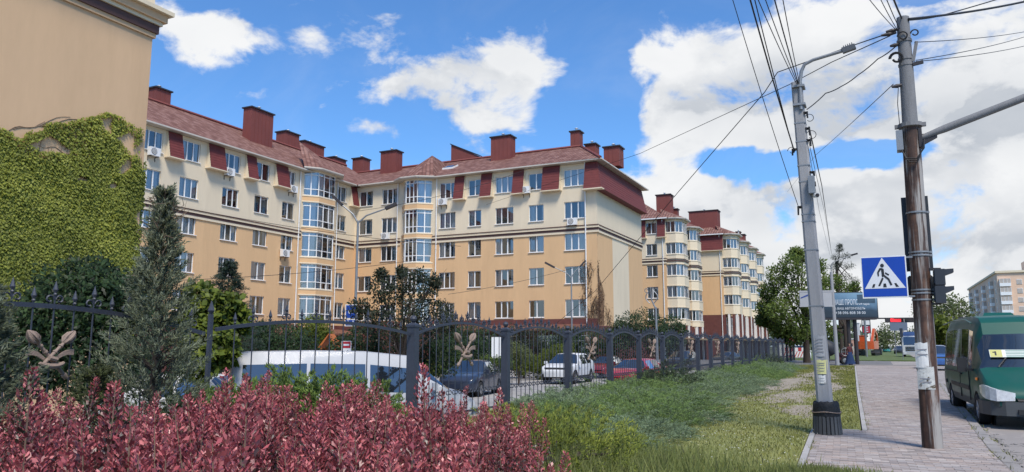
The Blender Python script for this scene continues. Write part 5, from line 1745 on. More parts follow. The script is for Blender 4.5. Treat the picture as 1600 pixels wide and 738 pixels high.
def paint(name, col, rough=0.28, metal=0.0, var=0.05, coat=0.8, spec=.4):
    return mat(name, col, rough, var, 0.8, metal=metal, coat=coat, spec=spec, dirt=(tuple(c * .8 + .02 for c in col), .55, .8))


def lerp(a, b, t): return a + (b - a) * t


WHEELS = {}


def wheel_meshes(r, w):
    k = (round(r, 2), round(w, 2))
    if k not in WHEELS:
        t = MB(); t.lathe([(r * .64, -w / 2), (r * .93, -w / 2), (r, -w / 2 + .03), (r, w / 2 - .03), (r * .93, w / 2), (r * .64, w / 2), (r * .62, w / 2 - .03)], 22, (0, 0, 0), 'y')
        m = MB(); m.lathe([(r * .63, w / 2 - .05), (r * .62, w / 2 - .012), (r * .57, w / 2 - .014), (r * .55, w / 2 - .06)], 20, (0, 0, 0), 'y')
        for i in range(5):
            th = 2 * math.pi * i / 5; d = Vector((math.cos(th), 0, math.sin(th))); s = Vector((-d.z, 0, d.x))
            y0, y1 = w / 2 - .055, w / 2 - .015
            P = lambda a, b, y: d * a + s * b + Vector((0, y, 0))
            m.prism([P(.03, -.045, y0), P(r * .57, -.03, y0), P(r * .57, .03, y0), P(.03, .045, y0)], [P(.03, -.04, y1), P(r * .57, -.022, y1 + .004), P(r * .57, .022, y1 + .004), P(.03, .04, y1)])
        m.lathe([(.055, w / 2 - .05), (.05, w / 2 - .005), (.03, w / 2)], 10, (0, 0, 0), 'y')
        WHEELS[k] = (t.mesh('wheel', M_tyre, smooth=True), m.mesh('rim', M_rim))
    return WHEELS[k]


def vehicle(name, label, cat, loc, psi, st, wheels, r, paintm, group=None, clad=None, grille=None, lamp=None, mirror=True, lens_z=None, extra=None, bumper=None, handle_z=None, glass=None, lip=.09):
    """lofted body: stations (x, z_bottom, z_belt, z_top, half width at belt, half width of roof, tag of the interval that follows)
    tags: b body, g side glass, w windscreen, r rear window, p pillar"""
    t = thing(name, label, cat, loc, psi, group)
    ra = r + 0.055
    xs = sorted({round(s[0], 4) for s in st} | {round(wx + ra * math.cos(a), 4) for wx in wheels for a in np.linspace(0, math.pi, 9)})

    def at(x):
        for a, b in zip(st, st[1:]):
            if a[0] - 1e-6 <= x <= b[0] + 1e-6:
                f = (x - a[0]) / max(1e-6, b[0] - a[0])
                return [lerp(a[i], b[i], f) for i in range(1, 6)], a[6]
        return list(st[-1][1:6]), 'b'
    rings, tags = [], []
    for x in xs:
        (zb, zbelt, zt, wb, wt), tg = at(x + 1e-5 if x < st[-1][0] else x)
        (zb, zbelt, zt, wb, wt), _ = at(x)
        z0 = zb
        for wx in wheels:
            if abs(x - wx) <= ra + 1e-4: z0 = max(z0, r + math.sqrt(max(0, ra * ra - (x - wx) ** 2)))
        h = zt - zbelt
        zl = max(zb + .18, z0 + .02); zm = max(lerp(zb, zbelt, .62), z0 + .05)
        half = [(wb * .95, z0), (wb * .985, zl), (wb * 1.0, zm), (wb * .975, zbelt),
                (lerp(wb * .975, wt, .9) if h > .25 else wb * .93, zt - min(lip, h * .35)), (wt * .86 if h > .25 else wb * .8, zt - min(.02, h * .1)), (0, zt)]
        rings.append([(x, -y, z) for y, z in half] + [(x, y, z) for y, z in reversed(half[:-1])])
        tags.append(tg)
    body, side, wind, rear = MB(), {}, MB(), MB()
    nseg = len(rings[0]) - 1
    b = len(body.v)
    for rg in rings: body.v += rg
    n = len(rings[0])
    gi = 0; prev = None
    for i in range(len(xs) - 1):
        if tags[i] == 'g':
            if prev != 'g': gi += 1
        prev = tags[i]
        for s in range(nseg):
            m = min(s, nseg - 1 - s)
            q = (b + i * n + s, b + i * n + s + 1, b + (i + 1) * n + s + 1, b + (i + 1) * n + s)
            tg = tags[i]
            if tg == 'g' and m == 3:
                side.setdefault((gi, s > nseg / 2), []).append([body.v[k] for k in q]); continue
            if tg == 'w' and m in (4, 5): wind.face([body.v[k] for k in q]); continue
            if tg == 'r' and m in (4, 5): rear.face([body.v[k] for k in q]); continue
            body.f.append(q); body.m.append(1 if (m == 0 and clad) else 0)
        # floor pan, dark
        body.f.append((b + i * n, b + (i + 1) * n, b + (i + 1) * n + n - 1, b + i * n + n - 1)); body.m.append(1)
    body.f.append(tuple(b + k for k in range(n))); body.m.append(0)
    e = b + (len(xs) - 1) * n
    body.f.append(tuple(e + n - 1 - k for k in range(n))); body.m.append(0)
    me = body.mesh('body', [paintm, clad or M_trim], smooth=True)
    link('body', me, t)
    for (g, rt_), qs in side.items():
        m = MB()
        for q in qs: m.face(q)
        bm_o = m.build('side_window', glass or M_cglass, t, world=False, weld=True)
    if wind.f: wind.build('windscreen', glass or M_cglass, t, world=False, weld=True).data.shade_smooth()
    if rear.f: rear.build('rear_window', M_cglass, t, world=False, weld=True).data.shade_smooth()
    tm, rm = wheel_meshes(r, .22)
    hw = max(s[4] for s in st)
    for wx in wheels:
        for s in (-1, 1):
            o = link('wheel', tm, t, (wx, s * (hw - .13), r), 0 if s > 0 else math.pi)
            link('rim', rm, o)
    # wheel wells
    ww = MB()
    for wx in wheels:
        for s in (-1, 1):
            ww.lathe([(ra + .03, s * (hw - .3)), (ra + .03, s * (hw - .28))], 16, (wx, 0, r), 'y')
    ww.build('wheel_well', M_trim, t, world=False)
    X1 = st[-1][0]
    if lamp:      # headlights wrap the front corners: (x, y_out, y_in, z0, z1, depth)
        x, yo, yi, z0, z1, dp = lamp
        for s in (-1, 1):
            m = MB()
            lo = [(x - dp, s * yo, z0 + .02), (x + .012, s * (yo - .12), z0), (x + .03, s * yi, z0), (x - .06, s * yi, z0)]
            hi = [(x - dp - .12, s * (yo - .01), z1), (x - .08, s * (yo - .13), z1 - .02), (x - .05, s * (yi + .04), z1 - .05), (x - .12, s * yi, z1 - .06)]
            m.prism(lo, hi); m.build('headlight', M_lens, t, world=False, smooth=True)
    if grille:
        x, yw, z0, z1 = grille
        m = MB(); m.prism([(x - .05, -yw * .8, z0), (x + .012, -yw * .8, z0), (x + .012, yw * .8, z0), (x - .05, yw * .8, z0)], [(x - .09, -yw, z1), (x - .012, -yw, z1), (x - .012, yw, z1), (x - .09, yw, z1)])
        m.build('grille', M_trim, t, world=False)
        m = MB()
        for k in range(1, 4): z = z0 + (z1 - z0) * k / 4; m.box(x - .02, x + .014 - .006 * k, -yw * .78, yw * .78, z - .006, z + .006)
        m.build('grille_bar', M_chrome, t, world=False)
        m = MB(); m.box(x - .02, x + .03, -.26, .26, z0 - .2, z0 - .09); m.build('number_plate', M_plate, t, world=False)
    if bumper:
        x, yw, z0, z1 = bumper
        m = MB(); m.box(x - .06, x + .015, -yw, yw, z0, z1); m.build('air_intake', M_trim, t, world=False)
    if mirror:
        mx, mz, my = mirror
        for s in (-1, 1):
            m = MB(); m.obox((mx, s * (my + .1), mz), (.05, 0, 0), (0, .09, 0), (0, 0, .075)); m.bar((mx, s * (my - .06), mz - .05), (mx, s * (my + .05), mz - .03), .05, .04)
            m.build('mirror', extra or paintm, t, world=False)
    # tail lamps and rear plate
    z = lens_z or .85
    x0 = st[0][0]
    for s in (-1, 1):
        m = MB(); y = st[0][4]; m.box(x0 - .02, x0 + .05, min(s * y * .98, s * (y - .16)), max(s * y * .98, s * (y - .16)), z - .1, z + .12); m.build('tail_lamp', M_tail, t, world=False)
    m = MB(); m.box(x0 - .025, x0, -.26, .26, z - .14, z - .03); m.build('number_plate', M_plate, t, world=False)
    if handle_z:
        for hx, hz in handle_z:
            for s in (-1, 1):
                (zb, zbelt, zt, wb, wt), _ = at(hx)
                m = MB(); m.box(hx - .09, hx + .09, min(s * wb * .99, s * (wb * .99 + .03)), max(s * wb * .99, s * (wb * .99 + .03)), hz, hz + .03); m.build('handle', M_chrome if extra else paintm, t, world=False)
    return t


HATCH = [(0, .45, .75, .95, .66, .6, 'b'), (.05, .3, .85, 1.0, .78, .66, 'b'), (.12, .28, .98, 1.05, .83, .66, 'r'), (.62, .25, 1.0, 1.44, .87, .58, 'p'), (.75, .25, .99, 1.455, .88, .59, 'g'), (1.35, .22, .97, 1.475, .89, .6, 'p'), (1.43, .22, .97, 1.475, .89, .6, 'g'),
         (2.15, .22, .95, 1.455, .89, .59, 'p'), (2.25, .22, .95, 1.44, .89, .58, 'w'), (3.0, .22, .93, .99, .88, .7, 'b'), (3.4, .22, .88, .94, .86, .68, 'b'), (3.8, .24, .80, .85, .82, .64, 'b'), (4.02, .28, .70, .74, .74, .55, 'b'), (4.1, .34, .6, .64, .62, .45, 'b')]
SUV = [(0, .5, .85, 1.05, .7, .6, 'b'), (.06, .36, .95, 1.15, .84, .66, 'b'), (.14, .33, 1.08, 1.2, .88, .68, 'r'), (.6, .3, 1.1, 1.6, .91, .6, 'p'), (.78, .3, 1.1, 1.64, .92, .62, 'g'), (1.55, .27, 1.07, 1.67, .93, .63, 'p'), (1.64, .27, 1.07, 1.67, .93, .63, 'g'),
       (2.45, .27, 1.05, 1.64, .93, .62, 'p'), (2.55, .27, 1.05, 1.62, .93, .61, 'w'), (3.3, .27, 1.04, 1.10, .92, .72, 'b'), (3.8, .28, .98, 1.04, .9, .7, 'b'), (4.2, .3, .92, .96, .86, .66, 'b'), (4.46, .34, .8, .84, .76, .56, 'b'), (4.55, .4, .68, .72, .62, .45, 'b')]
SEDAN = [(0, .42, .7, .86, .66, .6, 'b'), (.06, .3, .85, .96, .8, .64, 'b'), (.2, .27, .95, 1.0, .84, .64, 'b'), (.72, .25, .97, 1.03, .87, .66, 'r'), (1.35, .22, .97, 1.41, .88, .56, 'p'), (1.45, .22, .96, 1.42, .89, .57, 'g'), (2.15, .22, .94, 1.44, .9, .58, 'p'), (2.23, .22, .94, 1.44, .9, .58, 'g'),
         (2.85, .22, .92, 1.40, .9, .57, 'p'), (2.93, .22, .92, 1.38, .9, .56, 'w'), (3.6, .22, .9, .96, .89, .7, 'b'), (4.0, .23, .85, .9, .87, .68, 'b'), (4.4, .25, .76, .8, .82, .62, 'b'), (4.58, .3, .66, .69, .72, .5, 'b'), (4.65, .36, .56, .6, .6, .42, 'b')]
MINIVAN = [(0, .5, .95, 1.62, .80, .68, 'b'), (.05, .36, 1.02, 1.85, .9, .72, 'b'), (.1, .33, 1.08, 1.9, .93, .74, 'p'), (.28, .3, 1.14, 1.94, .945, .76, 'g'), (1.55, .28, 1.13, 1.96, .95, .78, 'p'), (1.62, .28, 1.13, 1.96, .95, .78, 'g'), (2.75, .28, 1.10, 1.94, .95, .78, 'p'), (2.85, .28, 1.10, 1.93, .95, .77, 'g'),
           (3.72, .28, 1.06, 1.84, .95, .74, 'w'), (4.55, .28, 1.05, 1.14, .94, .78, 'b'), (4.85, .3, .98, 1.06, .92, .75, 'b'), (5.1, .34, .84, .9, .86, .65, 'b'), (5.2, .42, .68, .72, .72, .5, 'b')]


def fwd_at(px, py, D):
    p = pD(px, py, D); return p


def car(kind, name, label, px, py, deg, paintm, z=ZC, group=None, D=None, anchor=.5, cat='car'):
    st, wh, r, lamp, gr, bu, mi = {
        'hatch': (HATCH, (.82, 3.36), .30, (4.0, .76, .36, .58, .76, .28), (4.06, .34, .58, .7), (4.08, .5, .36, .46), (2.85, 1.0, .88)),
        'suv': (SUV, (.88, 3.62), .35, (4.44, .80, .44, .78, .93, .3), (4.5, .60, .60, .90), (4.52, .55, .42, .54), (3.15, 1.14, .92)),
        'sedan': (SEDAN, (1.0, 3.72), .31, (4.54, .76, .38, .54, .70, .32), (4.6, .34, .52, .66), (4.62, .5, .34, .44), (3.45, .98, .89)),
        'van': (MINIVAN, (.95, 4.15), .33, (5.1, .86, .5, .74, .94, .24), (5.15, .45, .66, .84), (5.18, .6, .42, .56), (4.2, 1.2, .95))}[kind]
    p = gp(px, py, z) if D is None else pD(px, py, D)
    psi = R(deg)
    L = st[-1][0]
    p = Vector((p.x, p.y, z)) - Vector((math.cos(psi), math.sin(psi), 0)) * L * anchor
    return vehicle(name, label, cat, p, psi, st, wh, r, paintm, group, lip=.27 if kind == 'van' else .09, clad=M_trim if kind == 'suv' else None, grille=gr, lamp=lamp, mirror=mi, bumper=bu, lens_z=1.0 if kind in ('suv', 'van') else .8, handle_z=[(st[5][0] + .5, .86), (st[7][0] + .45, .86)])


G1 = 'cars parked in the court'
P_white = paint('white_paint', (0.60, 0.61, 0.62), .4, coat=.25, spec=.3)
P_silver = paint('silver_paint', (0.42, 0.425, 0.44), .5, coat=.06, spec=.2)
P_navy = paint('dark_blue_paint', (0.018, 0.026, 0.05))
P_red = paint('red_paint', (0.34, 0.022, 0.035))
P_wine = paint('wine_paint', (0.16, 0.018, 0.025))
P_black = paint('black_paint', (0.012, 0.014, 0.02))
van0 = car('van', 'parked_minivan', 'long silver-white minivan parked close behind the fence and the red barberry', 556, 600, 40, P_silver, group=None, D=17.0, cat='van')
car('sedan', 'parked_car', 'white car mostly hidden behind the green junipers, left of the silver minivan', 312, 600, 18, P_white, D=17.6, group=G1)
car('hatch', 'parked_car', 'dark blue hatchback with sky reflected in its windscreen, right of the minivan', 737, 600, -80, P_navy, D=33, group=G1)
car('suv', 'parked_car', 'white crossover with dark grille facing the fence', 888, 590, -88, P_white, D=43.5, group=G1)
car('sedan', 'parked_car', 'dark wine-red car half hidden behind the white crossover', 946, 586, -90, P_wine, D=51, group=G1)
car('sedan', 'parked_car', 'bright red car parked by the fence, right of the white crossover', 997, 590, -97, P_red, D=39.5, group=G1)
car('suv', 'parked_car', 'black off-road car facing the fence under the balcony block', 1066, 560, -95, P_black, D=66, group=G1)
car('sedan', 'parked_car', 'dark car with a pale roof, farthest one behind the fence', 1136, 556, -105, paint('graphite_paint', (.05, .055, .065), metal=.3), D=88, group=G1)


def minibus():
    pf = gp(1541, 662, -.09)
    rr = gp(1497, 638, -.09)
    psi = math.atan2(pf.y - rr.y, pf.x - rr.x) - .0
    G = paint('green_paint', (0.009, 0.080, 0.064), .4, coat=.08, spec=.18)
    S = [(0, .55, 1.18, 2.2, .84, .74, 'b'), (.06, .42, 1.22, 2.42, .93, .80, 'b'), (.16, .40, 1.24, 2.52, .955, .83, 'p'), (.5, .38, 1.26, 2.58, .97, .84, 'g'), (1.85, .38, 1.26, 2.60, .975, .85, 'p'), (1.93, .38, 1.26, 2.60, .975, .85, 'g'), (3.25, .38, 1.26, 2.60, .975, .85, 'p'), (3.4, .38, 1.26, 2.59, .975, .85, 'g'),
         (4.32, .38, 1.24, 2.57, .97, .84, 'p'), (4.42, .38, 1.24, 2.55, .97, .84, 'g'), (4.85, .38, 1.22, 2.50, .965, .83, 'b'), (5.03, .38, 1.21, 2.38, .962, .82, 'b'), (5.15, .38, 1.21, 2.10, .962, .82, 'w'), (5.62, .38, 1.20, 1.33, .955, .80, 'b'), (5.95, .38, 1.06, 1.17, .94, .76, 'b'), (6.22, .40, .90, .99, .90, .70, 'b'), (6.38, .44, .78, .83, .83, .62, 'b'), (6.45, .5, .66, .7, .74, .55, 'b')]
    wx = (1.3, 5.32); r = .345
    d = Vector((math.cos(psi), math.sin(psi), 0)); nl = Vector((-d.y, d.x, 0))
    # pf is the contact of the wheel on the kerb side (its right-hand side: local -y)
    loc = Vector((pf.x - .10, pf.y, -.09)) - d * wx[1] + nl * (.975 - .13 + .02)
    t = vehicle('green_minibus', 'dark green high-roof minibus with a route card in the windscreen, at the kerb', 'minibus', loc, psi, S, wx, r, G, clad=mat('grey_sill', (.05, .06, .06), .6, .1, 3), mirror=None, lens_z=1.1, glass=M_cglass2, lip=.34)
    t.scale = (1.02, .96, .88)
    # grey front bumper that wraps the corners
    m = MB()
    prof = [(5.78, .985), (6.1, .965), (6.36, .86), (6.50, .62), (6.54, 0)]
    out = [(x, -y) for x, y in prof] + [(x, y) for x, y in reversed(prof[:-1])]
    inn = [(x - .12, y * .9) for x, y in out]
    zb, zt = .30, .60
    for (o0, o1, i0, i1) in zip(out, out[1:], inn, inn[1:]):
        m.prism([(*o0, zb), (*o1, zb), (*i1, zb), (*i0, zb)], [(o0[0] - .02, o0[1], zt), (o1[0] - .02, o1[1], zt), (*i1, zt), (*i0, zt)])
    m.build('bumper', mat('bumper_grey', (.06, .066, .07), .6, .12, 4), t, world=False, smooth=True)
    m = MB(); m.box(6.5, 6.552, -.42, .42, .34, .44); m.build('air_intake', M_trim, t, world=False)
    # slanted headlights
    for s in (-1, 1):
        m = MB()
        pl = [(5.93, .968, .76, .92), (6.10, .955, .69, .945), (6.26, .925, .65, .935), (6.39, .862, .625, .90), (6.475, .76, .61, .86), (6.487, .48, .62, .79)]
        for p, q in zip(pl, pl[1:]):
            o = lambda v, z, k: (v[0] - k * .05, s * (v[1] - k * .05), z)
            m.prism([o(p, p[2], 1), o(q, q[2], 1), o(q, q[2], 0), o(p, p[2], 0)], [o(p, p[3], 1), o(q, q[3], 1), o(q, q[3], 0), o(p, p[3], 0)])
        m.build('headlight', M_lens, t, world=False)
        m = MB(); m.box(5.55, 5.68, min(s * .95, s * .985), max(s * .95, s * .985), 1.02, 1.08); m.build('indicator', M_amber, t, world=False)
        # door mirrors with a long dark head
        m = MB(); m.obox((5.02, s * 1.14, 1.36), (.06, 0, 0), (0, .09, 0), (0, 0, .17)); m.bar((5.1, s * .93, 1.24), (5.05, s * 1.08, 1.26), .07, .06); m.build('mirror', M_trim, t, world=False)
        m = MB(); m.obox((4.957, s * 1.14, 1.36), (.002, 0, 0), (0, .075, 0), (0, 0, .15)); m.build('mirror_glass', M_chrome, t, world=False)
        # black rubbing strips and sliding-door rail, shut lines, handle
        m = MB()
        for a, b in ((.6, wx[0] - .47), (wx[0] + .47, 3.28), (3.34, 4.62)): m.box(a, b, min(s * .97, s * .992), max(s * .97, s * .992), .74, .84)
        m.build('rub_strip', M_trim, t, world=False)
        m = MB(); m.box(.5, 3.2, min(s * .966, s * .984), max(s * .966, s * .984), 1.12, 1.145); m.build('door_rail', M_trim, t, world=False)
        m = MB()
        for x in (3.31, 4.66): m.box(x - .008, x + .008, min(s * .96, s * .981), max(s * .96, s * .981), .5, 1.22)
        m.build('door_seam', M_trim, t, world=False)
        m = MB(); m.box(3.42, 3.6, min(s * .97, s * 1.0), max(s * .97, s * 1.0), 1.08, 1.12); m.build('handle', M_trim, t, world=False)
        # gutters along the roof edge and mud flaps
        m = MB(); m.tube([(.3, s * .9, 2.46), (2.5, s * .91, 2.5), (4.3, s * .905, 2.47), (4.95, s * .88, 2.36)], .016, 6); m.build('roof_gutter', G, t, world=False)
        for x in wx: m = MB(); m.box(x - .47, x - .45, min(s * .7, s * .95), max(s * .7, s * .95), .14, .45); m.build('mud_flap', M_trim, t, world=False)
    # grille in the nose 
    m = MB(); m.prism([(6.42, -.40, .62), (6.50, -.40, .62), (6.50, .40, .62), (6.42, .40, .62)], [(6.2, -.46, .86), (6.30, -.46, .875), (6.30, .46, .875), (6.2, .46, .86)]); m.build('grille', M_trim, t, world=False)
    for k in range(3):
        f = (k + .7) / 3.4; m = MB(); x = lerp(6.505, 6.31, f); z = lerp(.62, .875, f); m.bar((x, -.4, z), (x, .4, z), .014, .016); m.build('grille_bar', G, t, world=False)
    # wipers, dashboard shelf line, route card, sun band
    for y0, y1 in ((-.55, -.05), (.1, .62)):
        m = MB(); m.tube([(5.66, y0, 1.34), (5.45, (y0 + y1) / 2, 1.62), (5.40, y1, 1.70)], .012, 5); m.build('wiper', M_trim, t, world=False)
    sl = Vector((5.15 - 5.62, 0, 2.10 - 1.33)).normalized(); nn = Vector((sl.z, 0, -sl.x))
    base = Vector((5.62, 0, 1.33)) + sl * .22 + nn * .03
    m = MB(); m.obox(base + Vector((0, -.2, 0)) + sl * .12, (0, .46, 0), sl * .10, nn * .004); card = m.build('route_card', mat('card_white', (.66, .68, .64), .6, .06, 8), t, world=False)
    m = MB(); m.obox(base + Vector((0, -.54, 0)) + sl * .12, (0, .11, 0), sl * .095, nn * .006); m.build('route_number', mat('card_yellow', (.50, .47, .16), .6, .1, 9), card, world=False)
    m = MB()
    for i, (a, b) in enumerate(((-.36, .28), (-.36, .2), (-.36, .29), (-.36, .1), (-.36, .25))): m.obox(base + Vector((0, (a + b) / 2, 0)) + sl * (.03 + .042 * i), (0, (b - a) / 2, 0), sl * .009, nn * .0065)
    m.build('route_lines', mat('card_ink', (.12, .25, .2), .7, .2, 9), card, world=False)
    m = MB(); m.obox(base + Vector((0, -.55, 0)) + sl * .12, (0, .016, 0), sl * .055, nn * .0075); m.obox(base + Vector((0, -.585, 0)) + sl * .15, (0, .018, 0), sl * .014, nn * .0075); m.build('route_digit', M_trim, card, world=False)
    # seats seen dimly through the glass: head rests and a dash
    m = MB(); m.box(5.2, 5.6, -.8, .8, 1.16, 1.26); m.build('dashboard', M_trim, t, world=False)
    # roof hatch
    m = MB(); m.prism([(2.1, -.35, 2.595), (3.0, -.35, 2.595), (3.0, .35, 2.595), (2.1, .35, 2.595)], [(2.2, -.28, 2.70), (2.85, -.28, 2.70), (2.85, .28, 2.70), (2.2, .28, 2.70)]); m.build('roof_hatch', G, t, world=False)


minibus()

# traffic far down the street
P_teal = paint('teal_paint', (.05, .30, .30))
car('hatch', 'distant_car', 'small teal car on the road beyond the orange excavator', 1386, 548, -95, P_teal, z=-.09, D=190)
car('suv', 'distant_car', 'dark car following the white lorry far down the road', 1405, 550, -92, P_black, z=-.09, D=150)
car('suv', 'distant_car', 'blue car half hidden behind the rusty signal pole', 1463, 570, -92, paint('blue_paint', (.03, .10, .30)), z=-.09, D=52)
car('van', 'distant_van', 'white van behind the striped road barrier', 1248, 560, -70, P_white, z=-.3, D=97, cat='van')


def lorry():
    p = pD(1426, 556, 112)
    t = thing('white_lorry', 'white lorry with a dark upper windscreen coming toward the camera', 'lorry', (p.x, p.y, -.09), R(-92))
    m = MB()
    m.prism([(4.9, -1.15, .5), (6.9, -1.15, .5), (6.9, 1.15, .5), (4.9, 1.15, .5)], [(4.9, -1.15, 1.7), (6.95, -1.15, 1.7), (6.95, 1.15, 1.7), (4.9, 1.15, 1.7)])
    m.prism([(4.9, -1.15, 1.701), (6.95, -1.15, 1.701), (6.95, 1.15, 1.701), (4.9, 1.15, 1.701)], [(4.9, -1.1, 3.0), (6.55, -1.08, 3.0), (6.55, 1.08, 3.0), (4.9, 1.1, 3.0)])
    m.build('cab', P_white, t, world=False)
    m = MB(); m.prism([(4.95, -1.05, 3.002), (6.5, -1.05, 3.002), (6.5, 1.05, 3.002), (4.95, 1.05, 3.002)], [(4.95, -1.0, 3.6), (5.7, -.95, 3.6), (5.7, .95, 3.6), (4.95, 1.0, 3.6)]); m.build('wind_deflector', paint('deep_blue_paint', (.02, .05, .14)), t, world=False)
    m = MB(); m.prism([(6.97, -1.02, 1.78), (6.98, -1.02, 1.78), (6.98, 1.02, 1.78), (6.97, 1.02, 1.78)], [(6.60, -.98, 2.85), (6.61, -.98, 2.85), (6.61, .98, 2.85), (6.60, .98, 2.85)]); m.build('windscreen', M_cglass, t, world=False)
    m = MB()
    for k in range(3): m.box(6.94, 6.98, -.8, .8, .95 + .22 * k, 1.08 + .22 * k)
    m.build('grille', M_trim, t, world=False)
    m = MB(); m.box(6.8, 7.05, -1.18, 1.18, .42, .8); m.build('bumper', P_silver, t, world=False)
    for s in (-1, 1):
        m = MB(); m.box(7.051, 7.07, min(s * .7, s * 1.08), max(s * .7, s * 1.08), .52, .72); m.build('headlight', M_lens, t, world=False)
        m = MB(); m.box(6.6, 6.75, min(s * 1.2, s * 1.4), max(s * 1.2, s * 1.4), 1.9, 2.7); m.build('mirror', M_trim, t, world=False)
    m = MB(); m.box(-1.2, 4.7, -1.2, 1.2, .9, 1.1); m.box(-1.2, 4.7, -1.2, -1.1, 1.101, 2.2); m.box(-1.2, 4.7, 1.1, 1.2, 1.101, 2.2); m.box(4.6, 4.7, -1.099, 1.099, 1.101, 2.5); m.build('load_bed', paint('grey_paint', (.2, .21, .22)), t, world=False)
    tm, rm = wheel_meshes(.48, .3)
    for x in (.3, 1.5, 5.9):
        for s in (-1, 1): o = link('wheel', tm, t, (x, s * 1.0, .48), 0 if s > 0 else math.pi); link('rim', rm, o)


lorry()


def excavator():
    p = pD(1357, 553, 118)
    t = thing('orange_excavator', 'orange excavator standing on the verge among the roadworks', 'excavator', (p.x, p.y, .0), R(78))
    OR = paint('orange_paint', (.48, .085, .02))
    m = MB(); q = [(-1.7, -1.25), (-1.9, -.8), (-1.95, 0), (-1.9, .8), (-1.7, 1.25), (1.2, 1.25), (1.2, -1.25)]
    m.prism([(*a, 1.05) for a in q], [(a[0] * .97, a[1] * .97, 2.25) for a in q]); m.build('engine_house', OR, t, world=False)
    m = MB(); m.box(.0, 1.35, .35, 1.2, 2.26, 2.4); m.box(.0, .1, .35, 1.2, 2.401, 3.0); 
    for x, y in ((.02, .37), (1.25, .37), (.02, 1.12), (1.25, 1.12)): m.box(x, x + .08, y, y + .08, 2.401, 3.05)
    m.box(-.05, 1.4, .3, 1.25, 3.051, 3.15); m.build('cab', OR, t, world=False)
    m = MB(); m.box(.12, 1.28, .42, 1.13, 2.41, 3.04); m.build('cab_glass', M_cglass, t, world=False)
    m = MB(); m.bar((1.1, -.3, 1.8), (3.2, -.3, 4.1), .35, .45); m.bar((3.2, -.3, 4.1), (4.9, -.3, 3.2), .3, .4); m.build('boom', OR, t, world=False)
    m = MB(); m.bar((4.9, -.3, 3.3), (5.2, -.3, 1.2), .25, .3); m.build('dipper', OR, t, world=False)
    m = MB(); m.prism([(4.8, -.8, .3), (5.6, -.8, .1), (5.6, .2, .1), (4.8, .2, .3)], [(4.9, -.8, 1.2), (5.4, -.8, 1.25), (5.4, .2, 1.25), (4.9, .2, 1.2)]); m.build('bucket', M_trim, t, world=False)
    for s in (-1, 1):
        m = MB(); pr = [(-1.7, .45), (-1.5, .08), (1.5, .08), (1.75, .45), (1.5, .85), (-1.5, .85)]
        m.prism([(x, s * 1.3, z) for x, z in pr], [(x, s * .75, z) for x, z in pr]); m.build('track', M_trim, t, world=False)
        for x in (-1.2, -.4, .4, 1.2): m = MB(); m.lathe([(.2, s * 1.301), (.18, s * 1.36)], 10, (x, 0, .42), 'y'); m.build('roller', M_dark, t, world=False)


excavator()


# ------------------------------------------------------------------ plants
M_bark = mat('bark', (0.05, 0.038, 0.03), 0.95, 0.35, 5, 0.6, 14, stretch=(1, 1, .3))
M_twig = mat('dry_twig', (0.20, 0.135, 0.09), 0.9, 0.25, 6)
LM_bar = None


def barberry_mat():
    m, t, p, out = principled('barberry_leaf')
    ge = t.new('ShaderNodeNewGeometry'); tc = t.new('ShaderNodeTexCoord'); oi = t.new('ShaderNodeObjectInfo')
    at = t.new('ShaderNodeAttribute'); at.attribute_name = 'age_and_gap_tone'
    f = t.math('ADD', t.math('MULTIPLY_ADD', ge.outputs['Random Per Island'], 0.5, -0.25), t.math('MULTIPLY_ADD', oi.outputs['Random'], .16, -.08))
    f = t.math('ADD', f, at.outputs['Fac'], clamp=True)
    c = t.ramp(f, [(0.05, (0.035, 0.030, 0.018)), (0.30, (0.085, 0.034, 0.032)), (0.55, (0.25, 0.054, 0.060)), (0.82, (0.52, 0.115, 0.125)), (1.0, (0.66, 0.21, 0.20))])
    t.l.new(c, p.inputs['Base Color']); p.inputs['Roughness'].default_value = 0.40; p.inputs['Specular IOR Level'].default_value = 0.7
    tr = t.new('ShaderNodeBsdfTranslucent'); t.l.new(c, tr.inputs['Color'])
    mx = t.new('ShaderNodeMixShader'); mx.inputs[0].default_value = .25
    t.l.new(p.outputs[0], mx.inputs[1]); t.l.new(tr.outputs[0], mx.inputs[2]); t.l.new(mx.outputs[0], out.inputs[0])
    return m


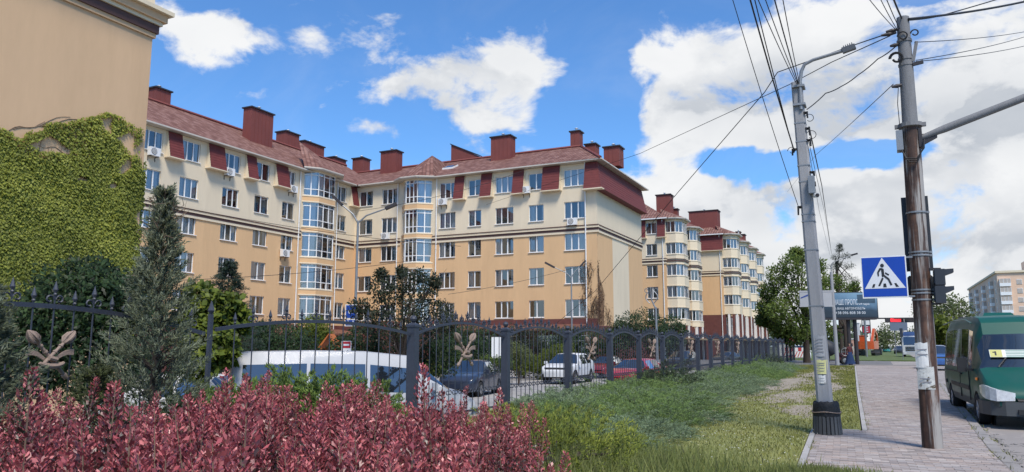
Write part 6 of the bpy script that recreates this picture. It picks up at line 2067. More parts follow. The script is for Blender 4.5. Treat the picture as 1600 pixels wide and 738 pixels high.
def scatter_bed(name, protos, rows, kind='stuff', origin=(0, 0, 0)):
    """one object that plants many copies of a few plants: rows = (x, y, z, turn, size, height factor, which)"""
    pc = bpy.data.collections.new(name + '_stock')
    for i, (me, st) in enumerate(protos):
        q = bpy.data.objects.new('%s_%02d' % (name, i), me); pc.objects.link(q)
    me = bpy.data.meshes.new(name)
    me.from_pydata([r[:3] for r in rows], [], [])
    for nm, ty, vals in (('turn', 'FLOAT_VECTOR', [(0, 0, r[3]) for r in rows]), ('size', 'FLOAT_VECTOR', [(r[4], r[4], r[4] * r[5]) for r in rows]), ('which', 'INT', [r[6] for r in rows])):
        at = me.attributes.new(nm, ty, 'POINT')
        at.data.foreach_set('vector' if ty == 'FLOAT_VECTOR' else 'value', np.array(vals).ravel())
    o = link(name, me)
    ng = bpy.data.node_groups.new(name, 'GeometryNodeTree')
    ng.interface.new_socket('Geometry', in_out='INPUT', socket_type='NodeSocketGeometry'); ng.interface.new_socket('Geometry', in_out='OUTPUT', socket_type='NodeSocketGeometry')
    N = ng.nodes; gi, go = N.new('NodeGroupInput'), N.new('NodeGroupOutput')
    ci = N.new('GeometryNodeCollectionInfo'); ci.inputs[0].default_value = pc; ci.inputs[1].default_value = True; ci.inputs[2].default_value = True
    ip = N.new('GeometryNodeInstanceOnPoints')

    def attr(nm, ty):
        q = N.new('GeometryNodeInputNamedAttribute'); q.data_type = ty; q.inputs[0].default_value = nm
        return next(x for x in q.outputs if x.enabled)
    L = ng.links
    L.new(gi.outputs[0], ip.inputs['Points']); L.new(ci.outputs[0], ip.inputs['Instance']); ip.inputs['Pick Instance'].default_value = True
    L.new(attr('which', 'INT'), ip.inputs['Instance Index']); L.new(attr('turn', 'FLOAT_VECTOR'), ip.inputs['Rotation']); L.new(attr('size', 'FLOAT_VECTOR'), ip.inputs['Scale'])
    L.new(ip.outputs[0], go.inputs[0])
    md = o.modifiers.new('planting', 'NODES'); md.node_group = ng
    return tag(o, kind=kind)


def join_meshes(name, a, b):
    """leaves and stems of one plant in one mesh (two materials)"""
    bm = bmesh.new(); bm.from_mesh(a); n = len(bm.faces); bm.from_mesh(b); bm.faces.ensure_lookup_table()
    for f in bm.faces[n:]: f.material_index = 1
    me = bpy.data.meshes.new(name); bm.to_mesh(me); bm.free()
    me.materials.append(a.materials[0]); me.materials.append(b.materials[0])
    return me


def barberry():
    M = barberry_mat()
    protos = []
    for v in range(8):
        P, D, N, L, Wd, Y = [], [], [], [], [], []
        stems = MB()

        def add(pos, d, n_, l, w, y):
            P.append(pos); D.append(d); N.append(n_); L.append(l); Wd.append(l * w); Y.append(y)
        # upright spires
        for s in range(9):
            a = RNG.random() * 6.283; rr = 0.36 * math.sqrt(RNG.random())
            base = np.array([rr * math.cos(a), rr * math.sin(a), 0.0])
            lean = np.array([math.cos(a) * rr * .3 + RNG.normal(0, .06), math.sin(a) * rr * .3 + RNG.normal(0, .06), 1.0])
            h = RNG.choice([RNG.uniform(.62, .82), RNG.uniform(.82, 1.0), RNG.uniform(1.0, 1.16)], p=[.45, .4, .15])
            tip = base + lean * h
            if s % 2 == 0: stems.tube([tuple(base), tuple(base + (tip - base) * .5 + RNG.normal(0, .015, 3)), tuple(tip)], [.006, .005, .002], 4)
            bright = RNG.uniform(.26, .52)
            spl = RNG.uniform(.32, .58)           # length of the leafy spire
            n = int(175 * spl / .40)
            for k in range(n):
                u = k / n                          # 0 foot of the spire .. 1 tip
                th = k * 2.4 + RNG.random() * .9
                rad = np.array([math.cos(th), math.sin(th), 0])
                wd = .074 * (1 - u ** 2.0) * (.55 + .45 * min(1, u * 4 + .2)) + .006
                pos = base + (tip - base) * (1 - spl * (1 - u) / h) + rad * wd * RNG.uniform(.25, 1.0)
                l = RNG.uniform(.028, .046) * (1 - .35 * u)
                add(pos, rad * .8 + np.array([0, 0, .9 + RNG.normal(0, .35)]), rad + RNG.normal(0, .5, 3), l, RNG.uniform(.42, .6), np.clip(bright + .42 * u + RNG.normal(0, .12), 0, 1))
        # older leaves low down, coloured darker still for shaded gaps between spires
        m = 900
        for k in range(m):
            a = RNG.random() * 6.283; rr = .42 * math.sqrt(RNG.random()); z = .12 + .62 * RNG.random() ** .75
            rad = np.array([math.cos(a), math.sin(a), 0])
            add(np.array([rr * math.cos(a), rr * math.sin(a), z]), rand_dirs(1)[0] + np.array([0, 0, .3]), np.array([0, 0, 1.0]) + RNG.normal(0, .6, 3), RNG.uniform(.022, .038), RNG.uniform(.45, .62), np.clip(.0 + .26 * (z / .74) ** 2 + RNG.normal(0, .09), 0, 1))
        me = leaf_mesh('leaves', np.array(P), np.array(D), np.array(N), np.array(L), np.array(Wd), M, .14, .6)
        at = me.attributes.new('age_and_gap_tone', 'FLOAT', 'POINT'); at.data.foreach_set('value', np.repeat(np.array(Y, dtype=np.float32), 4))
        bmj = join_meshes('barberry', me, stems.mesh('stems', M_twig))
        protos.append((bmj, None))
    rows = []
    D = 2.4
    while D < 9.6:
        rmin, rmax = -.72 * D - .5, -.06 + .012 * D
        r_ = rmax - .1
        while r_ > rmin:
            d2, r2 = D + RNG.uniform(-.16, .16), r_ + RNG.uniform(-.16, .16)
            x, y = -.433 * d2 + .901 * r2, .901 * d2 + .433 * r2
            r_ -= .45
            if x < FX + .5: continue
            px = 800 + 1180 * r2 / d2
            if D > 7.0 and 60 < px < 320: continue
            if D > 8.0 and px < 640: continue
            if D > 9.0: continue
            s = RNG.uniform(.82, 1.17) * (1.0 if D < 5.5 else .93)
            if px > 640: s *= 1 - .16 * min(1, (px - 640) / 160)
            rows.append((x, y, -.02, RNG.random() * 6.28, s, RNG.uniform(.94, 1.08), len(rows) % 8))
        D += .43
    scatter_bed('barberry_bed', protos, rows)


barberry()


def plumes(bases, dirs, lens, per, L, Wd, droop=0.25, spread=.55, curl=0.0):
    """needle foliage: feathery plumes of narrow leaves along short twigs"""
    m = len(bases); bases, dirs, lens = np.asarray(bases), unit(np.asarray(dirs)), np.asarray(lens)
    i = np.repeat(np.arange(m), per)
    t = np.tile((np.arange(per) + .5) / per, m)
    d = dirs[i]; l = lens[i][:, None]
    side = unit(np.cross(d, rand_dirs(len(i))))
    taper = (1.15 - t)[:, None]
    P = bases[i] + d * (t[:, None] * l) + np.array([0, 0, -1.0]) * (droop * (t ** 2)[:, None] * l) + side * l * .10 * taper * RNG.random((len(i), 1))
    D = d * .8 + side * spread + np.array([0, 0, curl])
    return P, D, rand_dirs(len(i)), L * (.7 + .6 * RNG.random(len(i))), Wd


def low_juniper_meshes():
    out = {}
    cols = {'green': ((.028, .055, .02), (.19, .29, .08), (.38, .48, .14)), 'fresh': ((.04, .075, .016), (.14, .22, .038), (.26, .34, .07)), 'yellow': ((.045, .07, .012), (.22, .26, .035), (.42, .44, .07)), 'blue': ((.028, .05, .03), (.22, .30, .165), (.42, .50, .30)), 'dark': ((.012, .024, .010), (.030, .052, .020), (.055, .085, .034))}
    for k, c in cols.items():
        M = leaf_mat('juniper_' + k, *c, rough=.6, trans=.15, clump=1.6)
        vs = []
        for v in range(2):
            n = 230 if k != 'fresh' else 430
            a = RNG.random(n) * 6.283; q = np.sqrt(RNG.random(n))
            el = np.clip(RNG.normal(.35 if k not in ('yellow', 'fresh') else .62, .25, n), .05, 1.3)
            b = np.stack([q * .95 * np.cos(a), q * .95 * np.sin(a), .05 + (.42 if k != 'fresh' else 1.0) * (1 - q ** 2) * RNG.random(n) ** (1 if k != 'fresh' else .6) + .08 * RNG.random(n)], 1)
            d = np.stack([np.cos(a) * np.cos(el), np.sin(a) * np.cos(el), np.sin(el)], 1) + RNG.normal(0, .22, (n, 3))
            P, D, N, L, W = plumes(b, d, RNG.uniform(.22, .50, n), 60, .042 if k != 'fresh' else .062, .011 if k != 'fresh' else .019, .30, .5)
            vs.append(leaf_mesh('foliage', P, D, N, L, W, M, .1, .4))
        out[k] = vs
    st = MB()
    for i in range(9):
        a = i * .7; st.tube([(0, 0, .02), (.3 * math.cos(a), .3 * math.sin(a), .12), (.8 * math.cos(a), .8 * math.sin(a), .16)], [.03, .02, .006], 5)
    out['stem'] = st.mesh('stem', M_bark)
    return out


LJ = low_juniper_meshes()


def low_juniper(kind, x, y, sx, sz, label, group, z=0.0):
    t = thing('low_juniper', label, 'shrub', (x, y, z), RNG.random() * 6.28, group)
    t.scale = (sx, sx * RNG.uniform(.85, 1.15), sz)
    link('foliage', LJ[kind][int(RNG.integers(2))], t); link('stem', LJ['stem'], t)
    return t


def junipers():
    # yellow-green one at the end of the barberry, with two neighbours
    p = gp(862, 738); low_juniper('yellow', p.x - .1, p.y + .35, 1.15, 1.35, 'large yellow-green spreading juniper at the right end of the barberry bed', None)
    p = gp(812, 722); low_juniper('yellow', p.x - .3, p.y + .6, .9, 1.25, 'yellow-green juniper half behind the barberry at its right end', None)
    # green ones between barberry and fence
    for i, (px, D, s, z) in enumerate(((345, 9.6, .70, .9), (400, 9.5, .80, .98), (460, 9.9, .88, 1.06), (520, 9.8, .84, 1.0), (572, 10.4, .66, .95), (300, 9.4, .66, .85))):
        p = pD(px, 600, D); x = max(p.x, FX + .35)
        low_juniper('fresh', x, p.y, s, z, 'fresh green juniper between barberry and fence, ' + ('in front of the minivan rear', 'left of the tallest one', 'the tallest of the row', 'just right of the tallest one', 'rightmost, below the minivan side windows', 'leftmost, beside the tall ragged juniper')[i], 'green junipers behind the barberry')
    # the long spreading bed along the fence: ground cover
    rows = []; y = 9.6
    while y < 56:
        xo = -3.1 if y < 12 else (-3.35 if y < 17 else -3.9 - max(0, y - 18) * .035)
        x = xo - .55
        while x > FX - .1:
            jx, jy = x + RNG.uniform(-.3, .3), y + RNG.uniform(-.35, .35)
            x -= 1.05
            r_ = jx * .901 + jy * .433; D = -jx * .433 + jy * .901
            px = 800 + 1180 * r_ / D
            if px < 835 or (px < 905 and D < 10.5): continue
            rows.append((jx, jy, -.05, RNG.random() * 6.28, RNG.uniform(.72, 1.05), .62 + .55 * max(-.4, math.sin(jx * 2.1 + jy * .9) * math.sin(jy * 1.35 - jx)) + RNG.uniform(0, .35), int(RNG.integers(4))))
        y += 1.0
    scatter_bed('juniper_ground_cover', [(m, None) for m in LJ['blue'] + LJ['green']], rows)
    for px, py, s, lb in ((1045, 608, 1.1, 'dark bushy juniper rising from the bed by the fence, nearest of the two'), (1200, 572, 1.2, 'dark bushy juniper at the far end of the bed by the fence')):
        p = gp(px, py); low_juniper('dark', p.x, p.y, s, 1.7, lb, None)


junipers()


def clump_leaves(cs, per, Lf, Wf, shell=.55):
    """leaf positions spread through several clumps: (centre, radius or radii)"""
    P, D, N = [], [], []
    for (c, r) in cs:
        n = int(per)
        d = rand_dirs(n); q = (shell + (1 - shell) * RNG.random(n)) ** .6
        rr = np.array(r if isinstance(r, (tuple, list, np.ndarray)) else (r, r, r), float)
        wob = 1 + .18 * np.sin(d[:, :1] * 5 + c[0] * 3) * np.sin(d[:, 1:2] * 6 + c[1]) + .12 * np.sin(d[:, 2:] * 9 + c[2])
        P.append(np.array(c) + d * rr * q[:, None] * wob)
        D.append(d * .5 + RNG.normal(0, .7, (n, 3)) + np.array([0, 0, -.25])); N.append(d + RNG.normal(0, .5, (n, 3)))
    P, D, N = np.concatenate(P), np.concatenate(D), np.concatenate(N)
    n = len(P)
    L = Lf * (.65 + .7 * RNG.random(n))
    return P, D, N, L, L * Wf


def tree(name, label, loc, trunk_h, trunk_r, cs, per, Lf, Wf, material, cat='tree', group=None, lean=(0, 0), bark=None, shell=.5):
    t = thing(name, label, cat, loc, 0, group)
    m = MB()
    top = Vector((lean[0], lean[1], trunk_h))
    m.tube([(0, 0, -.3), (lean[0] * .3 + .03, lean[1] * .3, trunk_h * .5), tuple(top)], [trunk_r * 1.25, trunk_r * .95, trunk_r * .7], 9)
    m.build('trunk', bark or M_bark, t, world=False, smooth=True)
    lm = MB()
    for c, r in cs:
        c = Vector(c); s = top * RNG.uniform(.62, 1.0)
        mid = s + (c - s) * .5 + Vector((RNG.normal(0, .1), RNG.normal(0, .1), .12)) * (c - s).length * .5
        lm.tube([tuple(s), tuple(mid), tuple(c)], [trunk_r * .42, trunk_r * .26, trunk_r * .08], 5)
        for k in range(3):
            rr = r if not isinstance(r, (tuple, list)) else r[0]
            e = c + Vector(RNG.normal(0, .6, 3)) * rr
            lm.tube([tuple(mid + (c - mid) * .5), tuple(e)], [trunk_r * .1, trunk_r * .03], 4)
    lm.build('limbs', bark or M_bark, t, world=False)['kind'] = 'stuff'
    P, D, N, L, W = clump_leaves(cs, per, Lf, Wf, shell)
    link('crown', leaf_mesh('crown', P, D, N, L, W, material, .12, .5), t)
    return t


LG = leaf_mat('green_leaf', (.04, .065, .016), (.12, .175, .04), (.22, .27, .07), .5, .3, clump=.5)
LD = leaf_mat('dark_leaf', (.014, .022, .012), (.036, .048, .026), (.10, .10, .065), .45, .2, clump=.9)
LDg = leaf_mat('deep_green_leaf', (.013, .030, .012), (.035, .070, .025), (.08, .13, .045), .5, .2, clump=.9)
LY = leaf_mat('yellow_green_leaf', (.06, .09, .015), (.17, .21, .035), (.29, .31, .07), .5, .35, clump=.7)
LI = leaf_mat('ivy_leaf', (.12, .14, .022), (.30, .325, .055), (.45, .45, .085), .6, .25, clump=.55, nup=.15)
LV = leaf_mat('vine_leaf', (.05, .08, .012), (.17, .22, .038), (.31, .34, .07), .5, .3, clump=1.2)
LT = leaf_mat('street_tree_leaf', (.05, .085, .02), (.16, .225, .05), (.29, .34, .09), .5, .35, clump=.35)
LF = leaf_mat('far_leaf', (.05, .075, .03), (.12, .155, .055), (.20, .22, .09), .6, .3, clump=.25)


def conifer(name, label, loc, H, Rb, layers, per, mat_, L=.07, W=.014, up=.25, droop=.3, power=1.0, crown0=.05, len0=.55, cat='tree'):
    t = thing(name, label, cat, loc)
    m = MB(); m.tube([(0, 0, -.1), (.02, .01, H * .5), (0, 0, H * .97)], [Rb * .04 + .025, Rb * .03 + .012, .006], 8); m.build('trunk', M_bark, t, world=False, smooth=True)
    n = layers
    f = RNG.random(n) ** .85
    a = RNG.random(n) * 6.283
    z = H * (crown0 + (1 - crown0) * f)
    rad = Rb * (1 - f) ** power * (.72 + .4 * RNG.random(n)) * (1 + .22 * np.sin(a * 3 + f * 9))
    q = .25 + .75 * RNG.random(n) ** .6
    b = np.stack([rad * q * np.cos(a), rad * q * np.sin(a), z + rad * q * up * .5], 1)
    d = np.stack([np.cos(a), np.sin(a), np.full(n, up)], 1) + RNG.normal(0, .28, (n, 3))
    P, D, N, L_, W_ = plumes(b, d, len0 * (.5 + .7 * RNG.random(n)) * (.35 + .65 * (1 - f)), per, L, W, droop, .6)
    link('crown', leaf_mesh('crown', P, D, N, L_, W_, mat_, .1, .4), t)
    br = MB(); n_ = n
    for k in range(0, n, max(1, n // 70)):
        br.tube([(0, 0, max(0.05, z[k] - rad[k] * .25)), tuple(b[k])], [.012 + .01 * (1 - f[k]), .004], 4)
    br.build('branches', M_bark, t, world=False)['kind'] = 'stuff'
    return t


def plants_left():
    JB = leaf_mat('upright_juniper', (.05, .068, .045), (.175, .205, .135), (.36, .38, .25), .6, .15, clump=1.3)
    # tall loose juniper in front of the fence
    b = pX(255, 600, -7.45); top = pX(268, 300, -7.45).z
    conifer('juniper_tree', 'tall ragged dark juniper in front of the fence, with a thin bare-tipped top', (b.x - .12, b.y - .05, 0), top, .76, 900, 40, JB, .05, .012, .9, .05, 1.5, .04, .42)
    t2 = MB()
    o = bpy.data.objects['juniper_tree']
    for i in range(26):
        z = top * RNG.uniform(.72, .98); a = RNG.random() * 6.28; l = RNG.uniform(.12, .34) * (1.3 - z / top) * 2.2
        p0 = Vector((0, 0, z)); p1 = p0 + Vector((math.cos(a) * l, math.sin(a) * l, l * .55)); t2.tube([p0, p1], [.007, .003], 4)
        for k in range(3): q = p0 + (p1 - p0) * RNG.uniform(.4, 1); t2.tube([q, q + Vector(RNG.normal(0, .06, 3)) + Vector((0, 0, .05))], [.004, .002], 4)
    t2.build('bare_twigs', M_twig, o, world=False)
    # a second, rounder juniper at the left edge
    b = pX(8, 600, -6.75)
    conifer('juniper_tree', 'broad dark juniper at the left edge, half hiding the emblem', (b.x - .28, b.y - .1, 0), pX(8, 450, -6.75).z, .50, 560, 44, JB, .055, .013, .7, .05, .65, .05, .34)
    # little yellowish shrub by the fence foot, right of the emblem
    b = pX(150, 600, -7.7)
    conifer('low_juniper', 'small yellowish juniper at the fence, right of the crossed-mace emblem', (b.x, b.y, 0), 1.25, .5, 200, 36, leaf_mat('olive_juniper', (.03, .042, .015), (.085, .105, .035), (.16, .17, .07), .6, .15), .05, .012, .5, .1, .7, .05, .3, cat='shrub')
    b = pX(70, 625, -7.3)
    conifer('low_juniper', 'small pale green shrub under the crossed-mace emblem', (b.x, b.y, 0), .75, .45, 160, 30, leaf_mat('pale_juniper', (.03, .05, .02), (.08, .12, .05), (.15, .19, .09), .6, .15), .05, .012, .5, .1, .6, .05, .25, cat='shrub')
    # dark rounded bush behind the fence below the ivy
    cs = []
    for px, py, D, r in ((120, 470, 14, .8), (165, 480, 14, .7), (80, 490, 14, .7), (140, 440, 14.5, .55), (190, 470, 14.5, .6), (110, 540, 14, .9), (170, 560, 14, .9), (60, 540, 14, .8), (205, 540, 14.3, .8), (30, 560, 14, .8)):
        p = pD(px, py, D); cs.append((tuple(p - Vector((-15.5, 8, ZC))), r))
    tree('laurel_bush', 'large dark green rounded bush behind the fence, below the ivy', (-15.5, 8, ZC), 1.0, .08, cs, 1900, .10, .5, LDg, cat='bush', shell=.35)
    # bright vine hanging over a wall behind the fence
    cs = []
    for px, py, D, r in ((312, 470, 15.5, .35), (330, 490, 15.5, .45), (355, 480, 15.5, .3), (318, 530, 15.3, .4), (340, 520, 15.3, .35), (365, 492, 15.6, .25), (330, 550, 15.2, .4), (300, 500, 15.5, .35), (350, 545, 15.3, .3), (310, 560, 15.2, .4), (375, 500, 15.6, .2)):
        p = pD(px, py, D); cs.append((tuple(p - Vector((-12.8, 10.5, ZC))), (r, r * .8, r * 1.1)))
    tree('climbing_vine', 'bright green large-leaved vine draped in a mound behind the tall juniper', (-12.8, 10.5, ZC), 1.5, .05, cs, 520, .13, .75, LV, cat='vine', shell=.6)
    # blue spruce
    SP = leaf_mat('spruce_needle', (.015, .030, .022), (.035, .062, .045), (.075, .11, .085), .6, .1, clump=1)
    b = pD(350, 560, 26)
    conifer('blue_spruce', 'small blue-green spruce tip in front of the left facade', (b.x, b.y, ZC), pD(350, 411, 26).z - ZC, 1.5, 560, 60, SP, .085, .016, .02, .12, 1.0, .1, .8)
    # dark loose tree with bronze-green leaves in the court
    b = pD(630, 560, 26)
    cs = []
    for px, py, r in ((595, 450, .45), (590, 480, .55), (612, 462, .45), (632, 440, .4), (640, 468, .55), (655, 432, .28), (668, 450, .4), (662, 480, .5), (690, 485, .4), (575, 500, .5), (605, 505, .6), (640, 505, .6), (675, 510, .55), (700, 505, .35), (596, 428, .22), (628, 425, .2), (678, 440, .25), (560, 480, .35)):
        p = pD(px, py, 26 + RNG.uniform(-.8, .8)); cs.append((tuple(p - Vector((b.x, b.y, ZC))), r))
    tree('fruit_tree', 'loose dark-leaved small tree in front of the inner corner of the facades', (b.x, b.y, ZC), 1.6, .10, cs, 360, .11, .5, LD, shell=.25)
    cs = []
    for px, py, r in ((570, 530, .7), (610, 540, .8), (650, 535, .8), (690, 535, .8), (580, 560, .7), (640, 560, .8), (690, 560, .7), (540, 545, .6)):
        p = pD(px, py, 28); cs.append((tuple(p - Vector((b.x - .6, b.y + 2, ZC))), r))
    tree('dark_hedge', 'dark green hedge under the loose dark-leaved tree', (b.x - .6, b.y + 2, ZC), .8, .06, cs, 1300, .10, .5, LDg, cat='hedge', shell=.35)


plants_left()


def pt_poly(y, z, poly):
    inside = np.zeros(len(y), bool); n = len(poly)
    for i in range(n):
        (y0, z0), (y1, z1) = poly[i], poly[(i + 1) % n]
        c = ((z0 > z) != (z1 > z)) & (y < (y1 - y0) * (z - z0) / (z1 - z0 + 1e-12) + y0)
        inside ^= c
    return inside


def ivy():
    px = [(-80, 235), (-30, 205), (0, 207), (30, 216), (50, 209), (60, 196), (85, 190), (120, 186), (150, 178), (180, 180), (200, 190), (212, 208), (222, 232), (224, 300), (218, 345), (220, 400), (214, 425), (190, 430), (160, 424), (110, 440), (60, 466), (0, 500), (-80, 520)]
    poly = [(lambda p: (p.y, p.z))(pX(a, b, XE)) for a, b in px]
    holes = [[(45, 222), (75, 214), (112, 232), (108, 241), (70, 236)], [(152, 183), (172, 186), (178, 204), (160, 202)], [(182, 212), (200, 208), (218, 236), (205, 242), (190, 232)], [(117, 272), (138, 270), (140, 280), (118, 280)], [(187, 252), (197, 250), (200, 266), (190, 268)], [(166, 288), (178, 286), (180, 294), (167, 296)]]
    hp = [[(lambda p: (p.y, p.z))(pX(a, b, XE)) for a, b in h] for h in holes]
    ys = [p[0] for p in poly]; zs = [p[1] for p in poly]
    n = 150000
    y = RNG.uniform(min(ys), 16.2, n); z = RNG.uniform(0, max(zs), n)
    # ragged edge: jitter the sample before testing
    w = .16 * np.sin(y * 5.1 + 2 * np.sin(z * 2.7)) + .12 * np.sin(z * 6.3 + y * 3) + RNG.normal(0, .05, n)
    k = pt_poly(y + w, z + w * .7, poly)
    for h in hp: k &= ~pt_poly(y + w * .4, z + w * .4, h)
    dens = np.sin(y * 2.3 + np.sin(z * 1.9) * 1.5) * np.sin(z * 2.1 + y) * .5 + .5
    topz = z > pX(120, 260, XE).z
    k &= RNG.random(n) < np.where(topz, .35 + .5 * dens, 1.0)
    y, z = y[k], z[k]; n = len(y)
    depth = .02 + (.05 + .09 * (np.sin(y * 3.1 + z * 1.3) * np.sin(z * 2.7 - y * 1.1) * .5 + .5)) * RNG.random(n)
    P = np.stack([XE + depth, y, z], 1)
    # the fringe that wraps round the corner of the wall
    m = 2600
    zz = RNG.uniform(1.0, pX(224, 250, XE).z, m); xx = XE - .02 - np.abs(RNG.normal(0, .28, m))
    P = np.concatenate([P, np.stack([xx, np.full(m, 16.16) + RNG.random(m) * .14, zz], 1)])
    n = len(P)
    D = np.stack([.25 + RNG.normal(0, .25, n), RNG.normal(0, .45, n), -1 + RNG.normal(0, .25, n)], 1)
    N = np.stack([np.ones(n), RNG.normal(0, .35, n), .3 + RNG.normal(0, .35, n)], 1)
    L = RNG.uniform(.04, .095, n)
    o = thing('wall_ivy', 'thick green ivy covering the lower part of the beige end wall', 'ivy', (XE + .1, 12, ZC))
    me = leaf_mesh('leaves', P - np.array([XE + .1, 12, ZC]), D, N, L, L * .8, LI, .08, .4)
    link('leaves', me, o)
    st = MB()
    for i in range(60):
        yy, z0 = RNG.uniform(11.5, 16.0), RNG.uniform(0, 4)
        pts = [(XE + .012, yy + .12 * math.sin(q * 1.7 + i), z0 + q * .6) for q in range(int(RNG.integers(4, 9)))]
        st.tube(pts, [.012 - .001 * q for q in range(len(pts))], 4)
    # bare runners on the plaster above the leaves
    for (a, b_) in (((30, 216), (130, 192)), ((60, 196), (150, 183)), ((20, 205), (110, 181)), ((100, 232), (170, 236)), ((110, 240), (60, 226)), ((5, 205), (70, 193))):
        p, q = pX(*a, XE), pX(*b_, XE)
        st.tube([(XE + .01, p.y + (q.y - p.y) * f, p.z + (q.z - p.z) * f + .06 * math.sin(f * 9 + a[0])) for f in np.linspace(0, 1, 9)], [.012 * (1 - .08 * k) for k in range(9)], 4)
    st.build('stems', M_twig, o)


ivy()


def dry_creeper():
    o = thing('dry_creeper', 'leafless brown creeper on the corner of the right facade', 'creeper', (XE, YR, ZC))
    st = MB(); P = []
    poly = [(913, 412), (928, 404), (940, 415), (952, 455), (962, 500), (905, 500), (905, 470), (912, 440)]
    for i in range(120):
        px, py = RNG.uniform(905, 962), RNG.uniform(405, 505)
        lim = 925 + (py - 405) * .35
        if px > lim or (py > 440 and px < 915 and RNG.random() < .6): continue
        on_end = px > 932
        pts = []
        q = Vector((px, py))
        for k in range(7):
            w = pX(q.x, q.y, XE + .04) if q.x > 932 else pY(q.x, q.y, YR - .04)
            pts.append(tuple(w)); P.append(tuple(w))
            q += Vector((RNG.uniform(-1.8, 1.8), RNG.uniform(1.0, 4.0)))
            if q.y > 508: break
        if len(pts) > 1: st.tube(pts, .016, 4)
    for i in range(5): st.tube([tuple(pX(934 + i * 1.5, 420 + i * 6, XE + .05)), tuple(pX(936 + i * 2, 460, XE + .07)), tuple(pX(935 + i * 2, 508, XE + .06))], [.015, .03, .04], 5)
    st.build('stems', mat('creeper_stem', (.11, .065, .045), .9, .3, 3), o)
    P = np.array(P); P = np.repeat(P, 5, 0) + RNG.normal(0, .13, (len(P) * 5, 3)) * (1, 1, 1)
    P[:, 0] = np.where(P[:, 1] > YR - .0, np.maximum(P[:, 0], XE + .02), P[:, 0])
    n = len(P)
    M = leaf_mat('withered_leaf', (.06, .035, .022), (.13, .075, .045), (.22, .14, .085), .8, .2)
    link('leaves', leaf_mesh('leaves', P - np.array([XE, YR, ZC]), rand_dirs(n), rand_dirs(n), RNG.uniform(.06, .13, n), .06, M), o)


dry_creeper()


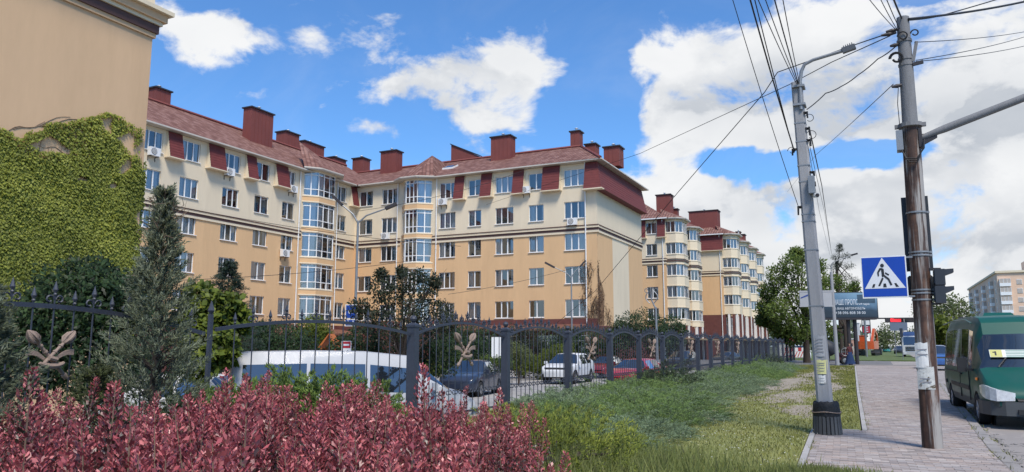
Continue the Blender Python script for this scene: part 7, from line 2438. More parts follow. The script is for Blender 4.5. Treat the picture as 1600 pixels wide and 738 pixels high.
def plants_court():
    def bush(name, label, pts, D, per, Lf, m, cat='bush', group=None, shell=.4, dz=0):
        cx = sum(p[0] for p in pts) / len(pts)
        b = pD(cx, 560, D); b = Vector((b.x, b.y, ZC))
        cs = []
        for px, py, r in pts:
            p = pD(px, py, D + RNG.uniform(-.6, .6)); cs.append((tuple(p - b), r))
        return tree(name, label, b, .6, .06, cs, per, Lf, .5, m, cat=cat, group=group, shell=shell)
    bush('clipped_yew', 'large dark green rounded shrub beside the corner creeper', [(985, 512, 1.1), (1005, 508, 1.2), (970, 518, .8), (1025, 516, .9), (995, 535, 1.4), (965, 535, 1.0), (1030, 535, 1.0)], 50, 1500, .13, LDg)
    bush('clipped_yew', 'smaller dark green shrub right of the large rounded one', [(1048, 508, .8), (1060, 516, .6), (1042, 525, .8), (1056, 532, .7)], 54, 1100, .13, LDg)
    bush('garden_hedge', 'bright yellow-green sloping hedge behind the white crossover', [(815, 575, .5), (835, 568, .55), (855, 558, .55), (872, 550, .55), (886, 548, .5), (845, 580, .6), (870, 572, .6)], 47, 1100, .09, LY, cat='hedge')
    bush('garden_hedge', 'low yellow-green hedge behind the dark blue hatchback, left part', [(655, 578, .3), (668, 576, .32), (682, 578, .3)], 31, 900, .08, LY, cat='hedge')
    bush('garden_hedge', 'yellow-green clipped hedge to the right above the dark blue hatchback', [(700, 556, .35), (712, 558, .4), (724, 560, .35), (775, 570, .4), (790, 566, .35), (760, 566, .3)], 34, 900, .08, LG, cat='hedge')
    bush('dark_hedge', 'dark hedge row below the right facade, left half', [(705, 535, 1.0), (730, 530, 1.1), (755, 535, 1.0), (700, 555, .9), (740, 555, 1.0), (770, 553, .9), (725, 572, .8)], 44, 1300, .13, LDg, cat='hedge')
    bush('dark_hedge', 'dark hedge row below the right facade, middle', [(800, 532, 1.1), (825, 535, 1.1), (795, 552, 1.0), (830, 552, 1.0), (815, 570, .9), (845, 570, .6)], 49, 1300, .13, LD, cat='hedge')
    bush('dark_hedge', 'dark hedge row below the right facade, right half', [(860, 532, 1.1), (890, 530, 1.1), (915, 534, 1.1), (945, 535, 1.1), (870, 550, .9), (910, 552, 1.0), (945, 555, .9)], 52, 1300, .13, LDg, cat='hedge')
    bush('flowering_bush', 'pale green bush beside the white board in the court', [(800, 546, .5), (812, 552, .5), (806, 560, .5), (822, 556, .4)], 41, 700, .09, leaf_mat('pale_leaf', (.06, .08, .03), (.17, .20, .08), (.30, .32, .16), .5, .3))
    bush('garden_tree', 'yellow-green small tree beside the playhouse below the left glazed bay', [(480, 512, .45), (492, 508, .5), (503, 516, .45), (490, 525, .5), (474, 524, .4), (508, 530, .4)], 33, 700, .10, LY, cat='tree')
    bush('dark_hedge', 'dark hedge below the left facade beside the playhouse', [(400, 535, .9), (430, 530, .9), (455, 538, .9), (385, 550, .8), (430, 552, .9), (470, 552, .8), (410, 520, .5)], 30, 1200, .11, LDg, cat='hedge')
    # big trees at the end of the walk
    b = gp(1261, 566); b = Vector((b.x, b.y, -.05))
    D0 = -b.x * .433 + b.y * .901
    cs = []
    for px, py, r in ((1215, 430, 1.3), (1235, 412, 1.3), (1255, 400, 1.1), (1200, 455, 1.1), (1225, 455, 1.6), (1250, 440, 1.6), (1195, 480, 1.0), (1215, 485, 1.4), (1240, 480, 1.7), (1262, 470, 1.5), (1225, 508, 1.2), (1250, 510, 1.5), (1205, 505, .9), (1272, 500, 1.3), (1280, 440, 1.3), (1243, 395, .7), (1190, 500, .7), (1275, 415, 1.0), (1240, 525, 1.2), (1220, 522, .9), (1270, 522, 1.0)):
        p = pD(px, py, D0 + RNG.uniform(-1.6, 1.6)); cs.append((tuple(p - b), r * .82))
    tree('street_tree', 'large leafy green tree at the far end of the lawn, left of the lamp pole', b, 3.2, .30, cs, 900, .24, .5, LT, shell=.3)
    p2 = gp(1324, 566); b = Vector((p2.x, p2.y, -.05)); D0 = -b.x * .433 + b.y * .901 + 2
    cs = []
    for px, py, r in ((1290, 450, 1.1), (1305, 440, 1.0), (1320, 455, 1.0), (1295, 475, 1.3), (1335, 450, .7), (1285, 510, 1.2), (1300, 520, 1.0), (1315, 480, 1.2)):
        p = pD(px, py, D0 + RNG.uniform(-1, 1)); cs.append((tuple(p - b), r * .8))
    tree('street_tree', 'dark-trunked tree behind the billboard, right of the lamp pole', b, 3.4, .26, cs, 520, .24, .5, LT, shell=.25)
    # pine
    PN = leaf_mat('pine_needle', (.012, .022, .012), (.030, .046, .024), (.06, .08, .04), .6, .1, clump=.3)
    b = pD(1316, 560, 92); b = Vector((b.x, b.y, -.1)); cs = []
    for px, py, r in ((1312, 390, .5), (1306, 402, .7), (1322, 400, .6), (1300, 418, .9), (1326, 416, .8), (1310, 412, .6), (1296, 436, .9), (1318, 432, 1.0), (1334, 438, .8), (1304, 448, .8), (1328, 452, .8), (1312, 384, .3)):
        p = pD(px, py, 92 + RNG.uniform(-1, 1)); cs.append((tuple(p - b), (r, r, r * .55)))
    tree('pine_tree', 'sparse dark pine showing above the billboard', b, 12, .2, cs, 260, .26, .14, PN, shell=.2)
    # far trees along the street
    for i, (lb, pts, D, m) in enumerate((
        ('pale yellow-green tree behind the minibus, left of the brick tower', [(1450, 488, 3), (1462, 484, 3.2), (1475, 480, 3), (1490, 478, 3), (1503, 486, 2.6), (1470, 500, 3.4), (1490, 500, 3.4), (1452, 505, 2.6)], 150, LF),
        ('bright yellow-green tree low behind the signal pole', [(1468, 515, 1.4), (1478, 510, 1.6), (1475, 525, 1.7), (1464, 530, 1.3), (1484, 525, 1.4)], 95, LY),
        ('distant grey-green tree left of the grey board over the road', [(1385, 520, 2.5), (1380, 528, 2.3), (1392, 530, 2.6), (1374, 535, 2.0)], 190, LF),
        ('distant trees at the end of the road beyond the lorry', [(1400, 530, 3.5), (1415, 528, 3.5), (1430, 525, 3.5), (1440, 520, 3.5), (1425, 535, 3.5)], 260, LF),
        ('grey-green tree behind the farthest orange block', [(1195, 470, 1.6), (1188, 490, 2.0), (1200, 500, 2.2), (1190, 515, 2.2), (1205, 480, 1.6)], 150, LF))):
        cx = sum(p[0] for p in pts) / len(pts); b = pD(cx, 545, D); b = Vector((b.x, b.y, -.2)); cs = []
        for px, py, r in pts:
            p = pD(px, py, D + RNG.uniform(-2, 2)); cs.append((tuple(p - b), r))
        tree('distant_tree', lb, b, 3, .3, cs, 420, .55, .5, m, shell=.3)
    # a belt of far woodland that closes the horizon
    n = 26000
    az = RNG.uniform(-1.5, 1.5, n); Dd = RNG.uniform(420, 520, n)
    hgt = 5 + 4 * np.sin(az * 37) * np.sin(az * 91 + 1) + 3 * np.sin(az * 150)
    P = np.stack([Dd * np.sin(az), Dd * np.cos(az), RNG.random(n) ** .7 * (7 + hgt) - 1], 1)
    k = ~((P[:, 0] > -6) & (P[:, 0] < 22))
    P = P[k]; n = len(P)
    tag(link('far_woods', leaf_mesh('far_woods', P, rand_dirs(n), rand_dirs(n), 3.4, 2.4, leaf_mat('woods_leaf', (.07, .10, .06), (.11, .14, .085), (.15, .17, .11), .8, .2, clump=.02))), kind='stuff')


plants_court()


# ------------------------------------------------------------------ smaller things in the court and down the street
def text_mesh(body, size, material, extr=.004):
    cu = bpy.data.curves.new('lettering', 'FONT'); cu.body = body; cu.size = size; cu.extrude = extr; cu.align_x = 'LEFT'; cu.resolution_u = 2
    ob = bpy.data.objects.new('tmp', cu); COL.objects.link(ob)
    me = bpy.data.meshes.new_from_object(ob)
    bpy.data.objects.remove(ob); bpy.data.curves.remove(cu)
    me.name = 'lettering'; me.materials.clear(); me.materials.append(material)
    return me


def lettering(parent, body, size, material, loc, yaw, width=None):
    me = text_mesh(body, size, material)
    o = link('lettering', me, parent)
    o.location = loc; o.rotation_euler = (math.pi / 2, 0, yaw)
    if width:
        w = max(v.co.x for v in me.vertices) - min(v.co.x for v in me.vertices)
        o.scale = (width / w, 1, 1)
    return o


M_ink = mat('white_lettering', (.66, .69, .72), .6, .04, 4)


def billboard():
    D = 64
    a, b = pD(1283, 457, D), pD(1369, 497, D)
    yaw = YAW * .55
    c = Vector(((a.x + b.x) / 2, (a.y + b.y) / 2, (a.z + b.z) / 2)); w = (b - a).xy.length / 2; h = (a.z - b.z) / 2
    t = thing('billboard', 'dark blue roadside billboard with white lettering, beyond the lamp pole', 'billboard', (c.x, c.y, 0), yaw)
    m = MB(); m.box(-w, w, -.14, .14, c.z - h, c.z + h); m.build('board', M_sig, t, world=False)
    # printed sheet: pale blue sky fading to a dark foreground
    pm, tt, p, out = principled('billboard_print')
    tc = tt.new('ShaderNodeTexCoord'); sp = tt.new('ShaderNodeSeparateXYZ'); tt.l.new(tc.outputs['Object'], sp.inputs[0])
    f = tt.math('MULTIPLY_ADD', sp.outputs[2], 1 / (2 * h), -(c.z - h) / (2 * h))
    f = tt.math('ADD', f, tt.math('MULTIPLY_ADD', sp.outputs[0], .08, tt.math('MULTIPLY_ADD', tt.noise(tc.outputs['Object'], 2.2, 4, .6), .24, -.12)))
    tt.l.new(tt.ramp(f, [(.1, (.020, .034, .048)), (.42, (.028, .055, .085)), (.55, (.075, .14, .21)), (.8, (.15, .26, .36)), (1, (.20, .33, .43))]), p.inputs['Base Color'])
    p.inputs['Roughness'].default_value = .5
    m = MB(); m.box(-w + .06, w - .06, -.155, -.141, c.z - h + .06, c.z + h - .06); m.build('poster', pm, t, world=False)
    lettering(t, 'НАШІ ПРОПОЗИЦІЇ', .62, M_ink, (-w * .55, -.165, c.z + .02), 0, w * 1.25)
    lettering(t, 'НА ВАШ АВТОМОБІЛЬ', .26, M_ink, (-w * .6, -.165, c.z - .38), 0, w * 1.15)
    lettering(t, '+38 096 808 38 00', .32, M_ink, (-w * .5, -.165, c.z - h + .32), 0, w * 1.05)
    m = MB(); m.box(w * .30, w * .92, -.17, -.156, c.z + .15, c.z + h * .8)
    for k in range(3): m.box(w * (.34 + .2 * k), w * (.48 + .2 * k), -.18, -.171, c.z + .25, c.z + h * .6)
    m.build('picture', mat('poster_building', (.05, .09, .13), .6, .25, 3), t, world=False)
    for x in (-w * .05, w * .18): m = MB(); m.tube([(x, .05, -.3), (x, .05, c.z - h)], .16, 10); m.build('column', M_dark, t, world=False)
    m = MB(); m.box(-w * .9, w * .9, -.5, .3, c.z - h - .16, c.z - h - .02); m.build('walkway', M_dark, t, world=False)


billboard()


def pale_board():
    D = 50
    a, b = pD(1250, 455, D), pD(1299, 479, D)
    t = thing('street_board', 'pale grey blank board on a post behind the lamp pole', 'board', ((a.x + b.x) / 2, (a.y + b.y) / 2, 0), YAW * .6)
    w = (b - a).xy.length / 2
    m = MB(); m.box(-w, w, -.06, .06, b.z, a.z); m.box(-w - .05, w + .05, -.075, -.061, a.z - .07, a.z + .03); m.box(-w - .05, w + .05, -.075, -.061, b.z - .03, b.z + .05); m.build('board', mat('board_grey', (.36, .36, .37), .7, .08, 1.2, dirt=((.25, .24, .24), .55, .8)), t, world=False)
    m = MB(); m.prism([(-w * .95, -.064, a.z - .42), (-w * .95, -.066, a.z - .42), (-w * .95, -.066, a.z - .5), (-w * .95, -.064, a.z - .5)], [(-w * .45, -.064, a.z - .2), (-w * .45, -.066, a.z - .2), (-w * .45, -.066, a.z - .32), (-w * .45, -.064, a.z - .32)]); m.build('emblem', mat('flag_blue', (.03, .06, .22), .6, .1, 4), t, world=False)
    m = MB(); m.tube([(.3, .1, -.2), (.3, .1, a.z)], .08, 8); m.build('post', M_galv, t, world=False)


pale_board()


def court_lamp(label, px, top_y, D, arms, group='court lamps', base=True, r=.065):
    b = pD(px, 560, D); zt = pD(px, top_y, D).z
    t = thing('court_lamp', label, 'street lamp', (b.x, b.y, ZC), 0, group)
    m = MB(); m.tube([(b.x, b.y, ZC), (b.x, b.y, ZC + 1.2), (b.x, b.y, ZC + 1.22), (b.x, b.y, zt)], [r * 1.4, r * 1.4, r, r * .7], 10); m.build('pole', M_galv, t, smooth=True)
    for (ax, ay, h) in arms:
        e = pD(ax, ay, D)
        m = MB(); m.tube([(b.x, b.y, zt - .1), tuple(Vector((b.x, b.y, zt)) + (e - Vector((b.x, b.y, zt))) * .3 + Vector((0, 0, .06))), tuple(e)], [r * .6, r * .5, r * .45], 8); m.build('arm', M_galv, t)
        d = (e - Vector((b.x, b.y, zt))).normalized(); s = d.cross(Vector((0, 0, 1))).normalized()
        m = MB(); m.obox(e + d * h * .5, d * h * .55, s * .13, d.cross(s) * .055); m.build('lamp_head', M_dark, t)
    return t


court_lamp('two-armed court lamp with a blue sign, in front of the inner corner', 553, 345, 30, [(534, 320, .55), (603, 326, .45)])
court_lamp('slim two-armed lamp before the end of the right facade', 894, 432, 52, [(907, 416, .5), (866, 418, .7)])
lp = court_lamp('pale leaning lamp with a scrolled top before the balcony block', 1027, 480, 46, [], r=.08)


def scroll_top():
    t = lp; b = origin_of(t); z = pD(1022, 482, 46).z
    m = MB(); m.tube([(b.x, b.y, z - .05), (b.x - .25, b.y, z + .5), (b.x - .3, b.y, z + 1.3)], [.05, .045, .03], 7)
    for s in (-1, 1):
        m.tube([(b.x - .25 + s * (.12 + .25 * math.sin(q)), b.y, z + .3 + .5 * q * .5) for q in np.linspace(0, 3.1, 9)], .03, 6)
        m.tube([(b.x - .27 + s * .3 + .1 * math.cos(q), b.y, z + 1.1 + .12 * math.sin(q)) for q in np.linspace(0, 5, 10)], .025, 5)
    m.build('scroll_top', M_galv, t)


scroll_top()


def court_sign():
    D = 29.8
    a, m_, b = pD(540, 476, D), pD(540, 499, D), pD(557, 510, D)
    c0 = pD(540, 476, D)
    t = thing('zone_sign', 'blue two-part court sign with small white symbols on the two-armed lamp', 'road sign', ((a.x + b.x) / 2, (a.y + b.y) / 2, b.z), YAW * .8)
    o = t.location
    w = (b - a).xy.length / 2
    BL = mat('zone_blue', (.008, .045, .28), .4, .08, 3)
    for z1, z0, n in ((a.z, m_.z + .02, 'top'), (m_.z, b.z, 'low')):
        m = MB(); m.box(-w, w, -.03, 0, z0 - o.z, z1 - o.z); pan = m.build('panel', M_white, t, world=False)
        m = MB(); m.box(-w + .03, w - .03, -.036, -.031, z0 - o.z + .03, z1 - o.z - .03); m.build('blue_face', BL, pan, world=False)
        m = MB(); zc = (z0 + z1) / 2 - o.z
        if n == 'top':   # a small car over a line
            m.box(-.10, .10, -.042, -.037, zc - .04, zc + .03); m.prism([(-.06, -.042, zc + .031), (.06, -.042, zc + .031), (.06, -.037, zc + .031), (-.06, -.037, zc + .031)], [(-.04, -.042, zc + .08), (.04, -.042, zc + .08), (.04, -.037, zc + .08), (-.04, -.037, zc + .08)])
            for x in (-.06, .06): m.box(x - .02, x + .02, -.042, -.037, zc - .08, zc - .041)
        else:            # walker and house
            for x in (-.1, .1):
                m.box(x - .025, x + .025, -.042, -.037, zc - .02, zc + .05); m.box(x - .015, x + .015, -.042, -.037, zc + .06, zc + .09)
                m.bar((x, -.04, zc - .02), (x - .03, -.04, zc - .1), .02, .004); m.bar((x, -.04, zc - .02), (x + .03, -.04, zc - .1), .02, .004)
            m.box(-.03, .03, -.042, -.037, zc - .09, zc - .04)
        m.build('symbol', M_ink, pan, world=False)


court_sign()


def small_board():
    a, b = pD(534, 533, 26), pD(548, 562, 26)
    t = thing('notice_board', 'small white notice board with a red header behind the minivan roof', 'notice board', ((a.x + b.x) / 2, (a.y + b.y) / 2, ZC), YAW)
    w = (b - a).xy.length / 2
    m = MB(); m.box(-w, w, 0, .04, b.z - .2 - ZC, a.z - ZC); m.build('board', M_white, t, world=False)
    m = MB(); m.box(-w + .02, w - .02, -.006, -.001, a.z - .24 - ZC, a.z - .02 - ZC); m.build('header', mat('header_red', (.42, .02, .03), .5, .08, 5), t, world=False)
    m = MB(); m.box(-w * .6, w * .6, -.01, -.0065, a.z - .16 - ZC, a.z - .10 - ZC); m.build('header_line', M_ink, t, world=False)
    m = MB(); z = a.z - .42 - ZC; m.prism([(-.05, -.006, z), (.02, -.006, z - .02), (.09, -.006, z + .05), (.05, -.006, z + .11), (-.02, -.006, z + .06)], [(-.05, -.001, z), (.02, -.001, z - .02), (.09, -.001, z + .05), (.05, -.001, z + .11), (-.02, -.001, z + .06)]); m.build('pictogram', M_dark, t, world=False)
    for x in (-w * .8, w * .8): m = MB(); m.box(x - .025, x + .025, .041, .08, 0, a.z - ZC); m.build('leg', M_galv, t, world=False)
    # plain white board in the court
    a, b = pD(768, 527, 38), pD(785, 552, 38)
    t = thing('white_board', 'plain white upright board standing among the court hedges', 'board', ((a.x + b.x) / 2, (a.y + b.y) / 2, ZC), YAW)
    w = (b - a).xy.length / 2
    m = MB(); m.box(-w, w, 0, .05, b.z - ZC - .25, a.z - ZC); m.build('board', M_white, t, world=False)
    for x in (-w * .8, w * .8): m = MB(); m.box(x - .03, x + .03, .051, .1, 0, a.z - ZC); m.build('leg', M_galv, t, world=False)


small_board()


def playhouse():
    p = pD(517, 548, 31); t = thing('playhouse', 'small play house with an orange pitched roof in the court', 'play house', (p.x, p.y, ZC), YAW)
    z1 = pD(517, 525, 31).z - ZC
    OR = mat('orange_boards', (.46, .13, .03), .7, .15, 4); W = mat('playhouse_white', (.55, .53, .5), .7, .1, 4)
    for s in (-1, 1):
        m = MB(); m.prism([(s * .02, -.5, z1 - .02), (s * .34, -.5, z1 - .5), (s * .34, .5, z1 - .5), (s * .02, .5, z1 - .02)], [(s * .0, -.5, z1 + .08), (s * .42, -.5, z1 - .48), (s * .42, .5, z1 - .48), (s * .0, .5, z1 + .08)]); m.build('roof_slope', OR, t, world=False)
        for y in (-.45, .4): m = MB(); m.box(s * .3 - .035, s * .3 + .035, y, y + .06, 0, z1 - .48); m.build('post', OR, t, world=False)
    m = MB(); m.box(-.26, .26, -.42, .38, .25, 1.15); m.build('panel', W, t, world=False)
    p = pD(500, 552, 31); t = thing('play_panel', 'low wooden play frame left of the orange-roofed play house', 'play frame', (p.x, p.y, ZC), YAW)
    for x in (-.4, -.1, .2, .4): m = MB(); m.box(x - .03, x + .03, -.03, .03, 0, 1.25); m.build('post', M_twig, t, world=False)
    m = MB(); m.box(-.43, .43, -.05, -.031, .9, 1.15); m.build('plank', OR, t, world=False)


playhouse()


def barrier():
    p = gp(1240, 562); t = thing('road_barrier', 'red and white striped road barrier left of the big tree trunk', 'barrier', (p.x, p.y, -.02), R(14))
    RD = mat('barrier_red', (.40, .03, .03), .6, .1, 3); WH = mat('barrier_white', (.66, .64, .62), .6, .08, 3)
    w = 1.25
    n = 7
    for i in range(n):
        m = MB(); x0 = -w + 2 * w * i / n; m.box(x0 + .01, x0 + 2 * w / n - .01, -.03, .03, .95, 1.35); m.build('block', RD if i % 2 else WH, t, world=False)
    m = MB(); m.box(-w, w, -.03, .03, .25, .93); m.build('lower_board', WH, t, world=False)
    for i in range(8):
        m = MB(); x = -w + .1 + i * .31; m.prism([(x, -.036, .28), (x + .1, -.036, .28), (x + .1, -.031, .28), (x, -.031, .28)], [(x + .28, -.036, .9), (x + .38 if x + .38 < w else w, -.036, .9), (x + .38 if x + .38 < w else w, -.031, .9), (x + .28, -.031, .9)])
        if x + .28 < w: m.build('stripe', RD, t, world=False)
    for x in (-w * .8, w * .8): m = MB(); m.box(x - .03, x + .03, .031, .09, 0, 1.3); m.box(x - .04, x + .04, -.3, .35, 0, .06); m.build('foot', M_galv, t, world=False)


barrier()


def mixer():
    p = gp(1303, 569); t = thing('concrete_mixer', 'small dark concrete mixer on wheels with a tilted drum beside the tree', 'concrete mixer', (p.x, p.y, -.03), R(10))
    m = MB(); a = Vector((-.35, 0, 1.35)); d = Vector((-.5, -.1, .86)).normalized()
    m.tube([a - d * .62, a - d * .5, a - d * .1, a + d * .25, a + d * .65, a + d * .72], [.25, .48, .62, .6, .34, .3], 16); m.build('drum', mat('drum_dark', (.03, .033, .04), .6, .2, 4), t, world=False, smooth=True)
    m = MB(); m.tube([a + d * .721, a + d * .76], [.33, .33], 14); m.build('drum_rim', M_galv, t, world=False)
    for s in (-1, 1):
        m = MB(); m.bar((-1.0, s * .35, .35), (1.2, s * .35, .35), .08, .1); m.bar((-.4, s * .4, .35), (-.3, s * .45, 1.3), .08); m.bar((.9, s * .35, .4), (.2, s * .4, 1.2), .06); m.build('frame', M_dark, t, world=False)
    for x in (-.7, .8):
        for s in (-1, 1):
            m = MB(); m.lathe([(.3, s * .46), (.34, s * .5), (.34, s * .58), (.3, s * .62)], 14, (x, 0, .34), 'y'); wv = m.build('wheel', M_tyre, t, world=False)
            m = MB(); m.lathe([(.18, s * .621), (.1, s * .64)], 10, (x, 0, .34), 'y'); m.build('rim', M_galv, wv, world=False)
    m = MB(); m.box(.35, 1.1, -.3, .3, .42, .95); m.build('engine_cover', mat('mixer_red', (.12, .03, .03), .5, .2, 4), t, world=False)
    m = MB(); m.tube([(.9 + .32 * math.cos(q), -.42, 1.05 + .32 * math.sin(q)) for q in np.linspace(0, 6.283, 19)], .025, 6); m.bar((.6, -.42, 1.05), (1.2, -.42, 1.05), .03); m.bar((.9, -.42, .75), (.9, -.42, 1.35), .03); m.build('hand_wheel', M_galv, t, world=False)


mixer()


def person():
    """a standing figure in a maroon top and long dark-blue skirt beside the far tree"""
    p = gp(1331, 570); s = 1.66 / 1.66
    t = thing('person', 'person in a maroon top and wide dark blue skirt beside the far tree trunk', 'person', (p.x - .1, p.y, 0), R(20))
    me = bpy.data.meshes.new('body')
    V = [(0, 0, .92), (0, 0, 1.12), (0, -.01, 1.32), (0, -.01, 1.45), (0, -.02, 1.52), (0, -.03, 1.62), (0, -.02, 1.70),
         (.17, 0, 1.38), (.23, .02, 1.12), (.20, -.10, .92), (.18, -.16, .86), (-.17, 0, 1.38), (-.23, .02, 1.12), (-.21, -.08, .90), (-.20, -.13, .83),
         (.10, 0, .86), (.12, .0, .48), (.13, .02, .08), (.14, -.13, .04), (-.10, 0, .86), (-.11, -.03, .48), (-.12, .02, .08), (-.13, -.13, .04)]
    E = [(0, 1), (1, 2), (2, 3), (3, 4), (4, 5), (5, 6), (2, 7), (7, 8), (8, 9), (9, 10), (2, 11), (11, 12), (12, 13), (13, 14), (0, 15), (15, 16), (16, 17), (17, 18), (0, 19), (19, 20), (20, 21), (21, 22)]
    rad = [.14, .125, .15, .07, .05, .095, .07, .07, .05, .04, .03, .07, .05, .04, .03, .11, .075, .05, .04, .11, .075, .05, .04]
    me.from_pydata(V, E, []); me.update()
    o = link('body', me, t)
    sk = o.modifiers.new('skin', 'SKIN')
    for i, v in enumerate(me.skin_vertices[0].data): v.radius = (rad[i], rad[i] * .85); v.use_root = (i == 0)
    o.modifiers.new('sub', 'SUBSURF').levels = 2
    dg = bpy.context.evaluated_depsgraph_get()
    nm = bpy.data.meshes.new_from_object(o.evaluated_get(dg))
    o.modifiers.clear(); o.data = nm
    skin = mat('skin', (.42, .25, .18), .6, .06, 4); nm.materials.clear()
    nm.materials.append(mat('maroon_cloth', (.085, .022, .025), .9, .2, 8)); nm.materials.append(skin)
    for pl in nm.polygons:
        pl.use_smooth = True
        c = pl.center
        pl.material_index = 1 if c.z > 1.47 or (c.z < .9 and abs(c.x) > .15 and c.y < -.09) else 0
    # long skirt
    m = MB(); n = 18; prof = [(.15, 1.02), (.19, .92), (.27, .6), (.36, .25), (.42, .06)]
    m.lathe(prof, n, (0, 0, 0))
    for i, v in enumerate(m.v):
        a = math.atan2(v[1], v[0]); k = 1 + .07 * math.sin(a * 7) * (1.1 - v[2]); m.v[i] = (v[0] * k, v[1] * k * .85, v[2])
    m.build('skirt', mat('navy_cloth', (.012, .03, .085), .9, .25, 6), t, world=False, smooth=True)
    h = MB(); h.lathe([(.03, 1.75), (.08, 1.735), (.108, 1.68), (.108, 1.6), (.085, 1.54), (.06, 1.52)], 14, (0, .022, 0)); h.build('hair', mat('dark_hair', (.03, .02, .015), .7, .2, 9), t, world=False, smooth=True)
    f = MB()
    for x in (-.033, .033): f.lathe([(.004, -.128), (.014, -.118)], 8, (x, 0, 1.635), 'y')
    f.build('eyes', M_dark, t, world=False)
    f = MB(); f.prism([(-.014, -.118, 1.595), (.014, -.118, 1.595), (0, -.145, 1.6)], [(-.008, -.112, 1.63), (.008, -.112, 1.63), (0, -.12, 1.635)]); f.build('nose', skin, t, world=False)
    f = MB(); f.box(-.025, .025, -.118, -.108, 1.565, 1.575); f.build('mouth', mat('lips', (.3, .1, .09), .6, .1, 6), t, world=False)


person()


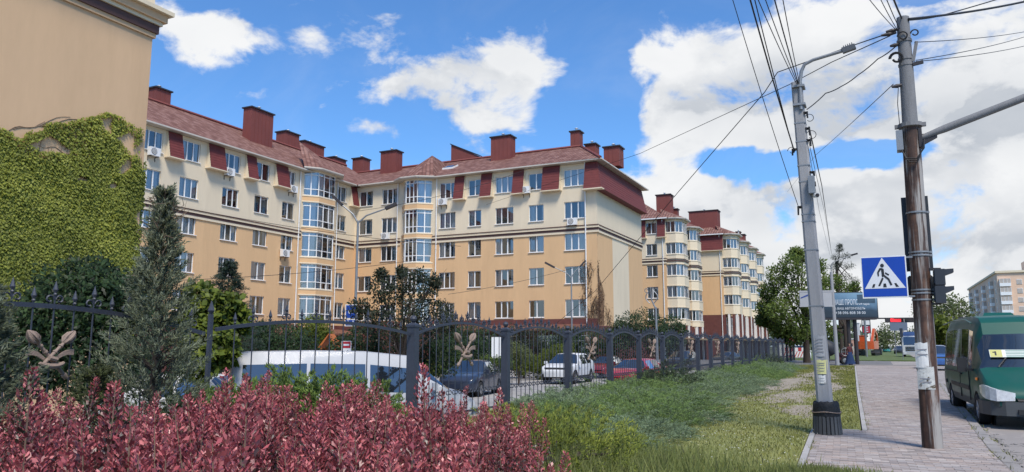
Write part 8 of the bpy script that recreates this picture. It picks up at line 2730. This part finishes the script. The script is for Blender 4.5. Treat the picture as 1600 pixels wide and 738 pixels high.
def far_street():
    # LED display bar on a gantry
    a, b = pD(1383, 498, 105), pD(1463, 505, 105)
    t = thing('display_gantry', 'dark gantry bar with a red lit display across the road', 'gantry', (a.x, a.y, -.1))
    z0, z1 = pD(1383, 504, 105).z, pD(1383, 497, 105).z
    m = MB(); m.bar((a.x - 1, a.y, z1 - .05), (b.x + 6, b.y, z1 - .05), .18, .18); m.build('beam', M_dark, t)
    m = MB(); m.tube([(b.x + 5.8, b.y, -.2), (b.x + 5.8, b.y, z1 + .2)], .15, 8); m.build('post', M_galv, t)
    m = MB(); m.tube([(a.x - 2.6, a.y, -.2), (a.x - 2.6, a.y, z1 + .1)], .15, 8); m.bar((a.x - 2.6, a.y, z1), (a.x - .9, a.y, z1), .12); m.build('post', M_galv, t)
    d = (b - a); d.z = 0; L = d.length; d.normalize(); nrm = Vector((d.y, -d.x, 0))
    for f0, f1 in ((0, .36), (.38, .62), (.9, 1.0)):
        m = MB(); p, q = a + d * L * f0, a + d * L * f1; m.bar((p.x, p.y, (z0 + z1) / 2), (q.x, q.y, (z0 + z1) / 2), .2, z1 - z0); m.build('display', M_dark, t)
    m = MB()
    for i in range(5):
        p = a + d * L * (.115 + .042 * i) + nrm * .108; w = d * L * .015
        for z in (z0 + .12, (z0 + z1) / 2, z1 - .12): m.obox((p.x, p.y, z), w, nrm * .004, (0, 0, .05))
        for s in (-1, 1): m.obox((p.x + w.x * s, p.y + w.y * s, (z0 + z1) / 2), d * .03, nrm * .0045, (0, 0, (z1 - z0) / 2 - .12))
    m.build('digits', emis_mat('red_led', (1, .03, .04), 1.1), t)
    # grey board seen from behind
    a, b = pD(1390, 504, 120), pD(1418, 517, 120)
    t = thing('road_board', 'blue-grey road board under the display gantry', 'road sign', ((a.x + b.x) / 2, a.y, -.1), YAW * .2)
    w = (b.x - a.x) / 2
    m = MB(); m.box(-w, w, -.05, .05, b.z + .1, a.z + .1); m.build('board', mat('board_bluegrey', (.14, .17, .23), .6, .08, 1), t, world=False)
    for x in (-w * .5, w * .5): m = MB(); m.tube([(x, .1, 0), (x, .1, a.z)], .06, 6); m.build('post', M_galv, t, world=False)
    # small far traffic light
    p = pD(1410, 545, 85); zt = pD(1410, 516, 85).z
    t = thing('distant_traffic_light', 'small dark traffic light on a thin post, left of the lorry', 'traffic light', (p.x, p.y, 0))
    m = MB(); m.tube([(0, 0, -.2), (0, 0, zt)], .05, 6); m.build('post', M_galv, t, world=False)
    m = MB(); m.box(-.16, .16, -.12, .12, zt - .75, zt + .2); m.build('housing', M_sig, t, world=False)
    # petrol price pylon and kiosks
    p = pD(1356, 548, 150); z1 = pD(1356, 500, 150).z; zb = pD(1356, 521, 150).z
    t = thing('price_pylon', 'tall red and dark price pylon behind the orange excavator', 'sign pylon', (p.x, p.y, 0))
    h = (z1 - zb)
    m = MB(); m.box(-.8, .8, -.15, .15, zb, z1); m.build('frame', M_sig, t, world=False)
    m = MB(); m.box(-.65, .65, -.17, -.151, z1 - h * .38, z1 - .12); m.build('top_panel', M_white, t, world=False)
    m = MB(); m.box(-.65, .65, -.17, -.151, zb + .1, z1 - h * .48); m.build('price_panel', mat('pylon_red', (.42, .04, .06), .5, .2, 3), t, world=False)
    m = MB()
    for k in range(3): m.box(-.4, .3, -.18, -.171, zb + .3 + k * .45, zb + .45 + k * .45)
    m.build('price_digits', M_ink, t, world=False)
    for x in (-.6, .6): m = MB(); m.tube([(x, 0, -.2), (x, 0, zb)], .1, 6); m.build('post', M_galv, t, world=False)
    for i, (x0, x1, yt, D, c, lb) in enumerate(((1322, 1343, 530, 132, (.46, .27, .22), 'pinkish site cabin behind the dark tree trunk'), (1322, 1350, 541, 120, (.55, .53, .5), 'low white site barrier blocks beside the excavator'), (1334, 1341, 505, 128, (.45, .46, .48), 'tall pale pillar left of the price pylon'), (1214, 1242, 526, 118, (.36, .05, .05), 'red-roofed stall behind the end of the fence'))):
        a, b = pD(x0, yt, D), pD(x1, yt, D); p = (a + b) / 2
        t = thing(('site_cabin', 'barrier_blocks', 'sign_pillar', 'market_stall')[i], lb, ('cabin', 'barrier', 'pillar', 'stall')[i], (p.x, p.y, -.05), YAW * .5)
        w = (b - a).xy.length / 2; mm = mat('far_block_%d' % i, c, .8, .12, 1)
        if i == 1:
            for k in range(6): m = MB(); m.box(-w + k * w / 3, -w + (k + 1) * w / 3 - .08, -.2, .2, 0, a.z); m.build('block', mm, t, world=False)
        elif i == 3:
            m = MB(); m.box(-w * .9, w * .9, -1, 1, 0, a.z - .9); m.build('counter', M_white, t, world=False)
            for s in (-1, 1): m = MB(); m.prism([(s * w * .5 - w * .48, -1.2, a.z - .85), (s * w * .5 + w * .48, -1.2, a.z - .85), (s * w * .5 + w * .48, 1.2, a.z - .85), (s * w * .5 - w * .48, 1.2, a.z - .85)], [(s * w * .5 - .2, -.2, a.z), (s * w * .5 + .2, -.2, a.z), (s * w * .5 + .2, .2, a.z), (s * w * .5 - .2, .2, a.z)]); m.build('canopy', mm, t, world=False)
        else:
            m = MB(); m.box(-w, w, -.8, .8, 0, a.z); m.build('wall', mm, t, world=False)
            m = MB(); m.box(-w - .08, w + .08, -.9, .9, a.z + .002, a.z + .15); m.build('roof', M_white, t, world=False)
            if i == 0:
                for x in (-w * .5, w * .3): m = MB(); m.box(x - .35, x + .35, -.83, -.801, a.z * .4, a.z * .75); m.build('window', M_cglass, t, world=False)
    # next lamp pole down the walk
    p = pD(1307, 545, 62); zt = pD(1307, 425, 62).z
    t = thing('lamp_pole', 'thin pale far lamp pole standing in front of the billboard', 'lamp pole', (p.x, p.y, 0))
    m = MB(); m.tube([(0, 0, -.1), (-.05, 0, zt)], [.17, .12], 10); m.build('shaft', M_conc, t, world=False, smooth=True)
    e = pD(1330, 399, 62) - Vector((p.x, p.y, 0))
    m = MB(); m.tube([(-.05, 0, zt - .4), (-.03, 0, zt + .5), (.15, 0, zt + .8), tuple(e)], .04, 6); m.build('lamp_arm', M_galv, t, world=False)
    m = MB(); m.bar(tuple(e), (e.x + .5, e.y, e.z + .12), .2, .12); m.build('lamp_head', M_dark, t, world=False)


far_street()
